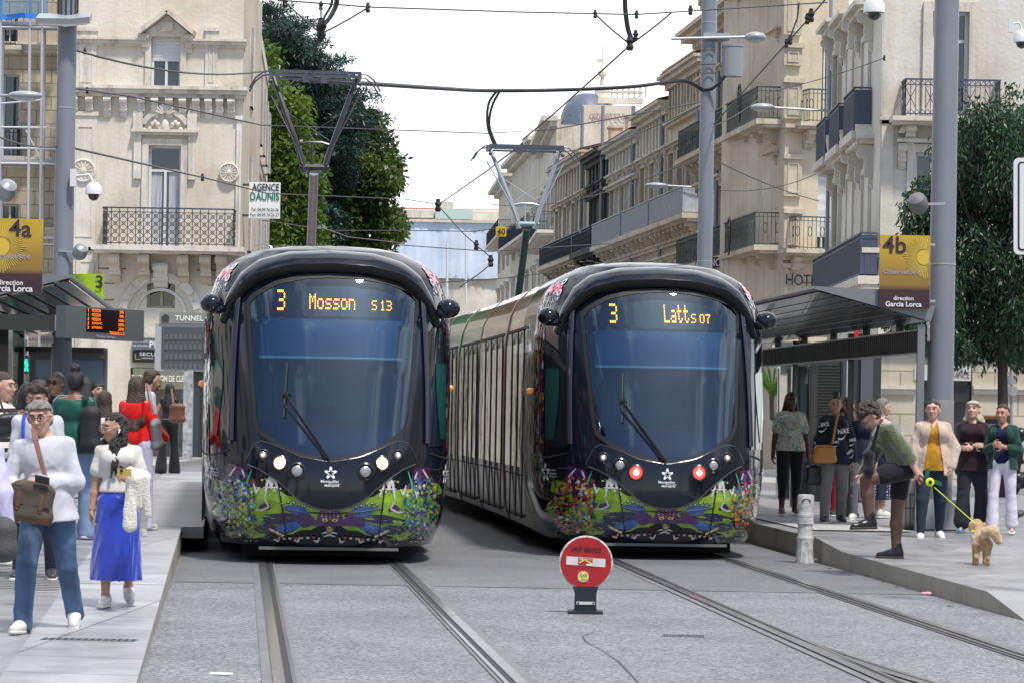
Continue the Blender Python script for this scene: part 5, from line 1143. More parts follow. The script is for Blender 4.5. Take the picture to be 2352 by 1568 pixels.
for X, Y, w_, rot in ((1889,980,.14,12),(1934,996,.17,8),(1956,1014,.10,10),(1952,1040,.10,40),(1936,1087,.15,20),(1916,1018,.08,5),(1866,1022,.08,30),(1868,1050,.10,20)):
    o_ = at(X, Y, 36); u = Vector((cos(radians(rot)),0,sin(radians(rot)))); v_ = Vector((-sin(radians(rot)),0,cos(radians(rot)))); n_ = Vector((0,-1,0))
    k_ = w_/2.4; D.add([((v[0]-xm)*k_, (v[1])*k_*1.2+.012) for v in vsN], fsN, o_, u, v_, n_); D.add([(a*w_, b_*w_-.012) for a, b_ in TV], TF, o_, u, v_, n_)
D.done()
MUS = mat('mustard_leather', (.42,.17,.015), .45, bump=.15, bscale=60)
bag('shoulder_bag', 'mustard crossbody bag on the navy sweatshirt', 'handbag', at(1894,1042,35.55), (.10,.30,.22), -88, MUS, straps=[([at(1912,1018,35.55), at(1918,985,35.62), at(1926,945,35.8)], .03)], taper=.8)
bag('handbag', 'small black handbag dangling from the hand of the woman in grey joggers', 'handbag', at(1868,1090,35.8), (.09,.20,.24), -80, BLEA, taper=.8, straps=[([at(1861,1065,35.8), at(1866,1052,35.8), at(1873,1066,35.8)], .012)])
p, h = place(1946, 38.6, 907, .285)
person('woman with auburn curls half hidden behind the navy sweatshirt', p, h, -92, sk='tan', female=True, legs=((4,8,6),(-4,3,4)), top=dict(m=cloth('dark_green_top', (.01,.05,.035)), sleeve=1, inf=.02), bottom=dict(kind='trousers', m=cloth('crimson_trousers', (.30,.008,.03))), shoes=dict(m=SNKD), hair=dict(style='curlylong', m=AUB, len=.26, line=.04, rough=.012), res=.012)
p, h = place(1983, 37.2, 916, .285)
person('dark haired woman in navy top and grey jeans behind the dog owner', p, h, -100, sk='fair', female=True, legs=((12,3,12),(-6,3,6)), top=dict(m=NAVY, sleeve=1, inf=.02), bottom=dict(kind='trousers', m=cloth('grey_denim', (.12,.12,.14)), inf=.008), shoes=dict(m=SNK), hair=dict(style='short', m=DKH, line=.05), res=.012)
DOTS = bpy.data.materials.new('polka_dot'); DOTS.use_nodes = True; t_ = DOTS.node_tree; tcn = N(t_, 'ShaderNodeTexCoord'); vn = N(t_, 'ShaderNodeTexVoronoi'); vn.inputs['Scale'].default_value = 26; vn.inputs['Randomness'].default_value = .2; t_.links.new(tcn.outputs['Object'], vn.inputs['Vector']); rr_ = N(t_, 'ShaderNodeValToRGB'); rr_.color_ramp.interpolation = 'CONSTANT'; rr_.color_ramp.elements[0].color = (.7,.7,.75,1); rr_.color_ramp.elements[1].color = (.012,.014,.05,1); rr_.color_ramp.elements[1].position = .28; t_.links.new(vn.outputs['Distance'], rr_.inputs[0]); t_.links.new(rr_.outputs[0], t_.nodes['Principled BSDF'].inputs['Base Color'])
p, h = place(2022, 38.2, 910, .285)
person('woman with long grey hair and white polka dot skirt facing away', p, h, 20, sk='fair', female=True, top=dict(m=cloth('blue_top', (.06,.10,.2)), sleeve=1, inf=.02), bottom=dict(kind='skirt', m=DOTS, len=.72, flare=.04, waist=.12), shoes=dict(m=SNK), hair=dict(style='wavy', m=GRH, len=.22, wide=.075), res=.012)
# --- the dog owner, one knee raised
OLV = cloth('olive_mohair', (.085,.105,.045), b=.9, bs=60, sheen=.9)
p = gr(2072, 1283, zr(29)); h = 1.74
TIGHT = mat('sheer_tights', (.13,.065,.048), .5, var=.2, vscale=6)
CAR = dict(m=OLV, sleeve=1, hem=.045, inf=.034, sl=.034, wr=.018, name='cardigan', open=(.015,.20), neck=-.01)
I = person('woman with short curly hair in olive cardigan raising one knee and holding a dog lead', p, h, 184, sk='fair', female=True, fat=1.10, lean=26, legs=((5,2,4),(74,6,78)), arms=(((.35,.15,-1),(.4,-.3,-.8)),((-.62,.16,-.8),(-.42,.10,-.75))), head=(4,38,0), curl=(40,75),
           top=[dict(m=multi('grey_speckle', [(0,(.12,.12,.14)),(.5,(.3,.3,.33))], 60), sleeve=.2, hem=.0, inf=.012, name='blouse', scoop=.02), CAR], bottom=dict(kind='trousers', m=BLKC, len=.30, inf=.016, waist=.14, name='shorts', wr=.005), shoes=dict(m=BLEA, high=.05, sole=mat('dark_sole', (.05,.03,.02), .7)),
           hair=dict(style='curly', m=hairm('hair_curl_brown', (.025,.012,.01), (.10,.05,.035)), line=.05, rough=.008), glasses=dict(m=FRM, r=.022), res=.0095)
OW = I; W_ = I['W']; J = I['J']; KK = I['J']
pr = []
for nm in 'RL':
    hp, kn, an = J['hip'+nm], J['knee'+nm], J['ank'+nm]; e_ = .005; Wf = 1.05
    pr += [cap(hp, kn, .086*Wf+e_+.012, .056*Wf+e_, .03), cap(kn, kn*.65+an*.35, .054*Wf+e_, .060*Wf+e_, .02), cap(kn*.65+an*.35, an, .058*Wf+e_, .036+e_, .02)]
V, Fq = sdf_mesh(pr, .0095); np_obj('tights', V, Fq, TIGHT, I['root'], I['xf'])
for nm in 'RL':
    an, Fm = J['ank'+nm], J['foot'+nm]; b = MB()
    for i in range(4): b.tube([W_(an+Fm@A3(.03+.022*i,-.026,.0-.012*i)), W_(an+Fm@A3(.045+.022*i,0,.015-.014*i)), W_(an+Fm@A3(.03+.022*i,.026,-.012*i))], .004, 5)
    b.build('shoelaces', mat('lace_black', (.02,.02,.02), .8), I['root'])
hb_ = W_(J['sh']+A3(.01,.06,.07))
bag('crossbody_bag', 'black crossbody bag on the front of the woman in the olive cardigan', 'bag', at(1995,1062,28.75), (.11,.20,.26), 184, BLKC, tilt=0, straps=[([at(2003,1035,28.7), at(2010,1005,28.65), at(2018,975,28.6), at(2026,962,28.8)], .034)])
# retractable lead, ribbon bags, cord to the dog
hd = W_(J['handL']); ld = thing('dog_lead', 'neon yellow retractable dog lead running down to the small dog', 'dog lead', at(2134,1106,28.6))
b = MB(); c_ = at(2136,1106,28.55); b.lathe(c_ + Vector((0,.02,0)), [(.036,0),(.044,.006),(.044,.03),(.036,.036)], 20, 0, (0,-1,0)); b.build('reel', mat('neon_yellow', (.65,.85,.01), .35), ld, smooth=True)
b = MB(); pts = [at(2122,1098,28.6), at(2112,1090,28.6), at(2110,1100,28.6), at(2122,1110,28.6)]; b.tube(pts+[pts[0]], .011, 7); b.lathe(c_+Vector((0,-.022,0)), [(.02,0),(.02,.004)], 12, 0, (0,-1,0)); b.build('handle', BPK, ld, smooth=True)
b = MB(); b.box(at(2155,1108,28.6), (.08,.03,.045), (1,0,-.35)); b.box(at(2130,1084,28.65), (.04,.02,.09), (1,0,.2)); b.build('bag_pouch', mat('green_pouch', (.01,.10,.05), .5), ld)
b = MB(); b.beam(at(2146,1118,28.55), at(2240,1201,28.2), .009, .004); b.build('cord', mat('neon_yellow', (.65,.85,.01), .35), ld)
# --- orange top, beige jacket
p, h = stand(2138, 1240, 911, .24)
BEI = cloth('beige_wool', (.52,.40,.33), b=.3)
I = person('woman with cropped dark hair in mustard top, beige jacket and dark jeans', p, h, -92, sk='fair', female=True, fat=1.2, legs=((10,4,10),(-8,3,14)), arms=(((.1,.30,-1),(.2,.2,-1)),((-.05,.50,-1),(.40,-.20,-1))), head=(-14,-4,0), curl=(40,60),
           top=[dict(m=cloth('mustard_cotton', (.42,.20,.01), rough=.6), sleeve=.2, hem=-.07, inf=.018, name='top', v=.06, wr=.012), dict(m=BEI, sleeve=.97, hem=-.13, inf=.036, sl=.034, wr=.014, name='jacket', open=(.035,.15), neck=.0)], bottom=dict(kind='trousers', m=mat('dark_denim', (.012,.022,.045), .8, var=.2, vscale=8), len=.96, inf=.014), shoes=dict(m=SNK),
           hair=dict(style='short', m=DKH, line=.055, rough=.006, freq=90), glasses=dict(m=FRL, r=.024))
W_ = I['W']; J = I['J']; b = MB()
for s_ in (-1,1): b.grid([[W_(J['neck0']+A3(.02,s_*.065,.03)), W_(J['neck0']+A3(.0,s_*.105,.015))], [W_(J['neck0']+A3(.09,s_*.05,-.02)), W_(J['neck0']+A3(.07,s_*.125,-.02))], [W_(J['neck0']+A3(.125,s_*.055,-.07)), W_(J['neck0']+A3(.115,s_*.115,-.09))]])
b.build('collar', BEI, I['root'], smooth='all')
# --- white bob, arms crossed
p, h = stand(2231, 1221, 916, .285)
PLM = cloth('plum_knit', (.028,.012,.018))
I = person('woman with white blond bob in dark plum top, arms crossed over a green jacket', p, h, -100, sk='fair', female=True, legs=((3,3,4),(-3,4,4)), arms=(((.12,.25,-1),(.55,-1,.12)),((.15,.25,-1),(.6,-1,-.02))), head=(-12,-14,0), top=dict(m=PLM, sleeve=.93, hem=-.12, inf=.020, sl=.018, name='jumper'), bottom=dict(kind='trousers', m=cloth('dark_culottes', (.022,.022,.035)), len=.93, inf=.024, flare=.055), shoes=dict(m=mat('blue_sandal', (.05,.20,.30), .5), kind='sandal'), hair=dict(style='bob', m=BLO, line=.045, fringe=True, rough=.004))
gj = thing('folded_jacket', 'dark green jacket hung over the crossed arms of the white haired woman', 'jacket', at(2222,1010,34.1))
q = [cap(px(2206,985,34.1), px(2240,985,34.15), .05), cap(px(2210,985,34.1), px(2205,1080,34.1), .06, .07, .03, (A3(0,1,0), .5)), cap(px(2232,1000,34.1), px(2240,1110,34.15), .06, .04, .03, (A3(0,1,0), .5)), cap(px(2222,980,34.05), px(2222,1060,34.05), .05, .05, .03)]
V, Fq = sdf_mesh(q, .011, None, wrinkles(.012, 9, 22)); np_obj('jacket_body', V, Fq, cloth('bottle_green', (.006,.035,.03)), gj)
# --- ponytail, white trousers
p, h = stand(2300, 1224, 923, .285)
I = person('woman with low ponytail in navy zip sweater, green cardigan and white trousers', p, h, -108, sk='tan', female=True, fat=.92, legs=((4,3,6),(-4,3,4)), arms=(((.10,.25,-1),(.85,-.45,.25)),((.10,.28,-1),(.75,-.80,.22))), head=(-10,0,0), curl=(50,50), top=[dict(m=cloth('navy_knit', (.006,.010,.040)), sleeve=.4, hem=-.0, inf=.012, name='sweater', v=.05), dict(m=cloth('bottle_cardigan', (.008,.050,.035)), sleeve=1, hem=-.07, inf=.026, sl=.020, name='cardigan', open=(.06,.10))],
           bottom=dict(kind='trousers', m=cloth('white_trousers', (.66,.62,.72)), inf=.012, flare=.035, len=.95, waist=.13), shoes=dict(m=mat('white_sandal', (.6,.58,.55), .5), kind='sandal'), hair=dict(style='pony', m=DKH, line=.06, rough=.002))
# ================================================================ dog and pigeon
dp_ = gr(2253, 1296, zr(28.2)); dg = thing('dog', 'small shaggy apricot dog with plumed tail seen from behind', 'dog', dp_)
Rd = rotv((0,0,1), 86)   # heads away from the camera
q = [ell((0,0,.235), (.155,.085,.085), None, .05), ell((.10,0,.235), (.085,.085,.10), None, .05), ell((-.11,0,.225), (.075,.082,.085), None, .05), cap((.13,0,.27), (.18,.02,.36), .055, .05, .04),
     ell((.20,.03,.395), (.060,.062,.058), None, .03), ell((.245,.055,.375), (.040,.030,.028), None, .02), ell((.185,-.045,.375), (.022,.020,.050), None, .01), ell((.175,.095,.375), (.022,.020,.050), None, .01)]
for x, y in ((-.13,-.055),(-.12,.055)): q += [cap((x,y,.21), (x+.025,y,.13), .050, .033, .02), cap((x+.025,y,.13), (x-.025,y,.075), .030, .024, .01), cap((x-.025,y,.075), (x-.01,y,.02), .024, .023, .01), ell((x+.01,y,.016), (.034,.024,.018), None, .01)]
for x, y in ((.13,-.050),(.13,.050)): q += [cap((x,y,.20), (x,y,.10), .036, .025, .02), cap((x,y,.10), (x,y,.02), .024, .022, .01), ell((x+.012,y,.016), (.032,.024,.018), None, .01)]
V, Fq = sdf_mesh(q, .0085, None, wrinkles(.006, 4, 60)); APR = mat('apricot_fur', (.36,.19,.08), .8, var=.3, vscale=12, sheen=.4, col2=(.58,.38,.20))
V2, tri = fur(V, Fq, 14000, .040, 3, .5, .0022); Vd = V2; allF = np.concatenate([Fq, tri]); np_obj('body', Vd, allF, APR, dg, (Rd, np.array(dp_)))
q = [cap((-.15,0,.27), (-.19,-.03,.34), .028, .035, .03), cap((-.19,-.03,.34), (-.21,-.09,.35), .052, .060, .03), cap((-.21,-.09,.35), (-.21,-.15,.25), .060, .040, .02)]
V, Fq = sdf_mesh(q, .009, None, wrinkles(.008, 4, 60)); V2, tri = fur(V, Fq, 7000, .075, 5, .4, .0022); np_obj('tail', V2, np.concatenate([Fq, tri]), mat('plume_fur', (.52,.33,.17), .8, var=.3, vscale=14, sheen=.6, col2=(.72,.56,.38)), dg, (Rd, np.array(dp_)))
Wdg = lambda *p: Vector(Rd @ A3(*p) + np.array(dp_))
b = MB(); b.tube([Wdg(.160+.058*cos(a)*.5, .012+.062*sin(a), .335+.02*cos(a)) for a in [2*pi*i/18 for i in range(19)]], .009, 6); b.build('collar', mat('neon_yellow', (.65,.85,.01), .35), dg, smooth=True)
for y in (.035,.07): b = MB(); b.ball(Wdg(.248-(y-.035)*.3, y, .405), .009, 8, 6); b.build('eye', IRIS, dg, smooth='all')
b = MB(); b.ball(Wdg(.285,.070,.382), (.013,.013,.010), 8, 6); b.build('nose', BLEA, dg, smooth='all')
for x, lab, rz_ in ((2338, 'mottled grey pigeon pecking at the right edge of the platform', 180),):
    pp = gr(x, 1196, .285); pg = thing('pigeon', lab, 'pigeon', pp); Rp = rotv((0,0,1), rz_)
    V, Fq = sdf_mesh([ell((0,0,.10), (.10,.05,.052), rotv((0,1,0), 12), .03), ell((.08,0,.125), (.04,.035,.04), None, .03), cap((.10,0,.13), (.13,0,.10), .022, .016, .02), ell((.145,0,.085), (.020,.016,.017), None, .01), cap((-.08,0,.11), (-.17,0,.10), .03, .018, .02, (A3(0,0,1), .4)), cap((.15,0,.08), (.172,0,.062), .005, .002, .004)], .0065)
    np_obj('body', V, Fq, multi('pigeon_feathers', [(0,(.05,.05,.055)),(.48,(.16,.16,.17)),(.56,(.04,.04,.045))], 30), pg, (Rp, np.array(pp)))
    for s_ in (-1,1): b = MB(); Wp = lambda *p: Vector(Rp @ A3(*p) + np.array(pp)); b.tube([Wp(0,s_*.02,.06), Wp(.0,s_*.02,.006), Wp(.03,s_*.025,.004)], .004, 5); b.build('leg', mat('pigeon_leg', (.35,.08,.07), .6), pg)
# ================================================================ BUILDINGS
WFR = mat('window_frame_white', (.66,.66,.66), .5); WPN = mat('window_pane', (.03,.035,.045), .04, spec=1, coat=.5); CURT = mat('curtain', (.42,.43,.46), .8, var=.25, vscale=3, vstretch=(4,4,.3))
IRON = mat('wrought_iron', (.055,.062,.072), .5, metal=.3); IRONG = mat('green_iron', (.05,.075,.07), .5); SLATEP = mat('slate_panel', (.070,.080,.12), .45, var=.1, vscale=3)
CREAM = stone('cream_render', (.70,.66,.58), (.40,.33,.25), .45); CREAMT = stone('cream_trim', (.70,.67,.61), (.17,.15,.12), .75); CREAMD = stone('cream_dirty', (.60,.54,.45), (.20,.17,.13), .7)
OCH = stone('ochre_stone', (.52,.42,.29), (.20,.16,.11), .7, block=(.9,.42)); OCHT = stone('ochre_trim', (.58,.52,.42), (.14,.12,.09), .8); WST = stone('white_render', (.68,.66,.61), (.34,.31,.26), .30); WSTT = stone('white_trim', (.66,.63,.56), (.25,.22,.18), .6); WBLK = stone('white_blocks', (.58,.54,.45), (.3,.26,.2), .4, block=(1.1,.5))
ROWS_ = [stone('row_stone_%d' % i, c, (.15,.13,.10), .75) for i, c in enumerate([(.62,.54,.42),(.66,.61,.51),(.58,.55,.48),(.50,.42,.32),(.64,.60,.51)])]
SOOT = stone('soot_stone', (.10,.095,.09), (.03,.03,.03), .8); TILE = mat('roof_tile', (.42,.16,.09), .8, var=.4, vscale=3, bump=.5, bscale=12); SLATE = mat('slate_roof', (.11,.13,.18), .5, var=.2, vscale=6, bump=.3, bscale=30); LEAD = mat('zinc_pipe', (.24,.27,.32), .5, metal=.4)
class Fac:
    """a vertical facade plane through two photo columns with their distances"""
    def __init__(s, XL, dL, XR, dR, Y=900):
        s.A = at(XL, Y, dL); s.B = at(XR, Y, dR); s.A.z = s.B.z = 0; s.u = (s.B-s.A); s.L = s.u.length; s.u /= s.L; s.n = Vector((s.u.y, -s.u.x, 0))
        if s.n.y > 0 and abs(s.n.y) > .02: s.n = -s.n
        elif abs(s.n.y) <= .02 and s.n.dot(Vector((0,0,0))-s.A) < 0: s.n = -s.n
    def uz(s, X, Y):
        x, y = unroll(X, Y); r = Vector((x/F, 1, -y/F)); t = s.n.dot(s.A - Vector((0,0,H)))/s.n.dot(r); P = Vector((0,0,H)) + r*t
        return (P-s.A).dot(s.u), P.z
    def p(s, u, z, o=0): return s.A + s.u*u + s.n*o + Vector((0,0,z))
    def px(s, X, Y, o=0): u, z = s.uz(X, Y); return s.p(u, z, o)
    def rect(s, X0, Y0, X1, Y1):
        a = s.uz(X0, (Y0+Y1)/2)[0]; b = s.uz(X1, (Y0+Y1)/2)[0]; m = (X0+X1)/2; return min(a,b), max(a,b), s.uz(m, Y1)[1], s.uz(m, Y0)[1]
    def bx(s, mb, u0, u1, z0, z1, o0, o1, mi=0):
        mb.box(s.p((u0+u1)/2, (z0+z1)/2, (o0+o1)/2), (u1-u0, abs(o1-o0), z1-z0), s.u, mi)
    def wall(s, z0, z1, holes, depth=.28, u0=0, u1=None, name='wall', m=None, parent=None, thick=None):
        u1 = s.L if u1 is None else u1; us = sorted({u0, u1, *[h[0] for h in holes], *[h[1] for h in holes]}); zs = sorted({z0, z1, *[h[2] for h in holes], *[h[3] for h in holes]})
        us = [u for u in us if u0-1e-6 <= u <= u1+1e-6]; zs = [z for z in zs if z0-1e-6 <= z <= z1+1e-6]; mb = MB()
        for a, b in zip(us, us[1:]):
            for c, d in zip(zs, zs[1:]):
                um, zm = (a+b)/2, (c+d)/2
                if any(h[0] < um < h[1] and h[2] < zm < h[3] for h in holes): continue
                mb.quad(s.p(a,c), s.p(b,c), s.p(b,d), s.p(a,d))
        for h in holes:
            a, b, c, d = h[:4]
            for q in (((a,c),(a,d)),((b,d),(b,c)),((a,d),(b,d)),((b,c),(a,c))):
                mb.quad(s.p(*q[0]), s.p(*q[1]), s.p(*q[1], -depth), s.p(*q[0], -depth))
        return mb.build(name, m, parent, fixn=False)
def window(fc, r, parent, kind='casement', depth=.22, curtain=True, frame=WFR, mull=1, transom=None, shutter=None):
    a, b, c, d = r; f = MB(); t = .07 if b-a > .8 else .05
    fc.bx(f, a, a+t, c, d, -depth-.03, -depth+.05); fc.bx(f, b-t, b, c, d, -depth-.03, -depth+.05); fc.bx(f, a+t, b-t, d-t, d, -depth-.03, -depth+.05); fc.bx(f, a+t, b-t, c, c+t, -depth-.03, -depth+.05)
    zt = d-t if not transom else c+(d-c)*transom
    if transom: fc.bx(f, a+t, b-t, zt-t/2, zt+t/2, -depth-.03, -depth+.045)
    for i in range(mull):
        um = a+(b-a)*(i+1)/(mull+1); fc.bx(f, um-t*.55, um+t*.55, c+t, zt-t/2 if transom else d-t, -depth-.03, -depth+.055)
    o = f.build('window', frame, parent)
    g = MB(); g.quad(fc.p(a,c,-depth-.02), fc.p(b,c,-depth-.02), fc.p(b,d,-depth-.02), fc.p(a,d,-depth-.02)); g.build('pane', WPN, o, fixn=False)
    if curtain:
        for i in (0, 1):
            w_ = (b-a)*.32; u0 = a+t if i == 0 else b-t-w_; q = MB(); q.grid([[fc.p(u0+w_*j/8, z, -depth-.012+.004*(j%2)) for j in range(9)] for z in (c+t, zt)]); q.build('curtain', CURT, o, fixn=False)
    if shutter:
        q = MB(); n_ = 14; zs_ = d - (d-c)*shutter
        q.grid([[fc.p(u, zs_+(d-zs_)*j/n_, -depth+.06+(.012 if j % 2 else 0)) for u in (a+.02, b-.02)] for j in range(n_+1)]); q.build('roller_shutter', mat('shutter_white', (.62,.63,.65), .5), o, fixn=False)
    return o
def cornice(fc, mb, u0, u1, z, steps):
    """steps: (height, projection) stacked upward from z; each course butts on the one below"""
    for h_, pr_ in steps: fc.bx(mb, u0-pr_*.3, u1+pr_*.3, z, z+h_, -.05, pr_); z += h_
def console(fc, mb, u, ztop, w_, h_, pr_):
    prof = [(0,0),(pr_,0),(pr_,-h_*.22),(pr_*.72,-h_*.34),(pr_*.80,-h_*.5),(pr_*.38,-h_*.72),(pr_*.42,-h_*.85),(.02,-h_)]
    mb.prism([fc.p(u-w_/2, ztop+b, a) for a, b in prof], fc.u*w_)
    for zz, rr, oo in ((-h_*.16, h_*.13, pr_), (-h_*.62, h_*.11, pr_*.5)): mb.tube([fc.p(u-w_*.55, ztop+zz, oo-.02), fc.p(u+w_*.55, ztop+zz, oo-.02)], rr, 8)
def surround(fc, mb, r, t=.16, pr_=.07):
    a, b, c, d = r; fc.bx(mb, a-t, a, c, d, -.02, pr_); fc.bx(mb, b, b+t, c, d, -.02, pr_); fc.bx(mb, a-t, b+t, d, d+t, -.02, pr_)
def arch_pts(fc, uc, zc, rr, a0, a1, n, o, k=1): return [fc.p(uc+rr*cos(radians(a0+(a1-a0)*i/n)), zc+k*rr*sin(radians(a0+(a1-a0)*i/n)), o) for i in range(n+1)]
def arc_band(fc, mb, uc, zc, r0, r1, o0, o1, a0=0, a1=180, n=20, k=1):
    A_ = arch_pts(fc,uc,zc,r0,a0,a1,n,o1,k); B_ = arch_pts(fc,uc,zc,r1,a0,a1,n,o1,k); C_ = arch_pts(fc,uc,zc,r1,a0,a1,n,o0,k); D_ = arch_pts(fc,uc,zc,r0,a0,a1,n,o0,k); mb.grid([D_,A_,B_,C_])
def pediment(fc, mb, u0, u1, z, h_, pr_, seg=False):
    t = .13
    if seg: arc_band(fc, mb, (u0+u1)/2, z, (u1-u0)/2-t, (u1-u0)/2, 0, pr_, 12, 168, 14, h_/((u1-u0)/2))
    else:
        um = (u0+u1)/2
        for a, b in (((u0,z),(um,z+h_)),((u1,z),(um,z+h_))): mb.beam(fc.p(*a,pr_/2), fc.p(*b,pr_/2), pr_, t)
    fc.bx(mb, u0, u1, z-t*.6, z, 0, pr_)
def balcony(fc, parent, u0, u1, z, pr_, hgt, style='lattice', m=IRON, slab=CREAMT, slabh=.22, panel=None):
    b = MB(); cornice(fc, b, u0-.06, u1+.06, z-slabh, [(slabh*.35, pr_*.86), (slabh*.65, pr_+.08)]); so_ = b.build('balcony_slab', slab, parent)
    r = MB(); tk = .022
    segs = [((u0, pr_), (u1, pr_)), ((u0, .04), (u0, pr_)), ((u1, .04), (u1, pr_))]
    for (ua, oa), (ub, ob) in segs:
        L = sqrt((ub-ua)**2+(ob-oa)**2); P = lambda f, zz: fc.p(ua+(ub-ua)*f, zz, oa+(ob-oa)*f)
        for zz, w_ in ((z+hgt, .05), (z+.06, .03), (z+hgt-.12, .025)): r.beam(P(0,zz), P(1,zz), w_, w_*.8)
        if style == 'lattice':
            st = .24; n = max(1, round(L/st))
            for i in range(n):
                f0, f1 = i/n, (i+1)/n; fm = (f0+f1)/2
                r.beam(P(f0,z), P(f0,z+hgt), tk, tk)
                zs_ = [z+.06+(hgt-.18)*j/4 for j in range(5)]
                for j in range(4):
                    r.beam(P(f0,zs_[j]), P(f1,zs_[j+1]), .016, .016); r.beam(P(f1,zs_[j]), P(f0,zs_[j+1]), .016, .016)
                    cz = (zs_[j]+zs_[j+1])/2; rr_ = .05; r.tube([P(fm+rr_*cos(q*pi/4)/L, cz+rr_*sin(q*pi/4)) for q in range(9)], .009, 4, cap=False)
        elif style == 'panel':
            r.quad(P(0,z+.05), P(1,z+.05), P(1,z+hgt-.05), P(0,z+hgt-.05), 1)
            for i in range(int(L/.14)+1): r.beam(P(min(1,i*.14/L),z), P(min(1,i*.14/L),z+hgt), .015, .015)
        elif style == 'cross':
            n = max(1, round(L/.115))
            for i in range(n+1): r.beam(P(i/n,z), P(i/n,z+hgt), .016, .016)
            for i in range(0, n-1, 4): r.beam(P(i/n,z+.2), P((i+2)/n,z+hgt-.2), .016, .016); r.beam(P((i+2)/n,z+.2), P(i/n,z+hgt-.2), .016, .016)
            for za, zb in ((z+.03,z+.16),(z+hgt-.18,z+hgt-.03)):
                m_ = max(1, round(L/.13))
                for i in range(m_): r.beam(P(i/m_,za), P((i+1)/m_,zb), .012, .012); r.beam(P((i+1)/m_,za), P(i/m_,zb), .012, .012)
        else:
            n = max(1, round(L/.13))
            for i in range(n+1): r.beam(P(i/n,z), P(i/n,z+hgt), .018, .018)
            for i in range(0, n, 3): cz = z+hgt*.55; r.tube([P(min(1,max(0,(i+.5)/n+.06*cos(q*pi/5)/L)), cz+.16*sin(q*pi/5)) for q in range(11)], .011, 4, cap=False)
    r.build('railing', [m, panel or SLATEP], parent, fixn=False); return so_
def downpipe(fc, parent, X, Y0, Y1, r=.06):
    a = fc.px(X, Y0, .12); b = fc.px(X, Y1, .12); a.x = (a.x+b.x)/2; b.x = a.x; a.y = b.y; q = MB(); q.tube([a, b], r, 8); q.build('drainpipe', LEAD, parent, smooth=True)
def shell(fc, parent, z0, z1, depth, m, name='side_wall'):
    """the rest of the block behind a facade"""
    q = MB(); A_, B_ = fc.p(0,0), fc.p(fc.L,0); n = -fc.n*depth
    for a, b in ((A_, A_+n), (B_, B_+n), (A_+n, B_+n)): q.quad(a+Vector((0,0,z0)), b+Vector((0,0,z0)), b+Vector((0,0,z1)), a+Vector((0,0,z1)))
    q.quad(A_+Vector((0,0,z1)), B_+Vector((0,0,z1)), B_+n+Vector((0,0,z1)), A_+n+Vector((0,0,z1))); q.build(name, m, parent, fixn=False)
b1 = thing('corner_building', 'cream corner building with ironwork balcony and keycutter shop, left of the trams', 'building', at(355, 1060, 84))
f1 = Fac(150, 84, 545, 84)
wt = f1.rect(347, 85, 415, 205); wm = f1.rect(340, 335, 415, 570); wa = f1.rect(337, 648, 402, 708); sh1 = f1.rect(298, 845, 466, 1062)
wa = (wa[0], wa[1], wa[2], wa[3]); ztop = f1.uz(350, -60)[1]
f1.wall(0, ztop, [wt, wm, wa, sh1], .22, m=CREAM, parent=b1)
window(f1, wt, b1, shutter=.46, curtain=False); window(f1, wm, b1, transom=.76); window(f1, wa, b1, frame=mat('frame_beige', (.42,.37,.3), .6), curtain=False)
tr = MB()
z_c = f1.uz(350, 225)[1]
for X0, X1 in ((150, 330), (330, 545)): pass
c1 = MB(); cornice(f1, c1, -.1, f1.L+.05, z_c, [(.10,.16),(.12,.30),(.10,.40)]); c1.build('cornice', CREAMT, b1)
z2 = f1.uz(350, 108)[1]
for u0, u1 in ((-.1, f1.uz(332,100)[0]), (f1.uz(438,100)[0], f1.L+.05)): c2 = MB(); cornice(f1, c2, u0, u1, z2, [(.07,.08),(.10,.16),(.06,.24)]); c2.build('string_course', CREAMT, b1)
for i, X in enumerate((172, 207, 248, 285, 326, 357, 390, 421, 452, 480, 506, 532)):
    q = MB(); console(f1, q, f1.uz(X, 240)[0], z_c, .20, .62, .24); q.build('bracket', CREAMT, b1)
# top window dressing with its pointed hood
q = MB(); surround(f1, q, wt, .17, .08); u0, u1 = f1.uz(326, 90)[0], f1.uz(444, 90)[0]; um = (u0+u1)/2; zp = f1.uz(385, 78)[1]; zq = f1.uz(385, 28)[1]
for a, b in (((u0-.05,zp),(um,zq)),((u1+.05,zp),(um,zq))): q.beam(f1.p(*a,.2), f1.p(*b,.2), .40, .13)
q.prism([f1.p(u0+.1,zp,0), f1.p(u1-.1,zp,0), f1.p(um,zq-.12,0)], f1.n*.10); q.box(f1.p(um, wt[3]+.28, .10), (.34,.14,.28), f1.u)
for u in (u0+.12, u1-.12): console(f1, q, u, zp-.03, .2, .55, .22)
q.build('window_hood', CREAMT, b1)
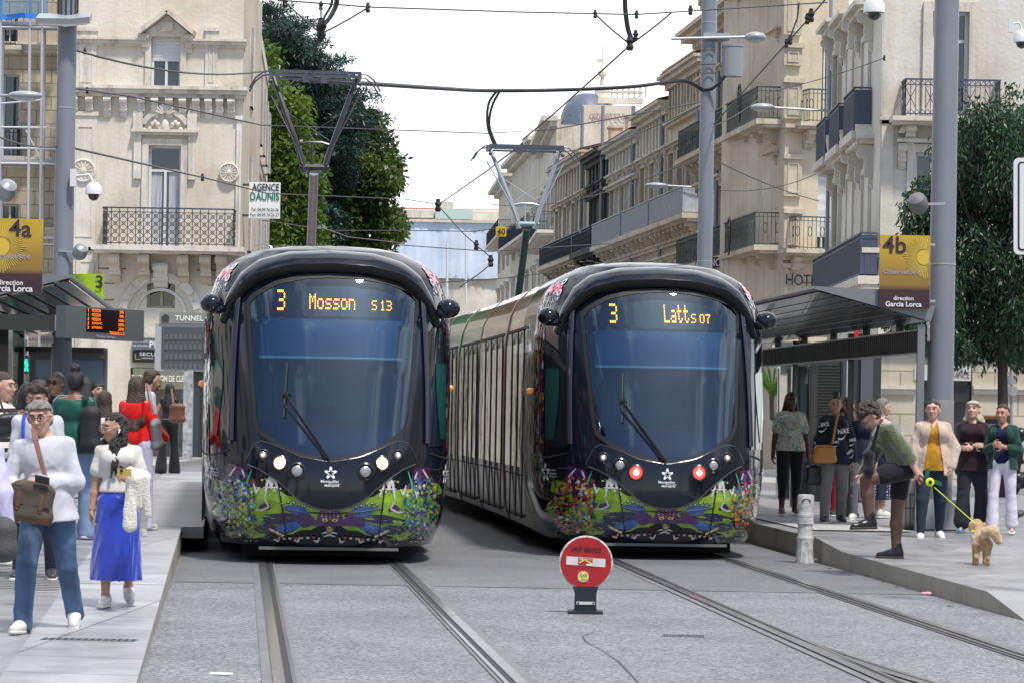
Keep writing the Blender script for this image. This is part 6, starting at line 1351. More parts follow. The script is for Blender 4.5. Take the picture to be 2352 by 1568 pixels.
# pilasters with panels
for X0, X1, Yt, Yb in ((176, 222, 96, 190), (472, 500, 96, 190), (168, 222, 290, 545), (172, 222, 600, 1050), (540, 556, 300, 700)):
    q = MB(); a, b, c, d = f1.rect(X0, Yt, X1, Yb); b = min(b, f1.L); f1.bx(q, a, b, c-.3, d+.3, -.02, .07); q2 = .07
    f1.bx(q, a-.04, b+.04, c-.42, c-.3, -.02, .12); f1.bx(q, a-.04, b+.04, d+.3, d+.42, -.02, .12)
    for aa, bb, cc, dd in ((a+.10,a+.14,c,d),(b-.14,b-.10,c,d),(a+.14,b-.14,d-.04,d),(a+.14,b-.14,c,c+.04)):
        if bb > aa: f1.bx(q, aa, bb, cc, dd, .06, .095)
    q.build('pilaster', CREAMT, b1)
for X, Y, rr in ((193, 393, .36), (527, 398, .30)):
    q = MB(); u, z = f1.uz(X, Y); q.lathe(f1.p(u, z, 0), [(rr,.0),(rr,.13),(rr*.88,.16),(rr*.78,.12),(rr*.3,.11),(rr*.22,.17),(.01,.19)], 24, 0, f1.n)
    for k in range(14): a = 2*pi*k/14; q.beam(f1.p(u+cos(a)*rr*.25, z+sin(a)*rr*.25, .13), f1.p(u+cos(a)*rr*.75, z+sin(a)*rr*.75, .13), .04, .035)
    q.build('rosette', CREAMT, b1, smooth=True)
# main window surround, side scrolls, broken pediment with shell
q = MB(); surround(f1, q, wm, .19, .09); a, b, c, d = wm; cornice(f1, q, a-.42, b+.42, d+.30, [(.08,.16),(.08,.26)])
for u in (a-.32, b+.32): f1.bx(q, u-.11, u+.11, d-1.0, d+.30, -.02, .12); f1.bx(q, u-.14, u+.14, d+.46, d+.86, -.02, .18); q.prism([f1.p(u-.16, d+.86, 0), f1.p(u+.16, d+.86, 0), f1.p(u, d+1.4, 0)], f1.n*.14)
q.build('window_surround', CREAMT, b1)
q = MB(); um = (a+b)/2
arc_band(f1, q, um, d+.42, .62, .78, 0, .12, 20, 160, 14, .85)
for k in range(9): an = radians(20+17.5*k); q.beam(f1.p(um+cos(an)*.08, d+.90+sin(an)*.08, .12), f1.p(um+cos(an)*.30, d+.90+sin(an)*.34, .16), .06, .05)
for k in (-1, 1):
    for j in range(6): q.ball(f1.p(um+k*(.22+.08*j), d+.62+.10*sin(j*1.2)-.03*j, .10), (.07,.06,.07), 8, 6)
q.ball(f1.p(um, d+.55, .12), (.12,.10,.22), 10, 8); q.build('carved_crest', CREAMT, b1, smooth=True)
# balcony
ub0, ub1 = f1.uz(246, 540)[0], f1.uz(541, 540)[0]; zb = f1.uz(400, 569)[1]; hb_ = f1.uz(400, 484)[1]-zb
balcony(f1, b1, ub0, ub1, zb, .85, hb_)
for X in (268, 335, 425, 476, 512): q = MB(); console(f1, q, f1.uz(X, 600)[0], zb-.24, .30, .85, .62); q.build('carved_console', CREAMD, b1)
# arched window bay at ground floor
q = MB(); uc = (wa[0]+wa[1])/2; zc = f1.uz(370, 722)[1]; rr = f1.uz(465, 722)[0]-uc
arc_band(f1, q, uc, zc, rr-.28, rr, 0, .10, 0, 180, 26); arc_band(f1, q, uc, zc, rr*.55, rr*.62, 0, .06, 0, 180, 20)
for k in range(7):
    an = radians(14+25.3*k); p0 = f1.p(uc+cos(an)*(rr-.14), zc+sin(an)*(rr-.14), .11); q.box(p0, (.22,.10,.22), f1.u*cos(an)+Vector((0,0,1))*sin(an), 0, f1.u*-sin(an)+Vector((0,0,1))*cos(an))
console(f1, q, uc, f1.uz(370, 606)[1], .42, .72, .30); q.build('arch_ring', CREAMT, b1)
for Y in (583, 618, 652, 690, 728):
    q = MB(); z = f1.uz(300, Y)[1]
    for X0, X1 in ((226, 290 if Y < 640 else 262), (452 if Y < 640 else 478, 545)): f1.bx(q, f1.uz(X0,Y)[0], min(f1.L, f1.uz(X1,Y)[0]), z-.02, z+.02, -.01, .012)
    q.build('render_joint', mat('joint_dark', (.22,.18,.13), .9), b1)
# shop: fascia boards, door, signs
GRN = mat('fascia_olive', (.20,.20,.13), .5); SHD = mat('shop_dark', (.035,.045,.055), .3, coat=.4); WPL = mat('sign_white', (.78,.78,.76), .4); NVY = mat('sign_slate', (.10,.12,.15), .5); BPL = mat('sign_black', (.012,.012,.014), .4)
q = MB(); a, b, c, d = sh1; f1.bx(q, a, b, 0, d, -.26, -.22); q.build('shop_front', SHD, b1)
q = MB()
for X0, X1 in ((388, 426), (338, 380)): aa, bb, cc, dd = f1.rect(X0, 892, X1, 1055); f1.bx(q, aa, bb, cc, dd, -.2, -.17)
q.build('shop_glazing', WPN, b1)
q = MB(); aa, bb, cc, dd = f1.rect(306, 846, 428, 892); f1.bx(q, aa, bb, cc, dd, .0, .10); lettering(q, 'REPRODUCTION DE CLES', f1.px(366, 868, .105), f1.u, (0,0,1), width=(bb-aa)*1.02, height=.19, bold=.03, mi=1, n=f1.n); q.build('shop_fascia', [GRN, WPL], b1)
q = MB(); aa, bb, cc, dd = f1.rect(306, 776, 362, 803); f1.bx(q, aa, bb, cc, dd, .02, .16); lettering(q, 'Serrurerie', f1.px(325, 783, .165), f1.u, (0,0,1), width=.44, mi=1, n=f1.n); lettering(q, 'de pr\u00e9cision', f1.px(325, 794, .165), f1.u, (0,0,1), width=.46, mi=1, n=f1.n); lettering(q, 'PI', f1.px(352, 791, .165), f1.u, (0,0,1), height=.20, mi=1, n=f1.n, bold=.02); q.build('shop_sign', [NVY, WPL], b1)
q = MB(); aa, bb, cc, dd = f1.rect(305, 804, 362, 832); f1.bx(q, aa, bb, cc, dd, .02, .12); lettering(q, 'SECU', f1.px(340, 813, .125), f1.u, (0,0,1), width=.46, height=.10, mi=1, n=f1.n); lettering(q, 'PARTENAIRE', f1.px(340, 822, .125), f1.u, (0,0,1), width=.34, mi=1, n=f1.n)
q.beam(f1.px(312,812,.125), f1.px(312,824,.125), .02,.02, 2); q.beam(f1.px(312,824,.125), f1.px(325,824,.125), .02,.02, 2); q.build('shop_sign', [BPL, WPL, mat('sign_gold', (.5,.32,.06), .4)], b1)
q = MB(); aa, bb, cc, dd = f1.rect(415, 895, 425, 915); f1.bx(q, aa, bb, cc, dd, -.15, -.14); q.build('sticker', mat('sticker_mix', (.1,.3,.45), .4, var=.8, vscale=8), b1)
# receding street side of the same building
f1b = Fac(545, 84.05, 603, 116); zt1 = ztop
holes = []
for Ya, Yb, hh in ((500, 0, 0),): pass
for fl_ in ((6.4, 9.3), (10.8, 13.2), (1.0, 4.4)):
    for k in range(7): u = 2.2+4.1*k; holes.append((u, u+1.1, fl_[0], fl_[1]))
f1b.wall(0, zt1+.5, [h for h in holes if h[1] < f1b.L], .25, m=CREAMD, parent=b1, name='street_wall')
for h in holes:
    if h[1] < f1b.L: window(f1b, h, b1, curtain=False)
for z_, st_ in ((z_c, [(.10,.2),(.12,.40),(.10,.55)]), (z2, [(.07,.1),(.10,.25),(.06,.35)]), (zt1+.3, [(.15,.3),(.2,.6),(.12,.8)])): q = MB(); cornice(f1b, q, 0, f1b.L, z_, st_); q.build('street_cornice', CREAMT, b1)
for h in holes:
    if h[1] < f1b.L: q = MB(); surround(f1b, q, h, .2, .12); cornice(f1b, q, h[0]-.35, h[1]+.35, h[3]+.24, [(.1,.25),(.08,.4)]); console(f1b, q, h[0]-.22, h[3]+.2, .18, .5, .3); console(f1b, q, h[1]+.22, h[3]+.2, .18, .5, .3); q.build('street_surround', CREAMT, b1)
balcony(f1b, b1, .4, 7.5, zb, .8, hb_); balcony(f1b, b1, 14, 24, 9.0+1.5, .8, 1.0)
for k in range(14): q = MB(); console(f1b, q, .6+2.0*k, z_c, .25, .65, .35); q.build('street_bracket', CREAMT, b1)
q = MB(); n_ = 14
bk = at(150, 900, 100); q.quad(f1b.p(f1b.L, 0), f1b.p(f1b.L, 0)+Vector((-14,0,0)), f1b.p(f1b.L, zt1)+Vector((-14,0,0)), f1b.p(f1b.L, zt1)); q.build('side_wall', CREAMD, b1, fixn=False)
shell(f1, b1, 0, ztop, 6, CREAMD)
b2 = thing('scaffolded_building', 'stained stone apartment building behind scaffolding at the left edge', 'building', at(70, 1060, 88)); f2 = Fac(-60, 88, 152, 88)
h2 = [f2.rect(8, 172, 42, 290), f2.rect(8, 50, 38, 105), f2.rect(-12, 300, 38, 362), f2.rect(0, 460, 45, 545), f2.rect(2, 760, 55, 980)]
h2 = [f2.rect(6, 172, 44, 362), f2.rect(4, 60, 38, 105), f2.rect(-4, 470, 44, 545)]
f2.wall(0, ztop+.6, h2, .25, m=OCH if 0 else stone('stained_stone', (.58,.52,.43), (.24,.19,.14), .55, block=(.9,.42)), parent=b2)
window(f2, h2[0], b2, transom=.35); window(f2, h2[1], b2, curtain=False); window(f2, h2[2], b2, curtain=False)
for Y in (122, 385, 545): q = MB(); cornice(f2, q, 0, f2.L, f2.uz(50, Y)[1], [(.10,.12),(.12,.28),(.08,.40)]); q.build('cornice', CREAMT, b2)
balcony(f2, b2, f2.uz(-30,360)[0], f2.uz(46,360)[0], f2.uz(20,362)[1], .5, .85, 'bars'); balcony(f2, b2, f2.uz(-30,100)[0], f2.uz(40,100)[0], f2.uz(20,108)[1], .4, .9, 'bars')
shell(f2, b2, 0, ztop+.6, 6, CREAMD)
sc = thing('scaffolding', 'white tube scaffolding with blue netting on the far left building', 'scaffolding', at(70, 1060, 86)); q = MB(); q2 = MB(); SCM = mat('scaffold_tube', (.55,.57,.60), .4, metal=.4)
for X in (3, 70, 98, 136): q.tube([at(X,-60,86.0), at(X-8,820,86.0)], .045, 8);
for X in (3, 98): q.tube([at(X+6,-60,87.2), at(X-2,820,87.2)], .045, 8)
for Y in (62, 292, 340, 375, 545, 560): q.tube([at(-40,Y,86.0), at(140,Y+2,86.0)], .03, 6)
q.tube([at(98,230,86), at(-20,240,86)], .03, 6); q.tube([at(60,300,86),at(100,380,86)], .025, 6); q.build('scaffold_tubes', SCM, sc, smooth=True)
for Y in (375, 60): q2.box(at(40, Y, 86.6), (2.6, 1.2, .10))
q2.build('scaffold_deck', mat('deck_grey', (.3,.3,.31), .6), sc)
q = MB(); q.grid([[at(-40+30*i, y, 85.9+.1*sin(i*1.7)) for i in range(6)] for y in (-60, -10, 20, 40)]); q.build('blue_net', glassmat('blue_netting', (.50,.68,.85), .06, (.3,.5,.9), .6), sc, fixn=False)
q = MB(); q.grid([[at(-40+30*i, y+(i%3)*2, 85.85+.05*sin(i)) for i in range(7)] for y in (30, 36, 42)]); q.build('blue_sheet', mat('blue_tarp', (.03,.22,.62), .6), sc, fixn=False)
# estate agency sign
ag = thing('hanging_sign', 'white AGENCE DAUNIS sign projecting from the left buildings in front of the trees', 'sign', at(608, 505, 84.6)); q = MB(); c_ = at(608, 461, 84.6)
q.box(c_, (71/F*84.6, .12, 83/F*84.6)); q.build('board', mat('sign_white', (.7,.7,.68), .4), ag); q = MB(); S_ = 84.6/F
DG = mat('sign_green', (.01,.16,.10), .5); BK = mat('letter_dark', (.02,.03,.03), .5); fr_ = 84.6-.08
lettering(q, 'AGENCE', at(610, 431, fr_), (1,0,0), (0,0,1), width=62*S_, height=17*S_, bold=.02, n=(0,-1,0)); lettering(q, 'DAUNIS', at(608, 452, fr_), (1,0,0), (0,0,1), width=67*S_, height=19*S_, bold=.02, n=(0,-1,0), mi=1)
lettering(q, 'Tel: 04.99.74.26.36', at(608, 482, fr_), (1,0,0), (0,0,1), width=64*S_, height=7.5*S_, bold=.01, n=(0,-1,0)); lettering(q, 'Fax: 04.99.74.26.37', at(608, 494, fr_), (1,0,0), (0,0,1), width=66*S_, height=7.5*S_, bold=.01, n=(0,-1,0)); q.build('lettering', [BK, DG], ag, fixn=False)
q = MB(); q.beam(at(575,425,84.6), at(556,425,84.6), .06,.06); q.beam(at(575,495,84.6), at(556,495,84.6), .06,.06); q.build('bracket', IRON, ag)
b4 = thing('white_building', 'white rendered corner building with slate blue balconies behind the right stop', 'building', at(2120, 1000, 66))
f4 = Fac(2012, 66, 2420, 66); zt4 = f4.uz(2200, -80)[1]
h4 = [f4.rect(2140, 28, 2224, 262), f4.rect(2100, 352, 2180, 640), f4.rect(2142, 838, 2232, 1040), f4.rect(2020, 860, 2052, 1040)]
h4 = h4[:3]
f4.wall(f4.uz(2200, 800)[1], zt4, h4[:2], .25, m=WST, parent=b4, name='upper_wall'); zg = f4.uz(2200, 800)[1]
f4.wall(0, zg, [f4.rect(2108, 838, 2232, 1045)], .35, m=WBLK, parent=b4, name='ground_wall')
window(f4, h4[0], b4, mull=1, transom=.72, curtain=False); window(f4, h4[1], b4, curtain=False)
q = MB(); surround(f4, q, h4[0], .22, .10); surround(f4, q, h4[1], .2, .1); a, b, c, d = h4[1]; pediment(f4, q, a-.45, b+.45, d+.3, .62, .3, True); q.build('window_surround', WSTT, b4)
for u in (a-.32, b+.32): q = MB(); console(f4, q, u, d+.2, .18, .6, .22); q.build('bracket', WSTT, b4)
zb4 = f4.uz(2175, 276)[1]; balcony(f4, b4, f4.uz(2070,270)[0], f4.uz(2284,270)[0], zb4, .7, f4.uz(2175,192)[1]-zb4, 'cross', mat('slate_blue_iron', (.07,.08,.115), .45), WSTT, .16)
for X in (2088, 2265): q = MB(); console(f4, q, f4.uz(X, 300)[0], zb4-.16, .22, .5, .4); q.build('bracket', WSTT, b4)
q = MB(); cornice(f4, q, 0, f4.L, zg-.1, [(.10,.10),(.12,.18),(.10,.24)]); cornice(f4, q, 0, f4.uz(2120,900)[0]-.2, f4.uz(2100,905)[1], [(.12,.08),(.08,.14)]); cornice(f4, q, f4.uz(2238,900)[0], f4.L, f4.uz(2280,905)[1], [(.12,.08),(.08,.14)]); zst = f4.uz(2030, 285)[1]; cornice(f4, q, 0, f4.uz(2066,285)[0], zst, [(.08,.06),(.08,.12)]); q.build('string_course', WSTT, b4)
q = MB(); a, b, c, d = f4.rect(2018, 300, 2044, 780); f4.bx(q, .02, .30, zg+.3, zt4, -.02, .06); f4.bx(q, f4.uz(2026,60)[0], f4.uz(2048,60)[0], zst+.2, zt4, -.02, .05); q.build('pilaster', WSTT, b4)
q = MB(); a, b, c, d = f4.rect(2108, 838, 2232, 1045); f4.bx(q, a, b, 0, d, -.36, -.32); q.build('shop_front', mat('shop_interior', (.035,.035,.045), .25, coat=.4, var=.5, vscale=2), b4)
q = MB(); a, b, c, d = f4.rect(2100, 838, 2230, 873); f4.bx(q, a, b, c, d, -.1, .03); lettering(q, 'ALLIANCE', f4.px(2197, 860, .035), f4.u, (0,0,1), width=58/F*66, height=16/F*66, mi=1, n=f4.n, bold=.005); q.build('shop_fascia', [mat('fascia_mint', (.50,.56,.49), .5), mat('letter_red', (.30,.05,.05), .5)], b4)
q = MB(); f4.bx(q, a, b, c-.5, c-.1, -.34, -.1); q.build('shop_lintel', mat('dark_lintel', (.03,.03,.035), .5), b4)
# oblique side of B4
f4b = Fac(1901, 77, 2012, 66.05); hh = []
for Xc, w_ in ((1925, 12), (1957, 13), (1993, 15)):
    for (Ya, Yb) in ((75, 335), (385, 590)):
        off = (1993-Xc); hh.append(f4b.rect(Xc-w_*.5, Ya+20+off*.45 if Ya < 100 else Ya+15+off*.28, Xc+w_*.5, Yb - off*.0 + 0))
f4b.wall(0, zt4, hh, .18, m=WST, parent=b4, name='oblique_wall')
for r in hh:
    window(f4b, r, b4, curtain=False, frame=mat('frame_beige', (.42,.37,.3), .6), depth=.15); q = MB(); surround(f4b, q, r, .14, .10); a, b, c, d = r
    console(f4b, q, a-.30, d+.55, .16, 1.0, .30); console(f4b, q, b+.30, d+.55, .16, 1.0, .30)
    if c < 8: pediment(f4b, q, a-.5, b+.5, d+.68, .85, .42)
    else: cornice(f4b, q, a-.5, b+.5, d+.55, [(.12,.35),(.10,.5)])
    q.build('window_surround', WSTT, b4)
hup = sorted([r for r in hh if r[2] > 7.0]);
for r in hup:
    zf = f4b.uz(1990, 315)[1]; balcony(f4b, b4, r[0]-.45, r[1]+.45, zf, .45, 1.05, 'panel', mat('slate_blue_iron', (.07,.08,.115), .45), WSTT, .3)
q = MB(); zz = f4b.uz(2000, 590)[1]; cornice(f4b, q, 0, f4b.L, zz-.1, [(.1,.2),(.12,.4)]); q.build('string_course', WSTT, b4)
balcony(f4b, b4, -.4, f4b.L+.1, f4b.uz(1960, 658)[1], .42, 1.0, 'panel', mat('slate_blue_iron', (.07,.08,.115), .45), WSTT, .3)
downpipe(f4b, b4, 1908, -40, 620, .05)
shell(f4, b4, 0, zt4, 7, WST); shell(f4b, b4, 0, zt4, .5, WST)
b5 = thing('hotel_building', 'ochre stone building lettered HOTEL on its corner, between the row and the white building', 'building', at(1830, 1000, 86)); f5 = Fac(1793, 86, 1935, 86.5); zt5 = f5.uz(1850, -70)[1]
h5 = [f5.rect(1888, 95, 1906, 300), f5.rect(1878, 372, 1906, 575)]
f5.wall(0, zt5, h5, .2, m=OCH if 0 else stone('hotel_stone', (.64,.57,.45), (.30,.25,.19), .45), parent=b5)
window(f5, h5[0], b5, curtain=False); window(f5, h5[1], b5, curtain=False, shutter=.85)
for Yt, Yb in ((-40, 70), (90, 140), (170, 262), (345, 440), (470, 560), (595, 690)):
    q = MB(); a, b, c, d = f5.rect(1797, Yt+22, 1838, Yb+12); f5.bx(q, a, b, c, d, -.02, .16); f5.bx(q, a-.05, b+.05, d, d+.14, -.02, .26)
    if Yb < 600:
        for aa, bb, cc, dd in ((a+.1,a+.15,c+.1,d-.1),(b-.15,b-.1,c+.1,d-.1),(a+.15,b-.15,d-.15,d-.1),(a+.15,b-.15,c+.1,c+.15)): f5.bx(q, aa, bb, cc, dd, .15, .19)
    q.build('pilaster', OCHT, b5)
for Y in (650, 680, 710, 740, 770, 800): q = MB(); z = f5.uz(1850, Y)[1]; f5.bx(q, 0, f5.L, z-.025, z+.025, -.01, .165 if 0 else .012); q.build('render_joint', mat('joint_dark', (.22,.18,.13), .9), b5)
for Y in (305, 600): q = MB(); cornice(f5, q, 0, f5.L, f5.uz(1850, Y)[1], [(.1,.18),(.12,.30)]); q.build('string_course', OCHT, b5)
for (X0, X1, Yt, Yb) in ((1840, 1912, 212, 285), (1808, 1912, 503, 575)):
    z = f5.uz(1870, Yb+2)[1]; balcony(f5, b5, f5.uz(X0,Yb)[0], f5.uz(X1,Yb)[0], z, .7, f5.uz(1870,Yt)[1]-z, 'bars', IRONG, OCHT, .18)
    for X in (X0+14, X1-20): q = MB(); console(f5, q, f5.uz(X, Yb)[0], z-.18, .25, .6, .5); q.build('bracket', OCHT, b5)
hs = thing('wall_lettering', 'dark HOTEL letters fixed to the ochre corner wall', 'sign', f5.px(1826, 645, .1)); q = MB(); lettering(q, 'HOTEL', f5.px(1838, 645, .30), f5.u, (0,0,1), width=88/F*86, height=26/F*86, n=f5.n, bold=.015, off=.03); q.build('letters', mat('letter_dark', (.02,.03,.03), .5), hs, fixn=False)
f5b = Fac(1596, 101, 1793, 86.05); zt5b = zt5; h = []
fl5 = [(3.2,5.6)],
def rows5(fc, parent, floors, bays, w_, m, name, zt, soot=False, trim=OCHT, fr=WFR):
    holes = []
    for z0, z1 in floors:
        for k in range(bays): uc = fc.L*(k+.5)/bays; holes.append((uc-w_/2, uc+w_/2, z0, z1))
    fc.wall(0, zt, holes, .25, m=m, parent=parent, name=name)
    for r in holes:
        window(fc, r, parent, curtain=False, frame=fr); q = MB(); surround(fc, q, r, .16, .12); cornice(fc, q, r[0]-.35, r[1]+.35, r[3]+.18, [(.1,.22),(.08,.34)]); console(fc, q, r[0]-.22, r[3]+.18, .14, .45, .22); console(fc, q, r[1]+.22, r[3]+.18, .14, .45, .22); q.build('window_surround', trim, parent)
    return holes
z1f, z2f = f5b.uz(1750, 577)[1], f5b.uz(1750, 300)[1]
rows5(f5b, b5, [(1.0,4.4),(z1f,z1f+2.6),(z2f,z2f+2.5),(z2f+4.0,z2f+5.4)], 5, 1.15, stone('hotel_stone', (.64,.57,.45), (.30,.25,.19), .45), 'street_wall', zt5b)
for z in (z1f, z2f): balcony(f5b, b5, .3, f5b.L-.4, z, .8, 1.0, 'bars', IRONG, OCHT, .25)
for z in (z1f, z2f):
    for k in range(11): q = MB(); console(f5b, q, .8+k*(f5b.L-1.6)/10, z-.25, .25, .5, .6); q.build('bracket', OCHT, b5)
q = MB(); cornice(f5b, q, 0, f5b.L, f5b.uz(1740, 0)[1]-.3, [(.2,.3),(.2,.7),(.15,.9)]); q.build('cornice', OCHT, b5)
for X in (1652, 1714): downpipe(f5b, b5, X, 60, 700, .07)
for (X, Y) in ((1770, 240), (1745, 545)):
    q = MB(); c_ = f5b.px(X, Y, 1.0)
    for s_ in (.5, .32, .18): q.tube([c_+Vector((0,s_*cos(a)*1.2, s_*sin(a)*1.2)) for a in [i*pi/7 for i in range(12)]], .03, 5)
    q.build('iron_scroll', IRON, b5)
shell(f5, b5, 0, zt5, 6, CREAMD)
rd = thing('red_sign', 'dark red sign ending in NCE on the street side of the hotel building', 'sign', at(1642, 603, 92)); q = MB(); q.box(at(1632, 603, 92), (.98,.1,.34)); q.build('board', mat('burgundy', (.10,.012,.02), .5), rd); q = MB(); lettering(q, 'AGENCE', at(1630, 603, 91.94), (1,0,0), (0,0,1), width=.9, height=.24, n=(0,-1,0), bold=.01); q.build('lettering', mat('sign_white', (.7,.7,.68), .4), rd, fixn=False)
Xs = [1612, 1528, 1462, 1392, 1345, 1268]; VPX = 395.0
def drow(X): return 104*(1612-VPX)/(X-VPX)
def rowY(X, Y0): return 949+8 - (949+8 - Y0)*(X-VPX)/(1612-VPX)
trims = [OCHT, ROWS_[1], WSTT, SOOT, OCHT]
labs = ['tan stone block with white panelled balconies next to the grey pole', 'pale block with flower boxes in the middle of the right hand row', 'grey stone block with planters in the right hand row', 'soot blackened narrow block in the right hand row', 'ochre block with drainpipes at the far end of the right hand row']
z_at = lambda X, Y: at(X, Y, drow(X)).z
for i in range(5):
    XR, XL = Xs[i], Xs[i+1]; fc = Fac(XL, drow(XL), XR, drow(XR)); bb = thing('row_building', labs[i], 'building', fc.p(fc.L/2, 0, 0), 'buildings along the right side of the street')
    zt = z_at(1612, (150, 205, 235, 232, 205)[i]); bays = (4, 3, 3, 2, 4)[i]
    zb_ = z_at(1612, 487); zc_ = z_at(1612, 255); fl_ = [(.8, 4.2), (zb_-4.2, zb_-1.6), (zb_+.05, zb_+2.75), (zc_+.8, zc_+2.0)] if i in (0,) else [(.8,4.2), (zb_-4.2, zb_-1.6), (zb_+.05, zb_+2.75)]
    rows5(fc, bb, fl_, bays, 1.15, ROWS_[i] if i != 3 else SOOT, 'wall', zt, trim=trims[i])
    q = MB(); cornice(fc, q, 0, fc.L, zt-.1, [(.22,.22),(.18,.42),(.12,.55)]); q.build('cornice', SOOT if i == 3 else trims[i], bb)
    for z_ in (zb_-.9, zt-1.6): q = MB(); cornice(fc, q, 0, fc.L, z_, [(.12,.2),(.1,.3)]); q.build('string_course', SOOT if i == 3 else trims[i], bb)
    balcony(fc, bb, .2, fc.L-.2, zb_-.05, .8, 1.0, 'panel' if i < 3 else 'bars', mat('pale_iron', (.30,.32,.35), .5) if i < 3 else IRON, trims[i], .3, mat('pale_panel', (.36,.38,.41), .6, var=.2, vscale=3))
    for k in range(bays*2): q = MB(); console(fc, q, .6+k*(fc.L-1.2)/(bays*2-1), zb_-.35, .25, .55, .6); q.build('bracket', trims[i], bb)
    downpipe(fc, bb, XR-6, 250, 720, .08)
    q = MB(); n_ = bays*3
    for k in range(n_): fc.bx(q, fc.L*(k+.25)/n_, fc.L*(k+.6)/n_, zt-1.35, zt-.1, -.02, .10)
    q.build('frieze_blocks', trims[i], bb)
    q = MB(); A_, B_ = fc.p(0,zt+.5,.5), fc.p(fc.L,zt+.5,.5); up_ = -fc.n*5+Vector((0,0,1.3)); q.quad(A_, B_, B_+up_, A_+up_); q.build('roof', TILE, bb, fixn=False)
    shell(fc, bb, 0, zt+.5, 8, CREAMD)
    for k in range(2): q = MB(); c_ = fc.p(fc.L*(.3+.45*k), zt+1.6, -2.5); q.box(c_, (.9,.6,1.4), fc.u); q.box(c_+Vector((0,0,.75)), (1.05,.75,.12), fc.u); q.build('chimney', trims[i], bb)
# rooftop block with graffiti, and the slate dome with its lantern
dm = thing('dome', 'slate dome with ball finial and weathervane above the right hand row', 'dome', at(1345, 300, 178)); c_ = at(1348, 285, 178); r_ = 62/F*178
q = MB(); q.lathe(c_, [(r_*1.02,-.6),(r_*1.02,0),(r_,.1),(r_*.97,r_*.28),(r_*.86,r_*.60),(r_*.66,r_*.88),(r_*.42,r_*1.05),(r_*.30,r_*1.10)], 28); q.build('slate_shell', SLATE, dm, smooth=True)
c2_ = at(1383, 208, 178); q = MB(); q.lathe(c2_-Vector((0,0,.9)), [(.75,0),(.6,.15),(.6,.3),(.5,.45),(.42,1.0),(.15,1.2),(.12,1.7),(.28,1.85),(.30,2.05),(.1,2.25),(.05,2.6),(.03,4.0)], 14); q.tube([at(1375,135,178), at(1390,137,178)], .03, 5); q.box(at(1377,140,178), (.35,.03,.25)); q.build('lantern', WSTT, dm, smooth=True)
q = MB(); q.box(at(1360, 345, 180), (5.2, 5, 3.4)); q.build('drum', CREAMD, dm)
rb = thing('rooftop_block', 'beige rooftop wall with red graffiti scribbles below the dome', 'rooftop wall', at(1395, 300, 150)); q = MB(); q.box(at(1397, 330, 150), (2.9, 4, 3.6)); q.box(at(1400,258,152), (2.4,3,.12)); q.build('block', CREAM, rb)
q = MB(); cc = at(1400, 268, 147.9); r6 = random.Random(4)
for k in range(10): x0 = -.95+.19*k; q.tube([cc+Vector((x0+.10*cos(a+k), 0, .16*sin(a*1.0)+r6.uniform(-.05,.05))) for a in [j*.9 for j in range(7)]], .018, 4)
q.build('graffiti', mat('graffiti_red', (.45,.27,.24), .7), rb)
for k in range(7): q = MB(); q.box(at(1405+13*k, 218-1*k, 151), (.10,.3,.5)); q.build('baluster', WSTT, rb)
q = MB(); q.box(at(1425, 212, 151), (2.4,.35,.12)); q.box(at(1425, 232, 151), (2.4,.35,.3)); q.build('parapet', WSTT, rb)
# far blocks either side of the end of the street
for (XL, dL, XR, dR, Yt, lab, m_) in ((1268, 168, 1232, 190, 345, 'narrow far block with orange panel at the end of the row', ROWS_[4]), (1232, 192, 1168, 215, 372, 'pale grey far block seen through the right pantograph', ROWS_[2]), (1168, 216, 1138, 235, 445, 'palest far block beside the yellow 40 sign', ROWS_[1])):
    fc = Fac(XR, dR, XL, dL); bb = thing('far_building', lab, 'building', fc.p(fc.L/2,0,0), 'far buildings at the end of the street'); zt = fc.px((XL+XR)/2, Yt).z
    n_fl = max(3, int(zt/4)); rows5(fc, bb, [(1+4*k, 3.4+4*k) for k in range(n_fl) if 3.4+4*k < zt-.5], max(1, int(fc.L/5)), 1.3, m_, 'wall', zt, trim=WSTT)
    q = MB(); cornice(fc, q, 0, fc.L, zt-.1, [(.3,.4),(.3,.9)]); q.build('cornice', WSTT, bb)
    f_ = Fac(XR-2, dR+.1, XR+max(20, (XL-XR)*.6), dR);
    shell(fc, bb, 0, zt, 10, m_)
    balcony(fc, bb, .5, fc.L-.5, fc.px((XL+XR)/2, 560).z, 1.0, 1.1, 'bars', IRON, WSTT, .3)
bh = thing('building_hoarding', 'building wrapped in pale blue sheeting under tiled roofs at the end of the street', 'building', at(1035, 700, 250)); f9 = Fac(905, 250, 1150, 250); z0, z1 = f9.uz(1030, 640)[1], f9.uz(1030, 512)[1]
q = MB(); n_ = 40; SHEET = mat('scaffold_sheet', (.60,.68,.80), .7, var=.12, vscale=.3)
q.grid([[f9.p(f9.L*i/n_, z0+(z1-z0)*j/8, .04*sin(i*1.9)+.15*abs(sin(i*.21))) for i in range(n_+1)] for j in range(9)]); q.build('sheeting', SHEET, bh, smooth='all', fixn=False)
q = MB(); f9.bx(q, 0, f9.L, 0, z0, -8, -.3); f9.bx(q, .3, f9.L-.3, z0, z1+1.1, -8, -.5); q.build('wall', CREAM, bh)
q = MB(); f9.bx(q, 0, f9.L, z1, z1+.25, -.4, .4); f9.bx(q, f9.uz(1000,500)[0], f9.uz(1085,500)[0], z1+.3, z1+1.2, -.4, .35, 1); f9.bx(q, 0, f9.uz(995,500)[0], z1+.4, z1+1.0, -.3, .1); q.build('parapet', [WSTT, mat('mint_panel', (.50,.62,.56), .5)], bh)
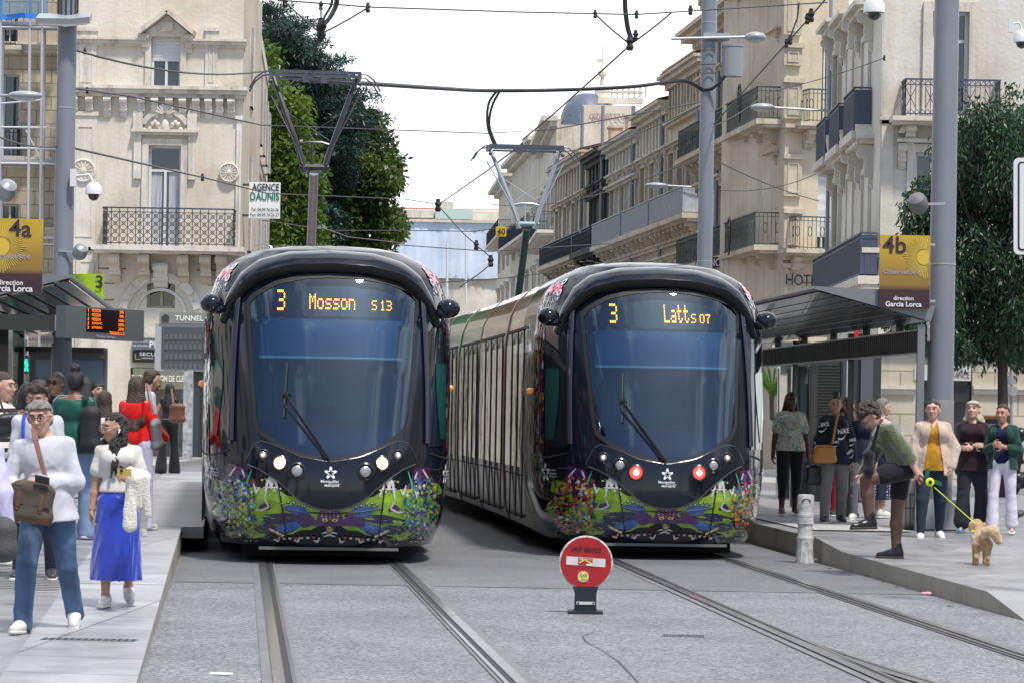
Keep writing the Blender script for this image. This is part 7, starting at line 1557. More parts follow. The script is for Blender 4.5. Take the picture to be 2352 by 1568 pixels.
for X0, X1, m_ in ((905, 1012, TILE), (1012, 1150, mat('pale_tile', (.46,.27,.20), .8, var=.5, vscale=2, bump=.5, bscale=8))):
    q = MB(); a, b = f9.uz(X0,500)[0], f9.uz(X1,500)[0]; zt = f9.uz(1030, 472)[1]; rws = [[f9.p(a+(b-a)*i/60, z1+1.1+(zt-z1-1.1)*j/6+.12*abs(sin(i*1.57)), -.6-4*j/6) for i in range(61)] for j in range(7)]; q.grid(rws); q.build('roof', m_, bh, smooth=False, fixn=False)
q = MB(); q.box(f9.px(1022, 480, -1), (1.4,1.0,1.3)); q.build('chimney', WSTT, bh)
q = MB(); lettering(q, 'SAINT', f9.px(1073, 613, .6), f9.u, (0,0,1), width=82/F*250, height=18/F*250, n=f9.n, spacing=1.6); q.build('lettering', mat('pale_letter', (.66,.72,.80), .6), bh, fixn=False)
q = MB()
for X in (1028, 1071): q.tube([f9.px(X, 700, 2), f9.px(X, 545 if X > 1050 else 560, 2)], .12, 6)
q.build('mast', mat('pale_mast', (.6,.62,.66), .5), bh)

# plaza frontages just outside the picture, either side of the tracks
for k, (X, y0, y1, lab) in enumerate(((-30, -25, 66, 'long cream terrace along the left of the square, outside the picture'), (31, -25, 50, 'long cream terrace along the right of the square, outside the picture'))):
    fc = Fac(1176, 10, 1200, 12); fc.A = Vector((X, y0, 0)); fc.B = Vector((X, y1, 0)); fc.u = Vector((0,1,0)); fc.L = y1-y0; fc.n = Vector((1 if X < 0 else -1, 0, 0)); bb = thing('terrace_building', lab, 'building', (X, (y0+y1)/2, 0))
    hs_ = [(u, u+1.3, z, z+2.3) for u in np.arange(2, fc.L-3, 4.0) for z in (1, 5.5, 9.5)]; fc.wall(0, 13, hs_, .25, m=CREAMD, parent=bb); q = MB(); [q.quad(fc.p(a,c,-.2), fc.p(b,c,-.2), fc.p(b,d,-.2), fc.p(a,d,-.2)) for a, b, c, d in hs_]; o_ = q.build('window_panes', WPN, bb, fixn=False); o_['kind'] = 'stuff'; shell(fc, bb, 0, 13, 6, CREAMD)
# ================================================================ STREET FURNITURE
POLE = mat('grey_pole', (.20,.215,.25), .45, var=.10, vscale=2, vstretch=(1,1,.3)); POLEL = mat('pole_foot', (.27,.26,.26), .6, var=.15, vscale=3); LGREY = mat('light_grey_metal', (.36,.37,.39), .45, metal=.2); DGREY = mat('dark_grey_metal', (.055,.058,.06), .4, metal=.3); WPLA = mat('white_plastic', (.68,.68,.68), .35)
def pole(X, Y, d, z0, z1, r0, r1, label, foot=None):
    p = at(X, Y, d); t = thing('catenary_pole', label, 'pole', (p.x, p.y, z0), 'grey poles carrying the overhead line'); q = MB(); q.tube([(p.x,p.y,z0),(p.x,p.y,z1)], [r0, r1], 28); q.build('shaft', POLE, t, smooth=True)
    for zj in (z0+.30*(z1-z0), z0+.62*(z1-z0)): q = MB(); rr = r0+(r1-r0)*(zj-z0)/(z1-z0); q.tube([(p.x,p.y,zj),(p.x,p.y,zj+.02)], rr+.004, 28); q.build('collar', LGREY, t, smooth=True)
    if foot: q = MB(); q.tube([(p.x,p.y,z0),(p.x,p.y,foot)], [r0+.006, r0+.004], 28); q.build('painted_foot', POLEL, t, smooth=True); q = MB(); q.box((p.x,p.y,z0+.18), (.50,.45,.36)); q.build('base_box', LGREY, t)
    return t, p
pl, pp_ = pole(147, 500, 42, .28, 9.5, .155, .135, 'tall grey pole with floodlights beside the left stop');
q = MB(); [q.tube([(pp_.x+.15*cos(a),pp_.y+.15*sin(a),at(165,50,42).z),(pp_.x+.15*cos(a),pp_.y+.15*sin(a),9.4)], .014, 5) for a in [i*pi/6 for i in range(12)]]; q.build('cable_sleeve', DGREY, pl)
for X, w_, lab in ((182, .42, 'floodlight'), (135, .55, 'floodlight')):
    q = MB(); c_ = at(X-6, 45, 41.8); q.box(c_, (w_, .35, .10), (1,0,.12 if X > 170 else .0), 0, (0,-.35,1)); q.box(c_+Vector((0,-.02,-.06)), (w_*.85,.3,.02), (1,0,.12 if X > 170 else 0), 1, (0,-.35,1)); q.beam(c_, (pp_.x, pp_.y, c_.z-.02), .05, .05); q.build(lab, [LGREY, mat('lamp_glass', (.5,.5,.48), .2)], pl)
def domecam(X, Y, d, ax_, label, r=.11):
    c_ = at(X, Y, d); t = thing('dome_camera', label, 'camera', c_); q = MB(); q.lathe(c_, [(r*.55,.16*r/.11),(r,.10*r/.11),(r*1.05,0)][::-1], 18); q.build('housing', WPLA, t, smooth=True); q = MB(); q.ball(c_-Vector((0,0,.01)), r*.72, 14, 8); q.build('dome', mat('smoked_dome', (.02,.02,.025), .1, coat=1), t, smooth='all')
    q = MB(); q.tube([c_+Vector((0,0,r*1.4)), c_+Vector((ax_*.25,0,r*2.4)), c_+Vector((ax_,0,r*2.2))], .022, 8); q.box(c_+Vector((ax_,0,r*2.0)), (.09,.1,.26)); q.build('arm', WPLA, t, smooth=True); return t
domecam(215, 447, 41.8, -.30, 'white dome camera on an arm of the left grey pole', .12); domecam(2008, 30, 60, .32, 'white dome camera high on the white building near the top edge', .22); domecam(2347, 98, 55, -.22, 'white dome camera at the right edge of the picture', .16)
def speaker(X, Y, d, dx, label, col=None, tilt=.5, r=.14):
    c_ = at(X, Y, d); t = thing('loudspeaker', label, 'loudspeaker', c_, 'round loudspeakers on the poles'); q = MB(); q.lathe(c_, [(.01,-r*1.1),(r*.6,-r*.95),(r*.95,-r*.5),(r,0),(r,r*.5),(r*.85,r*.95),(r*.4,r*1.2),(.01,r*1.25)], 20, 0, (dx*-.3,-.5,tilt)); q.build('shell', col or mat('speaker_grey', (.30,.31,.33), .3, metal=.3), t, smooth=True)
    q = MB(); q.beam(c_, c_+Vector((dx*.32,.05,.02)), .03, .03); q.build('bracket', LGREY, t); return t
speaker(184, 580, 41.8, -1, 'grey round loudspeaker low on the left grey pole', r=.11); speaker(14, 440, 30, -1, 'large silver round loudspeaker at the left edge above the 4a sign', r=.105); speaker(2110, 470, 34.2, 1, 'matt grey round loudspeaker on the right grey pole above the 4b sign', mat('speaker_matt', (.15,.15,.16), .6), r=.115)
pr_, pq_ = pole(2163, 700, 34.6, .285, 11, .165, .14, 'tall grey pole behind the 4b sign at the right stop', 1.6+(949-900)/6500*34.6)
q = MB(); q.box((pq_.x-.155, pq_.y-.06, 1.6+(949-755+20)/6500*34.6), (.05,.01,.34)); q.build('sticker', mat('sticker_pale', (.35,.32,.36), .5, var=.5, vscale=30), pr_)
pm_, pn_ = pole(1622, 400, 54, .285, 14.5, .150, .135, 'grey pole carrying a drum shaped box between the trams and the hotel')
c_ = at(1682, 143, 53.8); q = MB(); q.tube([c_-Vector((0,0,.28)), c_+Vector((0,0,.28))], .20, 24); q.tube([c_+Vector((0,0,.28)), c_+Vector((0,0,.31))], .21, 24); q.build('transformer_drum', mat('drum_grey', (.26,.27,.29), .4), pm_, smooth=True)
q = MB(); q.box(at(1645,85,54), (.5,.35,.10)); [q.tube([at(1630-13+4*i, 75, 54), at(1630-13+4*i, -30, 54)], .018, 5) for i in range(8)]; q.beam(at(1645,95,54), at(1700,88,54), .05, .05); q.build('cable_sleeve', LGREY, pm_)
q = MB(); q.tube([at(1665,175,53.7), at(1655,190,53.7), at(1635,205,53.8), at(1612,208,53.9)], .03, 7); [q.tube([at(1606,Y,53.82), at(1644,Y,53.82)], .012, 5) for Y in (115,148,168)]; q.build('cable', mat('cable_black', (.015,.015,.018), .5), pm_)
def lamp_head(X, Y, d, dx, label, w_=.62):
    c_ = at(X, Y, d); t = thing('street_lamp', label, 'street lamp', c_, 'lens shaped street lamps over the street'); R = None; q = MB(); q.ball(c_, (w_/2, .20, .10), 18, 8); q.build('lamp_shell', LGREY, t, smooth='all'); q = MB(); q.ball(c_-Vector((0,0,.045)), (w_*.38,.16,.075), 14, 8); q.build('lens', mat('lamp_glass', (.5,.5,.48), .2), t, smooth='all')
    q = MB(); q.tube([c_+Vector((dx*w_*.4,0,.0)), c_+Vector((dx*1.6,0,-.06))], .03, 6); q.build('arm', LGREY, t, smooth=True)
lamp_head(1735, 86, 53.8, -1, 'street lamp reaching right from the grey pole with the drum', .42); lamp_head(1752, 247, 70, 1, 'street lamp in front of the hotel balconies', .62); lamp_head(1508, 426, 104, 1, 'street lamp before the pale row buildings', .85); lamp_head(1352, 534, 130, 1, 'street lamp before the soot blackened block', .9); lamp_head(1256, 597, 150, 1, 'smallest street lamp, just above the right tram roof', .8)
lamp_head(58, 220, 60, -1, 'flat grey street lamp before the scaffolded building', .75)
BRN = mat('sign_brown', (.045,.015,.022), .3, coat=.3); INK = mat('sign_ink', (.035,.02,.03), .5); YEL = mat('sun_yellow', (.72,.55,.10), .4); LIL = mat('sign_lilac', (.30,.30,.38), .4)
GOLD = bpy.data.materials.new('sign_gold_fade'); GOLD.use_nodes = True; t_ = GOLD.node_tree; tcn = N(t_, 'ShaderNodeTexCoord'); sx_ = N(t_, 'ShaderNodeSeparateXYZ'); t_.links.new(tcn.outputs['Generated'], sx_.inputs[0]); rr_ = N(t_, 'ShaderNodeValToRGB'); els = rr_.color_ramp.elements
els[0].position = 0; els[0].color = (.045,.015,.022,1); els[1].position = 1; els[1].color = (.50,.33,.025,1)
for pos, c in ((.24,(.045,.015,.022)),(.32,(.26,.15,.03)),(.48,(.30,.18,.03)),(.75,(.46,.29,.03))): e = els.new(pos); e.color = (*c, 1)
t_.links.new(sx_.outputs[2], rr_.inputs[0]); t_.links.new(rr_.outputs[0], t_.nodes['Principled BSDF'].inputs['Base Color']); t_.nodes['Principled BSDF'].inputs['Roughness'].default_value = .3
def stop_sign(X0, Y0, X1, Y1, d, num, sunx, suny, label, face=True):
    S_ = d/F; c_ = at((X0+X1)/2, (Y0+Y1)/2, d); w_, h_ = (X1-X0)*S_, (Y1-Y0)*S_; t = thing('stop_sign', label, 'sign', c_); q = MB(); q.box(c_, (w_, .04, h_)); q.build('panel', GOLD, t)
    P = lambda X, Y, o=.024: at(X, Y, d-o)
    q = MB(); hW = X1-X0
    lettering(q, num, P(X0+hW*(.30 if face else .64), Y0+(Y1-Y0)*.13), (1,0,0), (0,0,1), height=(Y1-Y0)*.24*S_, bold=.015, n=(0,-1,0))
    q.build('number', INK, t, fixn=False); q = MB()
    lettering(q, 'direction', P(X0+hW*.48, Y0+(Y1-Y0)*.865), (1,0,0), (0,0,1), width=hW*.40*S_, bold=.012, n=(0,-1,0)); lettering(q, 'Garcia Lorca', P(X0+hW*.48, Y0+(Y1-Y0)*.945), (1,0,0), (0,0,1), width=hW*.72*S_, bold=.02, n=(0,-1,0)); q.build('direction_lettering', WPL, t, fixn=False)
    q = MB(); lettering(q, 'Observatoire', P(X0+hW*.44, Y0+(Y1-Y0)*.50), (1,0,0), (0,0,1), width=hW*.72*S_, bold=.008, n=(0,-1,0)); q.build('station_lettering', LIL, t, fixn=False)
    q = MB(); cx_, cy_ = sunx, suny; r7 = random.Random(2); ins = lambda X, Y: X0+1 < X < X1-1 and Y0+1 < Y < Y1-1
    for k in range(64):
        a = 2*pi*k/64; ra, rb = 20*(hW/115), (44+r7.uniform(-5,5))*(hW/115); pts = [(cx_+r_*cos(a), cy_+r_*sin(a)) for r_ in (ra, (ra+rb)/2, rb)]
        if all(ins(*p) for p in pts): q.beam(P(*pts[0]), P(*pts[2]), 1.2*S_, 1.6*S_*.6)
    q.build('sun_rays', YEL, t, fixn=False); q = MB(); pts = [(cx_+16*(hW/115)*cos(2*pi*k/20), cy_+17*(hW/115)*sin(2*pi*k/20)) for k in range(20)]; pts = [(min(X1-1.5, max(X0+1.5, a)), b) for a, b in pts]; q.add([P(*p) for p in pts], [tuple(range(20))]); q.build('sun_disc', mat('sun_disc', (.60,.42,.05), .4), t, fixn=False)
    return t
t4b = stop_sign(2020, 541, 2135, 708, 34.2, '4b', 2122, 592, 'gold sign reading 4b Observatoire direction Garcia Lorca on the right pole', True)
q = MB(); [q.beam(at(2134,Y,34.2), at(2146,Y,34.3), .03, .03) for Y in (562, 692)]; q.build('clip', LGREY, t4b)
t4a = stop_sign(-44, 503, 98, 672, 30.5, '4a', 2, 567, 'gold sign reading 4a Observatoire direction Garcia Lorca at the left edge', False)
c3 = at(200, 664, 42.5); t3 = thing('line_sign', 'lime green sign with purple 3 behind the left shelter roof', 'sign', c3); q = MB(); q.box(c3, (77/F*42.5, .04, 68/F*42.5)); q.build('panel', mat('lime_sign', (.33,.52,.015), .35), t3); q = MB(); lettering(q, '3', at(228, 648, 42.45), (1,0,0), (0,0,1), height=30/F*42.5, bold=.02, n=(0,-1,0)); q.build('number', INK, t3, fixn=False)
q = MB(); [q.tube([at(185+ (10-4*i)*cos(a), 665+(26-8*i)*sin(a), 42.46) for a in [j*.35+i for j in range(9)]], .006, 4) for i in range(3)]; q.build('pale_drawing', mat('pale_lime', (.45,.65,.12), .4), t3)
sr = thing('tram_shelter', 'dark steel tram shelter with louvred beam on the right platform', 'shelter', gr(2118, 1215, .285)); DST = mat('shelter_dark', (.025,.030,.030), .22, metal=.3, coat=.3); SLG = mat('shelter_grey', (.20,.21,.22), .4, metal=.2)
ux = lambda y: 4.93 - .085*(y-34.3)
def slab(mb, pts_near, y0, y1, sl=-.085, mi=0):
    """profile (x, z) extruded along the track direction"""
    a = [Vector((x, y0, z)) for x, z in pts_near]; mb.prism(a, Vector((sl*(y1-y0), y1-y0, 0)), mi)
q = MB(); slab(q, [(3.62,3.20),(3.62,3.17),(5.05,2.80),(5.10,2.98),(4.6,3.16)], 34.25, 47); q.build('roof', [SLG], sr)
q = MB(); a = [(3.66,3.155),(5.33,2.727)];
for k in range(7): x0, x1 = 3.70+k*.185, 3.70+k*.185+.16; z_ = lambda x: 3.165-(x-3.62)*.2486; slab(q, [(x0,z_(x0)-.012),(x1,z_(x1)-.012),(x1,z_(x1)-.03),(x0,z_(x0)-.03)], 34.3, 46.9)
q.build('ceiling_slats', DST, sr)
q = MB();
for k in range(15): z = 2.44+.016*k; slab(q, [(4.90,z),(4.98,z),(4.98,z+.010),(4.90,z+.010)], 34.4, 47)
for y in np.arange(34.4, 47, .12): q.box((ux(y)-.005, y, 2.555), (.05,.012,.24))
q.build('louvre_beam', mat('louvre_dark', (.03,.032,.03), .5), sr)
q = MB(); slab(q, [(4.88,2.68),(5.0,2.68),(5.0,2.70),(4.88,2.70)], 34.35, 47); slab(q, [(4.88,2.415),(5.0,2.415),(5.0,2.43),(4.88,2.43)], 34.35, 47); q.build('beam_edge', SLG, sr)
for y in (34.35, 38.5, 42.6, 46.6):
    q = MB(); x = ux(y); q.box((x+.02, y, 1.52), (.085,.12,2.48)); q.build('post', SLG if y < 35 else DST, sr)
for y in (36, 38, 40.2, 42.4, 44.6): q = MB(); q.box((ux(y)+.1, y, 2.86), (.10,.42,.34)); q.build('roof_strut', DST, sr)
kk = thing('service_kiosk', 'dark grey service kiosk with slatted shutter under the right shelter', 'kiosk', gr(1925, 1130, .285))
def fbox(mb, X0, Y0, X1, Y1, d, th=.1, mi=0): c_ = at((X0+X1)/2, (Y0+Y1)/2, d+th/2); mb.box(c_, ((X1-X0)/F*d, th, (Y1-Y0)/F*d), None, mi)
q = MB(); fbox(q, 1866, 790, 2012, 1152, 45.5, 1.2); q.build('cabinet', mat('kiosk_grey', (.045,.05,.052), .35, metal=.2), kk)
q = MB(); [fbox(q, 1872, 835+7*i, 1928, 839+7*i, 45.46, .03) for i in range(45)]; q.build('shutter', DST, kk)
q = MB(); fbox(q, 1930, 800, 1955, 1140, 45.45, .04); fbox(q, 1934, 830, 1950, 1040, 45.43, .02, 1); q.build('door', [mat('kiosk_green', (.03,.055,.045), .3), SHD], kk); q = MB(); fbox(q, 1975, 800, 2003, 1150, 45.42, .05); q.build('side_panel', mat('kiosk_panel', (.10,.105,.12), .35), kk)
vm = thing('ticket_machine', 'steel framed glazed ticket machine behind the woman with braids', 'ticket machine', gr(1800, 1150, .285)); q = MB(); fbox(q, 1787, 795, 1858, 1150, 47.5, .5); q.build('casing', mat('steel_panel', (.24,.25,.25), .2, metal=.6, var=.3, vscale=4), vm)
q = MB(); fbox(q, 1786, 785, 1860, 840, 47.35, .1); q.build('head_panel', mat('ribbed_steel', (.17,.17,.16), .3, metal=.6, var=.6, vscale=4, vstretch=(9,1,.2)), vm); q = MB(); fbox(q, 1822, 880, 1836, 940, 47.42, .04); fbox(q, 1838, 880, 1856, 960, 47.42, .04); fbox(q, 1790, 855, 1808, 1040, 47.42, .04, 1); q.build('screen', [SHD, WSTT], vm); q = MB(); [q.beam(at(X,845,47.4), at(X,1140,47.4), .02,.02) for X in (1788, 1812, 1837, 1857)]; q.build('frame', DST, vm)
tb = thing('tobacconist_sign', 'red lozenge TABAC sign seen through the shelter beam', 'sign', at(1972, 790, 62)); q = MB(); q.prism([at(X,Y,62) for X,Y in ((1967,742),(1977,752),(1990,800),(1990,850),(1972,800),(1960,770))], Vector((0,.15,0))); q.build('red_blade', mat('sign_red', (.50,.015,.02), .4, emit=(.5,.01,.01), estr=.15), tb)
q = MB(); [lettering(q, ch, at(1975+2.0*k, 762+17*k, 61.96), (1,0,0), (0,0,1), height=.11, n=(0,-1,0), bold=.02) for k, ch in enumerate('TABAC')]; q.build('lettering', WPL, tb, fixn=False)
slf = thing('tram_shelter', 'dark steel tram shelter with mirrored ceiling on the left platform', 'shelter', (-7, 34, .285)); q = MB()
slab(q, [(-5.16,3.12),(-5.16,3.09),(-6.6,2.72),(-8.6,2.85),(-8.6,2.9),(-6.6,2.96),(-6.0,3.11)], 33, 46, -.096); q.build('roof', SLG, slf)
q = MB(); z_ = lambda x: 3.085-(-5.16-x)*.257
for k in range(8): x1, x0 = -5.2-k*.18, -5.2-k*.18-.125; slab(q, [(x0,z_(x0)-.012),(x1,z_(x1)-.012),(x1,z_(x1)-.03),(x0,z_(x0)-.03)], 33.05, 45.9, -.096)
q.build('ceiling_slats', mat('mirror_slats', (.20,.20,.20), .12, metal=.9), slf)
q = MB(); slab(q, [(-6.75,2.42),(-6.65,2.42),(-6.65,2.66),(-6.75,2.66)], 33, 46, -.096); q.box((-6.3,33.05,2.56), (1.9,.1,.18)); q.build('beam', DST, slf)
for y in (33.2, 37.5, 42, 45.5): q = MB(); q.box((-6.7-.096*(y-33), y, 1.5), (.09,.12,2.45)); q.build('post', DST, slf)
q = MB(); fbox(q, 14, 745, 55, 1050, 38, .06); q.build('glass_panel', glassmat('shelter_glass', (.55,.62,.62), .12), slf)
q = MB(); fbox(q, -20, 752, 22, 1060, 37, .3); q.build('cabinet', DST, slf)
# arrivals board
lb = thing('arrivals_display', 'amber arrivals display listing Mosson and Juvignac under the left shelter', 'display', at(231, 744, 33)); dB = 33; u_ = (at(307,790,dB-.0)-at(155,707,dB)); uB = (at(307,749,dB+.9)-at(155,740,dB)).normalized(); S_ = dB/F
cB = at(231, 744, dB+.4); wB = 150/F*33.4; hB = 72/F*33.4; q = MB(); q.box(cB, (wB/abs(uB.x), .16, hB), uB); q.build('casing', mat('display_casing', (.10,.115,.12), .4), lb)
nB = uB.cross(Vector((0,0,1))); nB = -nB if nB.y > 0 else nB; q = MB(); q.box(cB+nB*.082+Vector((0,0,.03)), (wB*.83,.004,hB*.72), uB); q.build('screen', mat('screen_black', (.004,.004,.006), .3), lb)
q = MB(); ORL = mat('orange_led', (.9,.2,.01), .5, emit=(1,.17,.01), estr=1.3)
for k, (a, b, c) in enumerate((('1','MOSSON','2MN'),('1','MOSSON','9MN'),('3','MOSSON','14MN'),('3','JUVIGNAC','15MN'),('3','JUVIGNAC','24MN'))):
    zz = .145-.050*k; o_ = cB+nB*.09; z3 = Vector((0,0,zz))
    lettering(q, a, o_-uB*.30+z3, uB, (0,0,1), height=.036, n=nB, bold=.02); lettering(q, b, o_-uB*(.17 if len(b) < 7 else .155)+z3, uB, (0,0,1), width=.14 if len(b) < 7 else .17, height=.036, n=nB, bold=.0); lettering(q, c, o_+uB*(.27-.005*len(c))+z3, uB, (0,0,1), width=.022*len(c), height=.036, n=nB)
lettering(q, 'TRAVAUX-L1 D', cB+nB*.09+uB*.18+Vector((0,0,-.105)), uB, (0,0,1), width=.25, height=.036, n=nB); q.build('led_text', ORL, lb, fixn=False)
q = MB(); lettering(q, '*Horaire th\u00e9orique', cB+nB*.085+Vector((0,0,-hB*.42)), uB, (0,0,1), width=.33, n=nB, bold=.01); q.build('caption', mat('caption_grey', (.4,.4,.45), .5), lb, fixn=False)
q = MB(); q.beam(at(150,760,33.1), at(156,745,33.2), .06, .3); q.build('bracket', DST, lb)
# advertising panel
ad = thing('advertising_panel', 'poster panel headed JCDecaux with a beach sandcastle poster behind the crowd', 'advertising panel', gr(154, 1130, .285)); dA = 46; q = MB(); fbox(q, 66, 806, 243, 1120, dA, .25); q.build('casing', mat('panel_casing', (.13,.14,.145), .4), ad); q = MB(); fbox(q, 64, 797, 243, 808, dA-.1, .5); q.build('cap', DGREY, ad)
PSK = bpy.data.materials.new('poster_sky'); PSK.use_nodes = True; t_ = PSK.node_tree; tcn = N(t_, 'ShaderNodeTexCoord'); sx_ = N(t_, 'ShaderNodeSeparateXYZ'); t_.links.new(tcn.outputs['Generated'], sx_.inputs[0]); rr_ = N(t_, 'ShaderNodeValToRGB'); els = rr_.color_ramp.elements; els[0].color = (.30,.26,.19,1); els[1].color = (.13,.22,.36,1); e = els.new(.45); e.color = (.28,.31,.34,1); t_.links.new(sx_.outputs[2], rr_.inputs[0]); t_.links.new(rr_.outputs[0], t_.nodes['Principled BSDF'].inputs['Base Color']); t_.nodes['Principled BSDF'].inputs['Roughness'].default_value = .15
q = MB(); fbox(q, 80, 826, 234, 1080, dA-.01, .01); q.build('poster', PSK, ad)
q = MB()
for k, (X0, X1, Y0, Y1) in enumerate(((98,172,890,1000),(106,160,868,892),(116,150,850,870),(124,142,838,852))): fbox(q, X0, Y0, X1, Y1, dA-.02-.001*k, .006)
q.prism([at(X,Y,dA-.026) for X,Y in ((127,838),(139,838),(133,822))], Vector((0,.004,0))); [fbox(q, 98+8*i, 885, 102+8*i, 891, dA-.022, .004) for i in range(9)]; q.build('sandcastle_print', mat('sand_print', (.24,.20,.12), .5, var=.25, vscale=8), ad)
q = MB()
for X, Y, s_ in ((85,865,1),(214,880,1.1),(190,862,.8),(222,905,1.2)): q.ball(at(X,Y,dA-.02), .018*s_, 8, 5); q.beam(at(X,Y+2,dA-.02), at(X+1,Y+11*s_,dA-.02), .03*s_, .01); q.beam(at(X,Y+11*s_,dA-.02), at(X-3,Y+22*s_,dA-.02), .014, .008); q.beam(at(X,Y+11*s_,dA-.02), at(X+3,Y+22*s_,dA-.02), .014, .008)
q.build('beach_people_print', mat('people_print', (.30,.15,.10), .5), ad)
q = MB(); lettering(q, 'JCDecaux', at(155, 816, dA-.03), (1,0,0), (0,0,1), width=.26, n=(0,-1,0), bold=.02); q.build('lettering', INK, ad, fixn=False); q = MB(); fbox(q, 232, 815, 240, 822, dA-.02, .01); q.build('number_plate', mat('sign_gold', (.5,.32,.06), .4), ad)
gl = thing('pedestrian_signal', 'lit green pedestrian signal left of the advertising panel', 'traffic signal', at(62, 838, 40)); q = MB(); fbox(q, 54, 815, 66, 858, 40, .15); q.build('housing', DST, gl); q = MB(); P = lambda X, Y: at(X, Y, 39.95); q.ball(P(60,826), (.014,.006,.016), 8, 6); q.beam(P(60,829), P(61,841), .035, .01); q.beam(P(60,840), P(57.5,851), .014, .01); q.beam(P(61,840), P(64,851), .014, .01); q.beam(P(60,831), P(64,838), .012, .01); q.build('green_figure', mat('signal_green', (0,.8,.45), .4, emit=(0,1,.5), estr=3), gl)
q = MB(); q.tube([at(61,858,40), at(61,1100,40)], .035, 8); q.build('signal_post', mat('cream_post', (.55,.52,.45), .5), gl, smooth=True)
sn = thing('direction_signs', 'two small white direction plates Square Planchon and Moco on the pole', 'sign', at(108, 770, 41.5))
for Y, tx in ((756, 'Square Planchon'), (780, 'Moco-Art Cont.')): q = MB(); fbox(q, 93, Y-8, 122, Y+8, 41.5, .03); q2 = q.build('plate', WPL, sn); q = MB(); lettering(q, tx, at(107.5, Y, 41.48), (1,0,0), (0,0,1), width=.15, height=.03, n=(0,-1,0)); q.build('lettering', INK, q2, fixn=False)
tn = thing('message_board', 'blank grey matrix message board headed TUNNEL COMEDIE on a stickered post', 'message board', gr(436, 1056, .14)); dT = 80; q = MB(); fbox(q, 358, 745, 500, 852, dT, .5); q.build('casing', mat('board_casing', (.36,.38,.40), .4), tn); q = MB(); fbox(q, 371, 752, 498, 846, dT-.02, .02); q.build('matrix', mat('matrix_grey', (.075,.08,.085), .4), tn)
q = MB(); [fbox(q, 378+11*i, 768+22*j, 386+11*i, 780+22*j, dT-.04, .02) for i in range(11) for j in range(4)]; q.build('matrix_cells', mat('matrix_cell', (.11,.115,.12), .35), tn)
q = MB(); fbox(q, 368, 719, 505, 744, dT-.05, .4); lettering(q, 'TUNNEL COMEDIE', at(402, 730.5, dT-.06), (1,0,0), (0,0,1), width=142/F*dT, height=12/F*dT, mi=1, n=(0,-1,0), bold=.02, align='LEFT'); q.build('header', [mat('header_olive', (.22,.23,.20), .5), WPL], tn)
q = MB(); q.lathe(at(380, 731.5, dT-.06), [(.11,0),(.11,.02)], 16, 0, (0,-1,0)); q.build('header_lamp', DGREY, tn); q = MB(); q.box((at(433,900,dT+.1).x, dT+.1, 1.5), (.26,.22,2.9)); q.build('post', mat('stickered_post', (.36,.37,.38), .5, var=.5, vscale=9), tn)
ds = thing('no_entry_sign', 'low round red no entry sign SAUF SERVICE standing on the tram bed', 'sign', gr(1345, 1408, 0)); dD = gr(1345, 1408, 0).y; S_ = dD/F; cD = at(1346, 1291, dD); RED_ = mat('sign_red_face', (.36,.006,.012), .35, var=.12, vscale=8, coat=.2)
q = MB(); q.lathe(cD, [(62*S_,-.02),(62*S_,.0),(59.5*S_,.004)], 44, 0, (0,-1,0)); q.build('rim', mat('worn_rim', (.50,.49,.44), .6, var=.6, vscale=18), ds, smooth=True); q = MB(); q.lathe(cD, [(58.5*S_,.004),(58.5*S_,.007)], 44, 0, (0,-1,0)); q.build('red_disc', RED_, ds, smooth=True)
q = MB(); tl = Vector((1,0,-.055)).normalized(); q.box(cD+Vector((-.002,-.009,.008)), (90*S_,.003,19*S_), tl); q.build('white_bar', mat('white_bar', (.60,.59,.58), .5, var=.1, vscale=10), ds)
q = MB(); lettering(q, 'SAUF SERVICE', cD+Vector((0,-.008,30*S_)), tl, (0,0,1), width=70*S_, height=11*S_, n=(0,-1,0), bold=.015); q.build('lettering', mat('black_letters', (.01,.004,.006), .6), ds, fixn=False)
q = MB(); q.box(cD+Vector((-.005,-.0115,.008)), (33*S_,.002,17*S_), tl); q.build('sticker_red', mat('sticker_crimson', (.42,.015,.04), .4), ds); q = MB(); q.beam(cD+Vector((-15*S_,-.0135,0*S_)), cD+Vector((-4*S_,-.0135,7*S_)), .003, 3.2*S_); q.beam(cD+Vector((-4*S_,-.0135,7*S_)), cD+Vector((14*S_,-.0135,-2*S_)), .003, 3.2*S_); q.build('sticker_stripe', mat('sticker_yellow', (.75,.60,.03), .4), ds)
q = MB(); q.box(cD+Vector((8*S_,-.0135,-4.5*S_)), (14*S_,.002,4*S_), tl); lettering(q, '29', cD+Vector((-11*S_,-.0125,8.5*S_)), tl, (0,0,1), width=8*S_, height=5*S_, n=(0,-1,0), bold=.02); lettering(q, 'SEPTEMBRE 2022', cD+Vector((4*S_,-.0125,7.5*S_)), tl, (0,0,1), width=20*S_, height=2.6*S_, n=(0,-1,0)); q.build('sticker_text', WPL, ds, fixn=False)
q = MB(); tl2 = Vector((1,0,-.08)).normalized(); q.box(cD+Vector((-6*S_,-.009,-32*S_)), (27*S_,.003,27*S_), tl2); q.build('sticker_pink', mat('sticker_pink', (.50,.02,.12), .4), ds); q = MB(); q.lathe(cD+Vector((-6*S_,-.0105,-32*S_)), [(12.5*S_,0),(12.5*S_,.002)], 24, 0, (0,-1,0)); lettering(q, 'lush', cD+Vector((-6*S_,-.013,-28*S_)), tl2, (0,0,1), width=18*S_, height=9*S_, n=(0,-1,0), shear=.3, mi=1); lettering(q, 'Son', cD+Vector((-5*S_,-.013,-38*S_)), tl2, (0,0,1), width=13*S_, height=7*S_, n=(0,-1,0), shear=.3, mi=1); q.build('sticker_disc', [mat('sticker_cream', (.68,.66,.20), .4), INK], ds)
q = MB(); prof = [(26,0),(23,-14),(23,-60),(26,-72),(38,-79),(38,-86)];
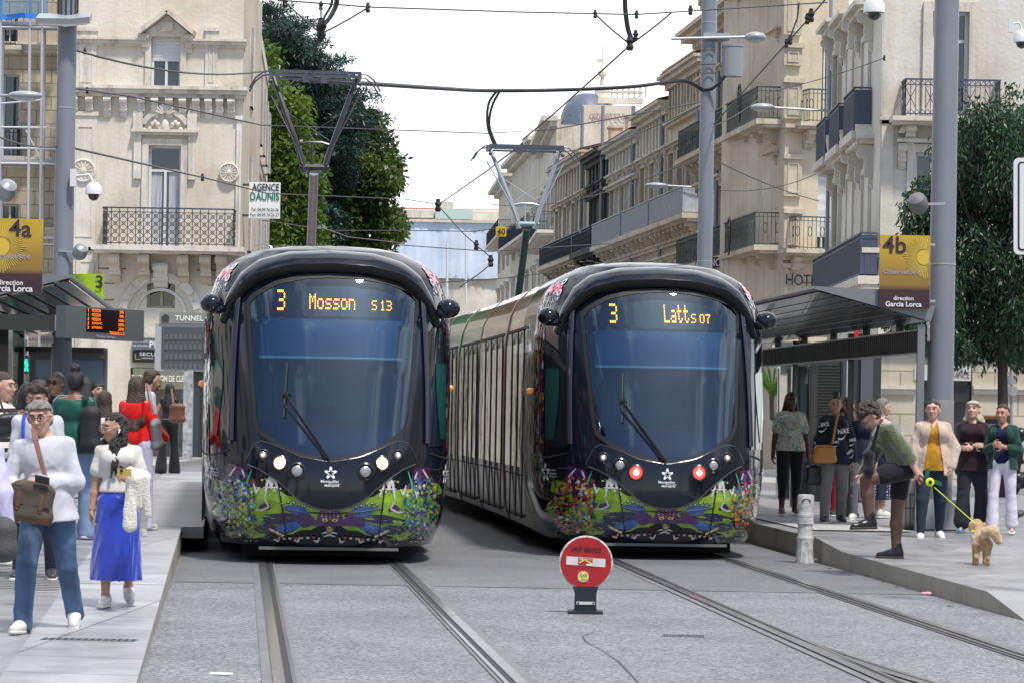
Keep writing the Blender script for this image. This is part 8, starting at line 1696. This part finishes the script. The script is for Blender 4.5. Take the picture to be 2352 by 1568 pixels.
def bandz(mb, prof, cz, y, th, mi=0):
    a = [cD+Vector((x*S_, th, (z-cz)*S_)) for x, z in prof] + [cD+Vector((-x*S_, th, (z-cz)*S_)) for x, z in reversed(prof)]; mb.prism(a, Vector((0,-.02,0)), mi)
bandz(q, [(30,0),(27,-8),(25,-16),(25,-48),(26,-52),(29,-56),(38,-57.5),(38,-61)], 55, 0, .012); q.build('rubber_foot', mat('rubber_navy', (.012,.016,.028), .45), ds); q = MB(); q.box((cD.x, dD+.02, .012), (80*S_,.22,.024)); q.build('base_plate', mat('rubber_navy', (.012,.016,.028), .45), ds)
q = MB(); q.box(at(1345, 1384, dD-.014), (42*S_,.006,6.5*S_)); q.build('fixing_plate', mat('white_bar', (.6,.59,.58), .5), ds); q = MB(); [q.ball(at(X,1384,dD-.019), .008, 8, 5) for X in (1328,1363)]; q.build('screw', DGREY, ds)
bo_ = thing('bollard', 'battered pale grey bollard at the end of the right platform edge', 'bollard', gr(1848, 1293, 0)); pb_ = gr(1848, 1293, 0); BW = mat('chipped_white', (.46,.45,.43), .6, var=.35, vscale=12, bump=.3, bscale=30)
q = MB(); q.lathe(pb_, [(.105,0),(.100,.05),(.088,.22),(.090,.24),(.094,.27),(.086,.29),(.080,.40),(.083,.43),(.090,.44),(.091,.52),(.084,.54),(.088,.60),(.092,.64),(.094,.73),(.086,.76),(.05,.765),(.045,.74)], 22); q.build('post', BW, bo_, smooth=True)
for zz, rr in ((.27,.097),(.44,.094),(.52,.094)): q = MB(); q.tube([pb_+Vector((0,0,zz)), pb_+Vector((0,0,zz+.022))], rr, 22); q.build('ring', BW, bo_, smooth=True)
for s_ in (-1,1): q = MB(); q.beam(pb_+Vector((s_*.05,-.085,.01)), pb_+Vector((s_*.03,-.075,.25)), .02, .03); q.build('buttress', BW, bo_)
q = MB(); q.tube([pb_+Vector((.045*cos(a)-.0,-.088,.68+.035*sin(a))) for a in [pi*i/8 for i in range(9)]], .008, 5); q.build('handle_slot', DGREY, bo_)
bn = thing('litter_bin', 'wire litter bin with a printed plastic liner bag behind the dog owner', 'litter bin', gr(2088, 1212, .285)); pB = gr(2090, 1212, .285); q = MB()
for k in range(22): a = 2*pi*k/22; q.tube([pB+Vector((.17*cos(a),.17*sin(a),.03)), pB+Vector((.19*cos(a),.19*sin(a),.42))], .007, 5)
for z in (.03,.25,.42): q.tube([pB+Vector(((.17+.02*z/.42)*cos(2*pi*k/20),(.17+.02*z/.42)*sin(2*pi*k/20),z)) for k in range(21)], .009, 5)
q.build('wire_cage', DGREY, bn)
V, Fq = sdf_mesh([ell((0,0,.60), (.19,.19,.24), None, .05), cap((0,0,.4), (0,0,.1), .15, .13, .04)], .014, None, wrinkles(.03, 3, 18)); np_obj('liner_bag', V, Fq, mat('bag_plastic', (.50,.48,.44), .35, var=.1, vscale=8), bn, (np.eye(3), np.array(pB)))
q = MB(); lettering(q, 'Montpellier', pB+Vector((.02,-.215,.62)), (1,0,0), (0,0,1), width=.28, n=(0,-1,0), bold=.01); lettering(q, 'm\u00e9diterran\u00e9e', pB+Vector((.06,-.215,.57)), (1,0,0), (0,0,1), width=.16, n=(0,-1,0)); lettering(q, 'm\u00e9tropole', pB+Vector((.06,-.215,.53)), (1,0,0), (0,0,1), width=.15, n=(0,-1,0), bold=.01); q.build('lettering', INK, bn, fixn=False); q = MB(); q.box(pB+Vector((-.02,-.21,.74)), (.20,.01,.06)); q.build('print_band', mat('orange_print', (.6,.28,.05), .5), bn)
cb_ = thing('cafe_board', 'black cafe menu board with orange frame between the two women on the right', 'menu board', gr(2285, 1070, .15)); q = MB(); fbox(q, 2262, 958, 2318, 1062, 51, .05); q.build('board', mat('chalkboard', (.035,.042,.05), .5), cb_); q = MB(); fbox(q, 2260, 955, 2320, 962, 50.97, .07); fbox(q, 2260, 1058, 2320, 1064, 50.97, .07); q.build('frame', mat('orange_wood', (.42,.18,.04), .5), cb_)
q = MB(); [lettering(q, tx, at(X, Y, 50.96), (1,0,0), (0,0,1), height=.075, n=(0,-1,0), bold=.01) for tx, X, Y in (('DES',2275,977),('S',2268,992),('ACOS',2279,1007),('s a',2270,1034))]; q.build('lettering', WPL, cb_, fixn=False)
rs_ = thing('road_signs', 'two small road signs seen from the back beside the tree trunk', 'road sign', gr(2322, 1030, .1)); q = MB(); q.tube([at(2323,840,53), at(2323,1100,53)], .03, 8); q.build('post', LGREY, rs_, smooth=True)
for Y in (872, 898): q = MB(); fbox(q, 2309, Y-12, 2335, Y+10, 52.9, .02); fbox(q, 2311, Y-10, 2322, Y+8, 52.88, .02, 1); q.build('plate', [LGREY, mat('plate_back', (.30,.33,.37), .35, metal=.4)], rs_)
es = thing('road_sign', 'large white road sign with rounded corners cut by the right edge', 'road sign', at(2375, 475, 24)); q = MB()
def rrect(X0, Y0, X1, Y1, r_, d):
    pts = []
    for (cx_, cy_, a0) in ((X1-r_,Y0+r_,-90),(X1-r_,Y1-r_,0),(X0+r_,Y1-r_,90),(X0+r_,Y0+r_,180)):
        for k in range(7): a = radians(a0+15*k); pts.append(at(cx_+r_*cos(a), cy_+r_*sin(a), d))
    return pts
q.prism(rrect(2329, 363, 2440, 585, 12, 24), Vector((0,.03,0))); q.build('panel', WPLA, es); q = MB(); q.prism(rrect(2338, 372, 2431, 576, 8, 23.995), Vector((0,.004,0))); q.build('border', INK, es); q = MB(); q.prism(rrect(2342, 376, 2427, 572, 6, 23.99), Vector((0,.004,0))); q.build('face', WPLA, es); q = MB(); q.tube([at(2385,560,24.1), at(2385,1500,24.1)], .04, 8); q.build('post', LGREY, es)
y40 = thing('speed_sign', 'yellow square sign with black 40 beside the right pantograph', 'sign', at(1151, 532, 62)); q = MB(); q.prism(rrect(1139, 521, 1163, 544, 3, 62), Vector((0,.03,0))); q.build('plate', mat('traffic_yellow', (.62,.36,.01), .4), y40); q = MB(); lettering(q, '40', at(1151, 532.5, 61.97), (1,0,0), (0,0,1), width=19/F*62, n=(0,-1,0), bold=.02); q.build('lettering', BK, y40, fixn=False)
sc_ = thing('scooter', 'dark parked motor scooter cut by the right edge', 'scooter', gr(2352, 1062, .1)); q = MB(); c_ = at(2356, 1000, 55); V, Fq = sdf_mesh([cap(A3(-.1,0,.35), A3(.6,0,.5), .16, .18, .05), cap(A3(-.25,0,.3), A3(-.15,0,.95), .10, .13, .05), ell((.35,0,.72), (.42,.16,.10), None, .05), cap(A3(-.2,0,1.0), A3(-.1,0,1.25), .04, .14, .03)], .02); np_obj('body', V, Fq, BLEA, sc_, (np.eye(3), np.array((c_.x, 55, .12))))
for x in (-.35,.75): q = MB(); q.lathe(Vector((c_.x+x,55.06,.38)), [(.27,-.06),(.27,.06),(.15,.07)], 20, 0, (0,-1,0)); q.build('wheel', BLKM, sc_, smooth=True)
for X, Y, c, lab in ((2332, 1338, (.7,.35,.45), 'pink crumpled wrapper lying against the right kerb'),): pass
lt = thing('litter', 'pink crumpled wrapper lying on the road by the right kerb', 'litter', gr(2117, 1367, 0)); V, Fq = sdf_mesh([ell((0,0,.015), (.05,.025,.018)), ell((.04,0,.015), (.02,.03,.012))], .006, None, wrinkles(.008, 2, 70)); np_obj('wrapper', V, Fq, mat('pink_paper', (.6,.30,.40), .5), lt, (np.eye(3), np.array(gr(2126, 1366, 0))))
lt = thing('litter', 'small white paper scrap at the foot of the bollard', 'litter', gr(1876, 1292, 0)); V, Fq = sdf_mesh([ell((0,0,.02), (.035,.025,.03))], .007, None, wrinkles(.012, 2, 50)); np_obj('paper', V, Fq, WPLA, lt, (np.eye(3), np.array(gr(1876, 1290, 0))))
lf = thing('feather', 'white feather lying on the tarmac near the bottom edge', 'feather', gr(508, 1549, 0)); q = MB(); pf_ = gr(508, 1549, 0); q.grid([[pf_+Vector((-.07+.14*i/8, (j-1)*.022*sin(pi*(i+.3)/8.6), .006+.010*(j==1))) for j in range(3)] for i in range(9)]); q.build('vane', WPLA, lf, smooth='all')
for k, (X, Y) in enumerate(((2030,1335),(2180,1392),(1990,1322),(2085,1352),(1905,1305),(2060,1347))):
    q = MB(); p_ = gr(X, Y, .008); q.add([p_+Vector((-.03,0,0)), p_+Vector((0,.015,.012)), p_+Vector((.035,0,.002)), p_+Vector((0,-.02,.008))], [(0,1,2,3)]); o_ = q.build('fallen_leaf', mat('dry_leaf', (.12,.06,.03), .7), None, fixn=False); tag(o_, 'small dry brown leaf on the road by the right kerb', 'leaf', 'dry leaves scattered along the right kerb')
# ================================================================ OVERHEAD LINE
WIRE = mat('wire_dark', (.03,.03,.035), .5); CAB = mat('cable_black', (.015,.015,.018), .5)
def wire(pts, label, r=.012, m=None, cat='cable', knots=()):
    t = thing('overhead_wire', label, cat, at(*pts[0])); P = [at(*p) for p in pts]; q = MB()
    if len(P) > 2 and r > .02:
        S_ = [];
        for i in range(len(P)-1):
            p0, p1, p2, p3 = P[max(0,i-1)], P[i], P[i+1], P[min(len(P)-1,i+2)]
            for k in range(6): u = k/6; S_.append(.5*((2*p1)+(p2-p0)*u+(2*p0-5*p1+4*p2-p3)*u*u+(3*p1-p0-3*p2+p3)*u**3))
        P = S_+[P[-1]]
    elif len(P) == 2:
        a, b = P; L = (b-a).length; P = [a.lerp(b, k/10) - Vector((0,0,.010*L*4*(k/10)*(1-k/10))) for k in range(11)]
    q.tube(P, r, 6); q.build('wire', m or WIRE, t, smooth=True)
    for (X, Y, d, w_) in knots:
        q = MB(); c_ = at(X, Y, d); q.lathe(c_-Vector((0,0,w_)), [(w_*.35,0),(w_*.5,w_*.4),(w_*.35,w_*.8),(w_*.55,w_*1.2),(w_*.35,w_*1.6),(w_*.3,w_*2)], 8); q.build('insulator', CAB, t, smooth=True)
wire([(640,1,38),(850,17,39),(1180,28,40),(1460,34,41),(1900,6,42)], 'thin span wire crossing the top of the picture', .011, knots=((654,5,38,.07),(737,14,38.5,.06),(845,18,39,.07),(1367,33,40.6,.06),(1462,34,41,.06),(1586,24,41,.07)))
wire([(654,5,38),(735,76,38)], 'left bridle wire above the left pantograph'); wire([(845,18,39),(742,76,38)], 'right bridle wire above the left pantograph'); wire([(737,14,38.5),(738,70,38)], 'short vertical dropper above the left pantograph', knots=((738,66,38,.14),(736,80,38,.10)))
wire([(775,-20,36),(772,12,36),(757,42,37),(742,58,38)], 'thick looped cable above the left pantograph', .032, CAB); wire([(768,-20,36),(760,15,36.5),(745,40,37),(738,58,38)], 'inner looped cable above the left pantograph', .018, CAB)
wire([(735,80,38),(712,152,38.5)], 'contact wire reaching down to the left pantograph head', .016)
wire([(1367,33,40.6),(1442,98,42)], 'left bridle wire above the right track'); wire([(1542,30,41),(1455,98,42)], 'right bridle wire above the right track'); wire([(1436,-20,42),(1436,20,42),(1442,65,42),(1450,90,42)], 'thick cable dropping to the right catenary joint', .04, CAB, knots=((1447,98,42,.12),(1460,82,42,.08)))
wire([(1448,104,42),(1272,262,48),(1200,322,50)], 'contact wire running down to the right pantograph', .014); wire([(1200,330,50),(1120,392,70),(1006,472,110)], 'contact wire continuing towards the far end of the street', .018)
wire([(1905,-12,40),(1866,34,42),(1812,94,45),(1640,286,54)], 'diagonal stay from the top right to the grey pole with the drum', .013, knots=((1863,36,42,.10),(1854,44,42,.08),(1815,92,45,.08),(1806,100,45,.07))); wire([(1835,8,42),(1832,40,43),(1813,92,45)], 'pair of short stays near the top right', .014)
wire([(672,196,39),(692,184,39),(760,188,40),(860,194,42),(1000,203,46),(1120,209,50),(1300,207,51),(1450,200,52),(1530,190,53),(1575,187,53.5),(1612,206,53.9)], 'thick black feeder cable spanning between the pantographs and the grey pole', .035, CAB)
wire([(1140,211,50),(1122,240,50),(1120,290,50),(1134,332,50)], 'left strand of the feeder loop above the right pantograph', .025, CAB); wire([(1148,210,50),(1130,245,50),(1124,290,50),(1139,332,50)], 'right strand of the feeder loop above the right pantograph', .025, CAB)
wire([(170,115,42),(600,165,60)], 'upper cable from the left grey pole to the street', .018, knots=((195,118,43,.05),)); wire([(168,203,42),(300,222,46),(600,288,60),(1120,307,70),(1270,298,72),(1612,235,54)], 'long cable from the left grey pole across to the grey pole with the drum', .015, knots=((200,208,43,.05),))
wire([(-20,308,36),(130,338,42)], 'cable from the left edge to the left grey pole', .012); wire([(165,340,42),(465,408,60),(615,445,80),(930,458,110),(1006,470,115)], 'lower cable from the left grey pole towards the far street', .018, knots=((465,408,60,.08),))
wire([(1006,472,110),(1060,532,105),(1094,564,100),(1127,603,95),(1057,659,90)], 'zigzag curve pull wire in front of the wrapped building', .022, knots=((1094,564,100,.18),(1127,600,95,.2),(1006,472,110,.25)))
wire([(560,500,100),(760,530,100),(941,530,100),(1090,532,100),(1255,508,100)], 'horizontal wire across the wrapped building, upper', .018); wire([(900,562,95),(1127,578,95),(1400,560,95)], 'horizontal wire across the wrapped building, lower', .018); wire([(1000,650,90),(1150,640,90),(1500,600,90)], 'lowest wire crossing just above the right tram roof', .016)
wire([(1650,372,54),(1880,462,60)], 'thin stay sloping down to the white building', .009); wire([(1762,213,60),(2031,134,64)], 'stay anchored to the white building below the dome camera', .010, knots=((2031,134,64,.06),)); wire([(1655,438,56),(1874,400,70)], 'thin wire across the hotel front', .009); wire([(1640,290,54),(1762,213,60)], 'stay between the grey pole with the drum and the hotel balcony', .010)
wire([(1270,352,72),(1612,240,54)], 'cable from the row to the grey pole with the drum', .014); wire([(1130,470,100),(1612,360,60)], 'sloping cable in front of the right hand row', .013); wire([(730,520,90),(800,545,90),(930,560,90)], 'sagging wire in front of the dark trees', .02)
wire([(1700,-10,46),(1300,-2,46),(900,-30,46)], 'topmost wire clipping the upper edge', .010)
# ================================================================ TREES
def leaves(name, centers, radii, n, L, W_, m, parent, seed=1, droop=.3, flat=1.0, shell_=.55, aim=None):
    r = np.random.default_rng(seed); cen = np.array(centers, float); rad = np.array(radii, float); wts = rad**2; wts /= wts.sum(); k = r.choice(len(cen), n, p=wts)
    d = r.normal(size=(n,3)); d /= np.linalg.norm(d, axis=1)[:,None]; rr = rad[k]*(shell_+(1-shell_)*r.random(n))**.6*r.uniform(.55,1.12,n); P = cen[k]+d*rr[:,None]*np.array((1,1,flat))
    a = r.normal(size=(n,3)) + np.array((0,0,-droop*3)) + d*.7; a /= np.linalg.norm(a, axis=1)[:,None]; b = np.cross(a, r.normal(size=(n,3))); b /= np.linalg.norm(b, axis=1)[:,None]
    l_ = L*r.uniform(.6,1.25,(n,1)); w_ = W_*r.uniform(.7,1.2,(n,1)); mid = P+a*l_*.45; tip = P+a*l_; nn = np.cross(a, b)*l_*.08
    V = np.stack([P, mid-b*w_/2+nn, tip, mid+b*w_/2+nn], 1).reshape(-1,3); Fq = np.arange(4*n).reshape(n,4); mi = r.integers(0, len(m), n) if isinstance(m, list) else None
    if isinstance(m, list): # clumps share a tone
        tone = r.integers(0, len(m), len(cen)); mi = np.where(r.random(n) < .7, tone[k], mi)
    return np_obj(name, V, Fq, m, parent, midx=mi)
def leafmat(name, c, tr=.35):
    m = bpy.data.materials.new(name); m.use_nodes = True; t = m.node_tree; p = t.nodes['Principled BSDF']; p.inputs['Base Color'].default_value = (*c, 1); p.inputs['Roughness'].default_value = .45; o = t.nodes['Material Output']
    ts = N(t, 'ShaderNodeBsdfTranslucent'); ts.inputs[0].default_value = (c[0]*1.6, c[1]*1.8, c[2]*.9, 1); mx = N(t, 'ShaderNodeMixShader'); mx.inputs[0].default_value = tr; t.links.new(p.outputs[0], mx.inputs[1]); t.links.new(ts.outputs[0], mx.inputs[2]); t.links.new(mx.outputs[0], o.inputs[0]); return m
BARK = mat('bark', (.05,.04,.032), .85, var=.3, vscale=9, bump=.6, bscale=30)
def inpoly(x, y, poly):
    c = False; j = len(poly)-1
    for i in range(len(poly)):
        if (poly[i][1] > y) != (poly[j][1] > y) and x < (poly[j][0]-poly[i][0])*(y-poly[i][1])/(poly[j][1]-poly[i][1])+poly[i][0]: c = not c
        j = i
    return c
def crown(poly, d, n, r0, r1, seed, dd=2.5):
    r = random.Random(seed); xs = [p[0] for p in poly]; ys = [p[1] for p in poly]; out_, rad = [], []
    while len(out_) < n:
        X, Y = r.uniform(min(xs), max(xs)), r.uniform(min(ys), max(ys))
        if not inpoly(X, Y, poly): continue
        out_.append(tuple(at(X, Y, d+r.uniform(-dd, dd)))); rad.append(r.uniform(r0, r1))
    return out_, rad
def tree(name, label, base, poly, d, nc, r0, r1, n, L, W_, mats, seed, trunk_r, droop=.3, flat=1.0, dd=2.5, fork=None):
    t = thing(name, label, 'tree', base); cs, rs = crown(poly, d, nc, r0, r1, seed, dd); leaves('crown', cs, rs, n, L, W_, mats, t, seed, droop, flat)
    q = MB(); top_ = Vector(cs[0])*0; cz = sum(c[2] for c in cs)/len(cs); cx_ = sum(c[0] for c in cs)/len(cs); cy_ = sum(c[1] for c in cs)/len(cs); b_ = Vector(base); fk = fork or (base[2]+(cz-base[2])*.45)
    q.tube([b_, b_+Vector((.02,0,(fk-base[2])*.5)), Vector((b_.x*.9+cx_*.1, b_.y, fk)), Vector((cx_, cy_, cz))], [trunk_r*1.2, trunk_r, trunk_r*.8, trunk_r*.25], 10); tk = q.build('trunk', BARK, t, smooth='all')
    rr = random.Random(seed)
    for c in rr.sample(cs, min(14, len(cs))):
        q = MB(); s_ = Vector((b_.x*.9+cx_*.1, b_.y, fk)).lerp(Vector((cx_,cy_,cz)), rr.uniform(0,.8)); e_ = Vector(c); m_ = s_.lerp(e_, .5)+Vector((0,0,-.1*(e_-s_).length*.5)); q.tube([s_, m_, e_], [trunk_r*.4, trunk_r*.25, trunk_r*.08], 6); q.build('branch', BARK, t, smooth='all')
    return t
CED = [leafmat('cedar_a', (.018,.050,.042), .15), leafmat('cedar_b', (.035,.080,.066), .15), leafmat('cedar_c', (.012,.034,.030), .1)]; LIM_ = [leafmat('lime_a', (.085,.14,.018)), leafmat('lime_b', (.055,.10,.015)), leafmat('lime_c', (.12,.18,.03))]; MID_ = [leafmat('mid_a', (.050,.085,.018)), leafmat('mid_b', (.085,.125,.028)), leafmat('mid_c', (.035,.065,.018))]; HAC = [leafmat('hack_a', (.022,.055,.028), .2), leafmat('hack_b', (.038,.085,.038), .2), leafmat('hack_c', (.014,.038,.022), .15)]
tree('lime_tree', 'bright green tree rising beside the left buildings', tuple(gr(650, 1010, 0)*1.0), [(600,115),(630,150),(670,250),(700,340),(715,480),(715,565),(605,565),(596,300)], 120, 80, .6, 1.1, 26000, .30, .17, LIM_, 11, .35)
tree('broadleaf_tree', 'olive green round tree at the right side of the left clump', tuple(gr(820, 1010, 0)), [(740,240),(790,230),(850,265),(880,300),(895,350),(912,400),(900,470),(908,530),(880,590),(740,590)], 130, 110, .5, 1.0, 34000, .28, .16, MID_, 12, .4)
tree('cedar_tree', 'dark blue green cedar towering behind the left trees', tuple(gr(720, 1010, 0)), [(560,25),(620,32),(680,75),(720,150),(765,165),(815,215),(835,280),(820,330),(800,380),(770,480),(760,560),(680,560),(700,320),(660,190),(600,80)], 125, 130, .5, 1.0, 42000, .30, .07, CED, 13, .5, droop=.1, flat=.38)
cr_, rr_2 = [], []
r9 = random.Random(21)
for (X0, Y0, X1, Y1) in ((560,28,640,20),(600,60,700,58),(640,95,735,100),(660,120,790,140),(690,160,800,180),(700,190,860,225),(690,250,880,270),(720,300,870,320)):
    for k in range(9): u = k/8; cr_.append(tuple(at(X0+(X1-X0)*u, Y0+(Y1-Y0)*u+r9.uniform(-8,8), 131+r9.uniform(-2,2)))); rr_2.append(r9.uniform(.5,.9))
ce = [o for o in C.objects if o.name.startswith('cedar_tree')][0]; leaves('branch_fans', cr_, rr_2, 12000, .28, .06, CED, ce, 5, .0, .35)
ht = tree('hackberry_tree', 'dark leafy pavement tree with slim trunk at the right edge', tuple(Vector((at(2303,900,50).x, 50, .15))), [(2200,262),(2240,236),(2290,250),(2330,232),(2420,240),(2470,500),(2450,800),(2340,812),(2270,795),(2205,815),(2150,790),(2075,745),(2062,700),(2070,640),(2085,560),(2120,420),(2180,330)], 50, 150, .20, .52, 34000, .125, .042, HAC, 31, .10, droop=.7, dd=1.4, fork=2.9)
cr_, rr_2 = crown([(2190,330),(2190,800),(2420,800),(2400,300),(2250,270)], 50.4, 60, .35, .6, 77, .8); leaves('inner_leaves', cr_, rr_2, 16000, .125, .045, HAC, ht, 6, .6)
cr_, rr_2 = crown([(2135,400),(2090,550),(2062,680),(2070,760),(2150,795),(2150,420)], 50.2, 34, .22, .42, 78, .8); leaves('side_leaves', cr_, rr_2, 9000, .125, .042, HAC, ht, 8, .7)
pmt = thing('palm', 'sliver of feathery green palm seen past the right tram', 'palm', gr(1775, 1040, 0)); q = MB()
for k in range(16):
    a0 = radians(-60+18*k); c_ = at(1772, 900, 70); e_ = c_+Vector((cos(a0)*.6, .1*sin(k), .35+.6*abs(sin(a0*.5+.6))-.3)); m_ = c_.lerp(e_, .5)+Vector((0,0,.2))
    for i in range(12):
        u = i/12; p_ = c_.lerp(m_, u).lerp(m_.lerp(e_, u), u); q.add([p_, p_+Vector((.03,0,-.2)), p_+Vector((.06,.02,-.02))], [(0,1,2)])
q.build('fronds', leafmat('palm_green', (.10,.20,.03)), pmt, fixn=False); q = MB(); q.tube([gr(1775,1040,0), at(1772,900,70)], [.10,.06], 8); q.build('trunk', BARK, pmt)

for X, Y, L, W_g, lab in ((205, 1476, .62, .16, 'small slotted drain cover set in the pale paving at lower left'), (1570, 1461, .30, .05, 'thin slotted drain strip in the tram bed right of the no entry sign')):
    p_ = gr(X, Y, .05 if X < 400 else 0); p_.z = zl(p_.y)+.004 if X < 400 else .010; dr = thing('drain_cover', lab, 'drain cover', p_); q = MB(); q.box(p_, (L, W_g, .006), (1,-.03,0)); q.build('frame', mat('cast_iron', (.14,.14,.15), .5, metal=.3), dr); q = MB(); [q.box(p_+Vector((-L/2+L*(i+.5)/14, 0, .0035)), (L/34, W_g*.75, .003)) for i in range(14)]; o_ = q.build('slots', RDK, dr)
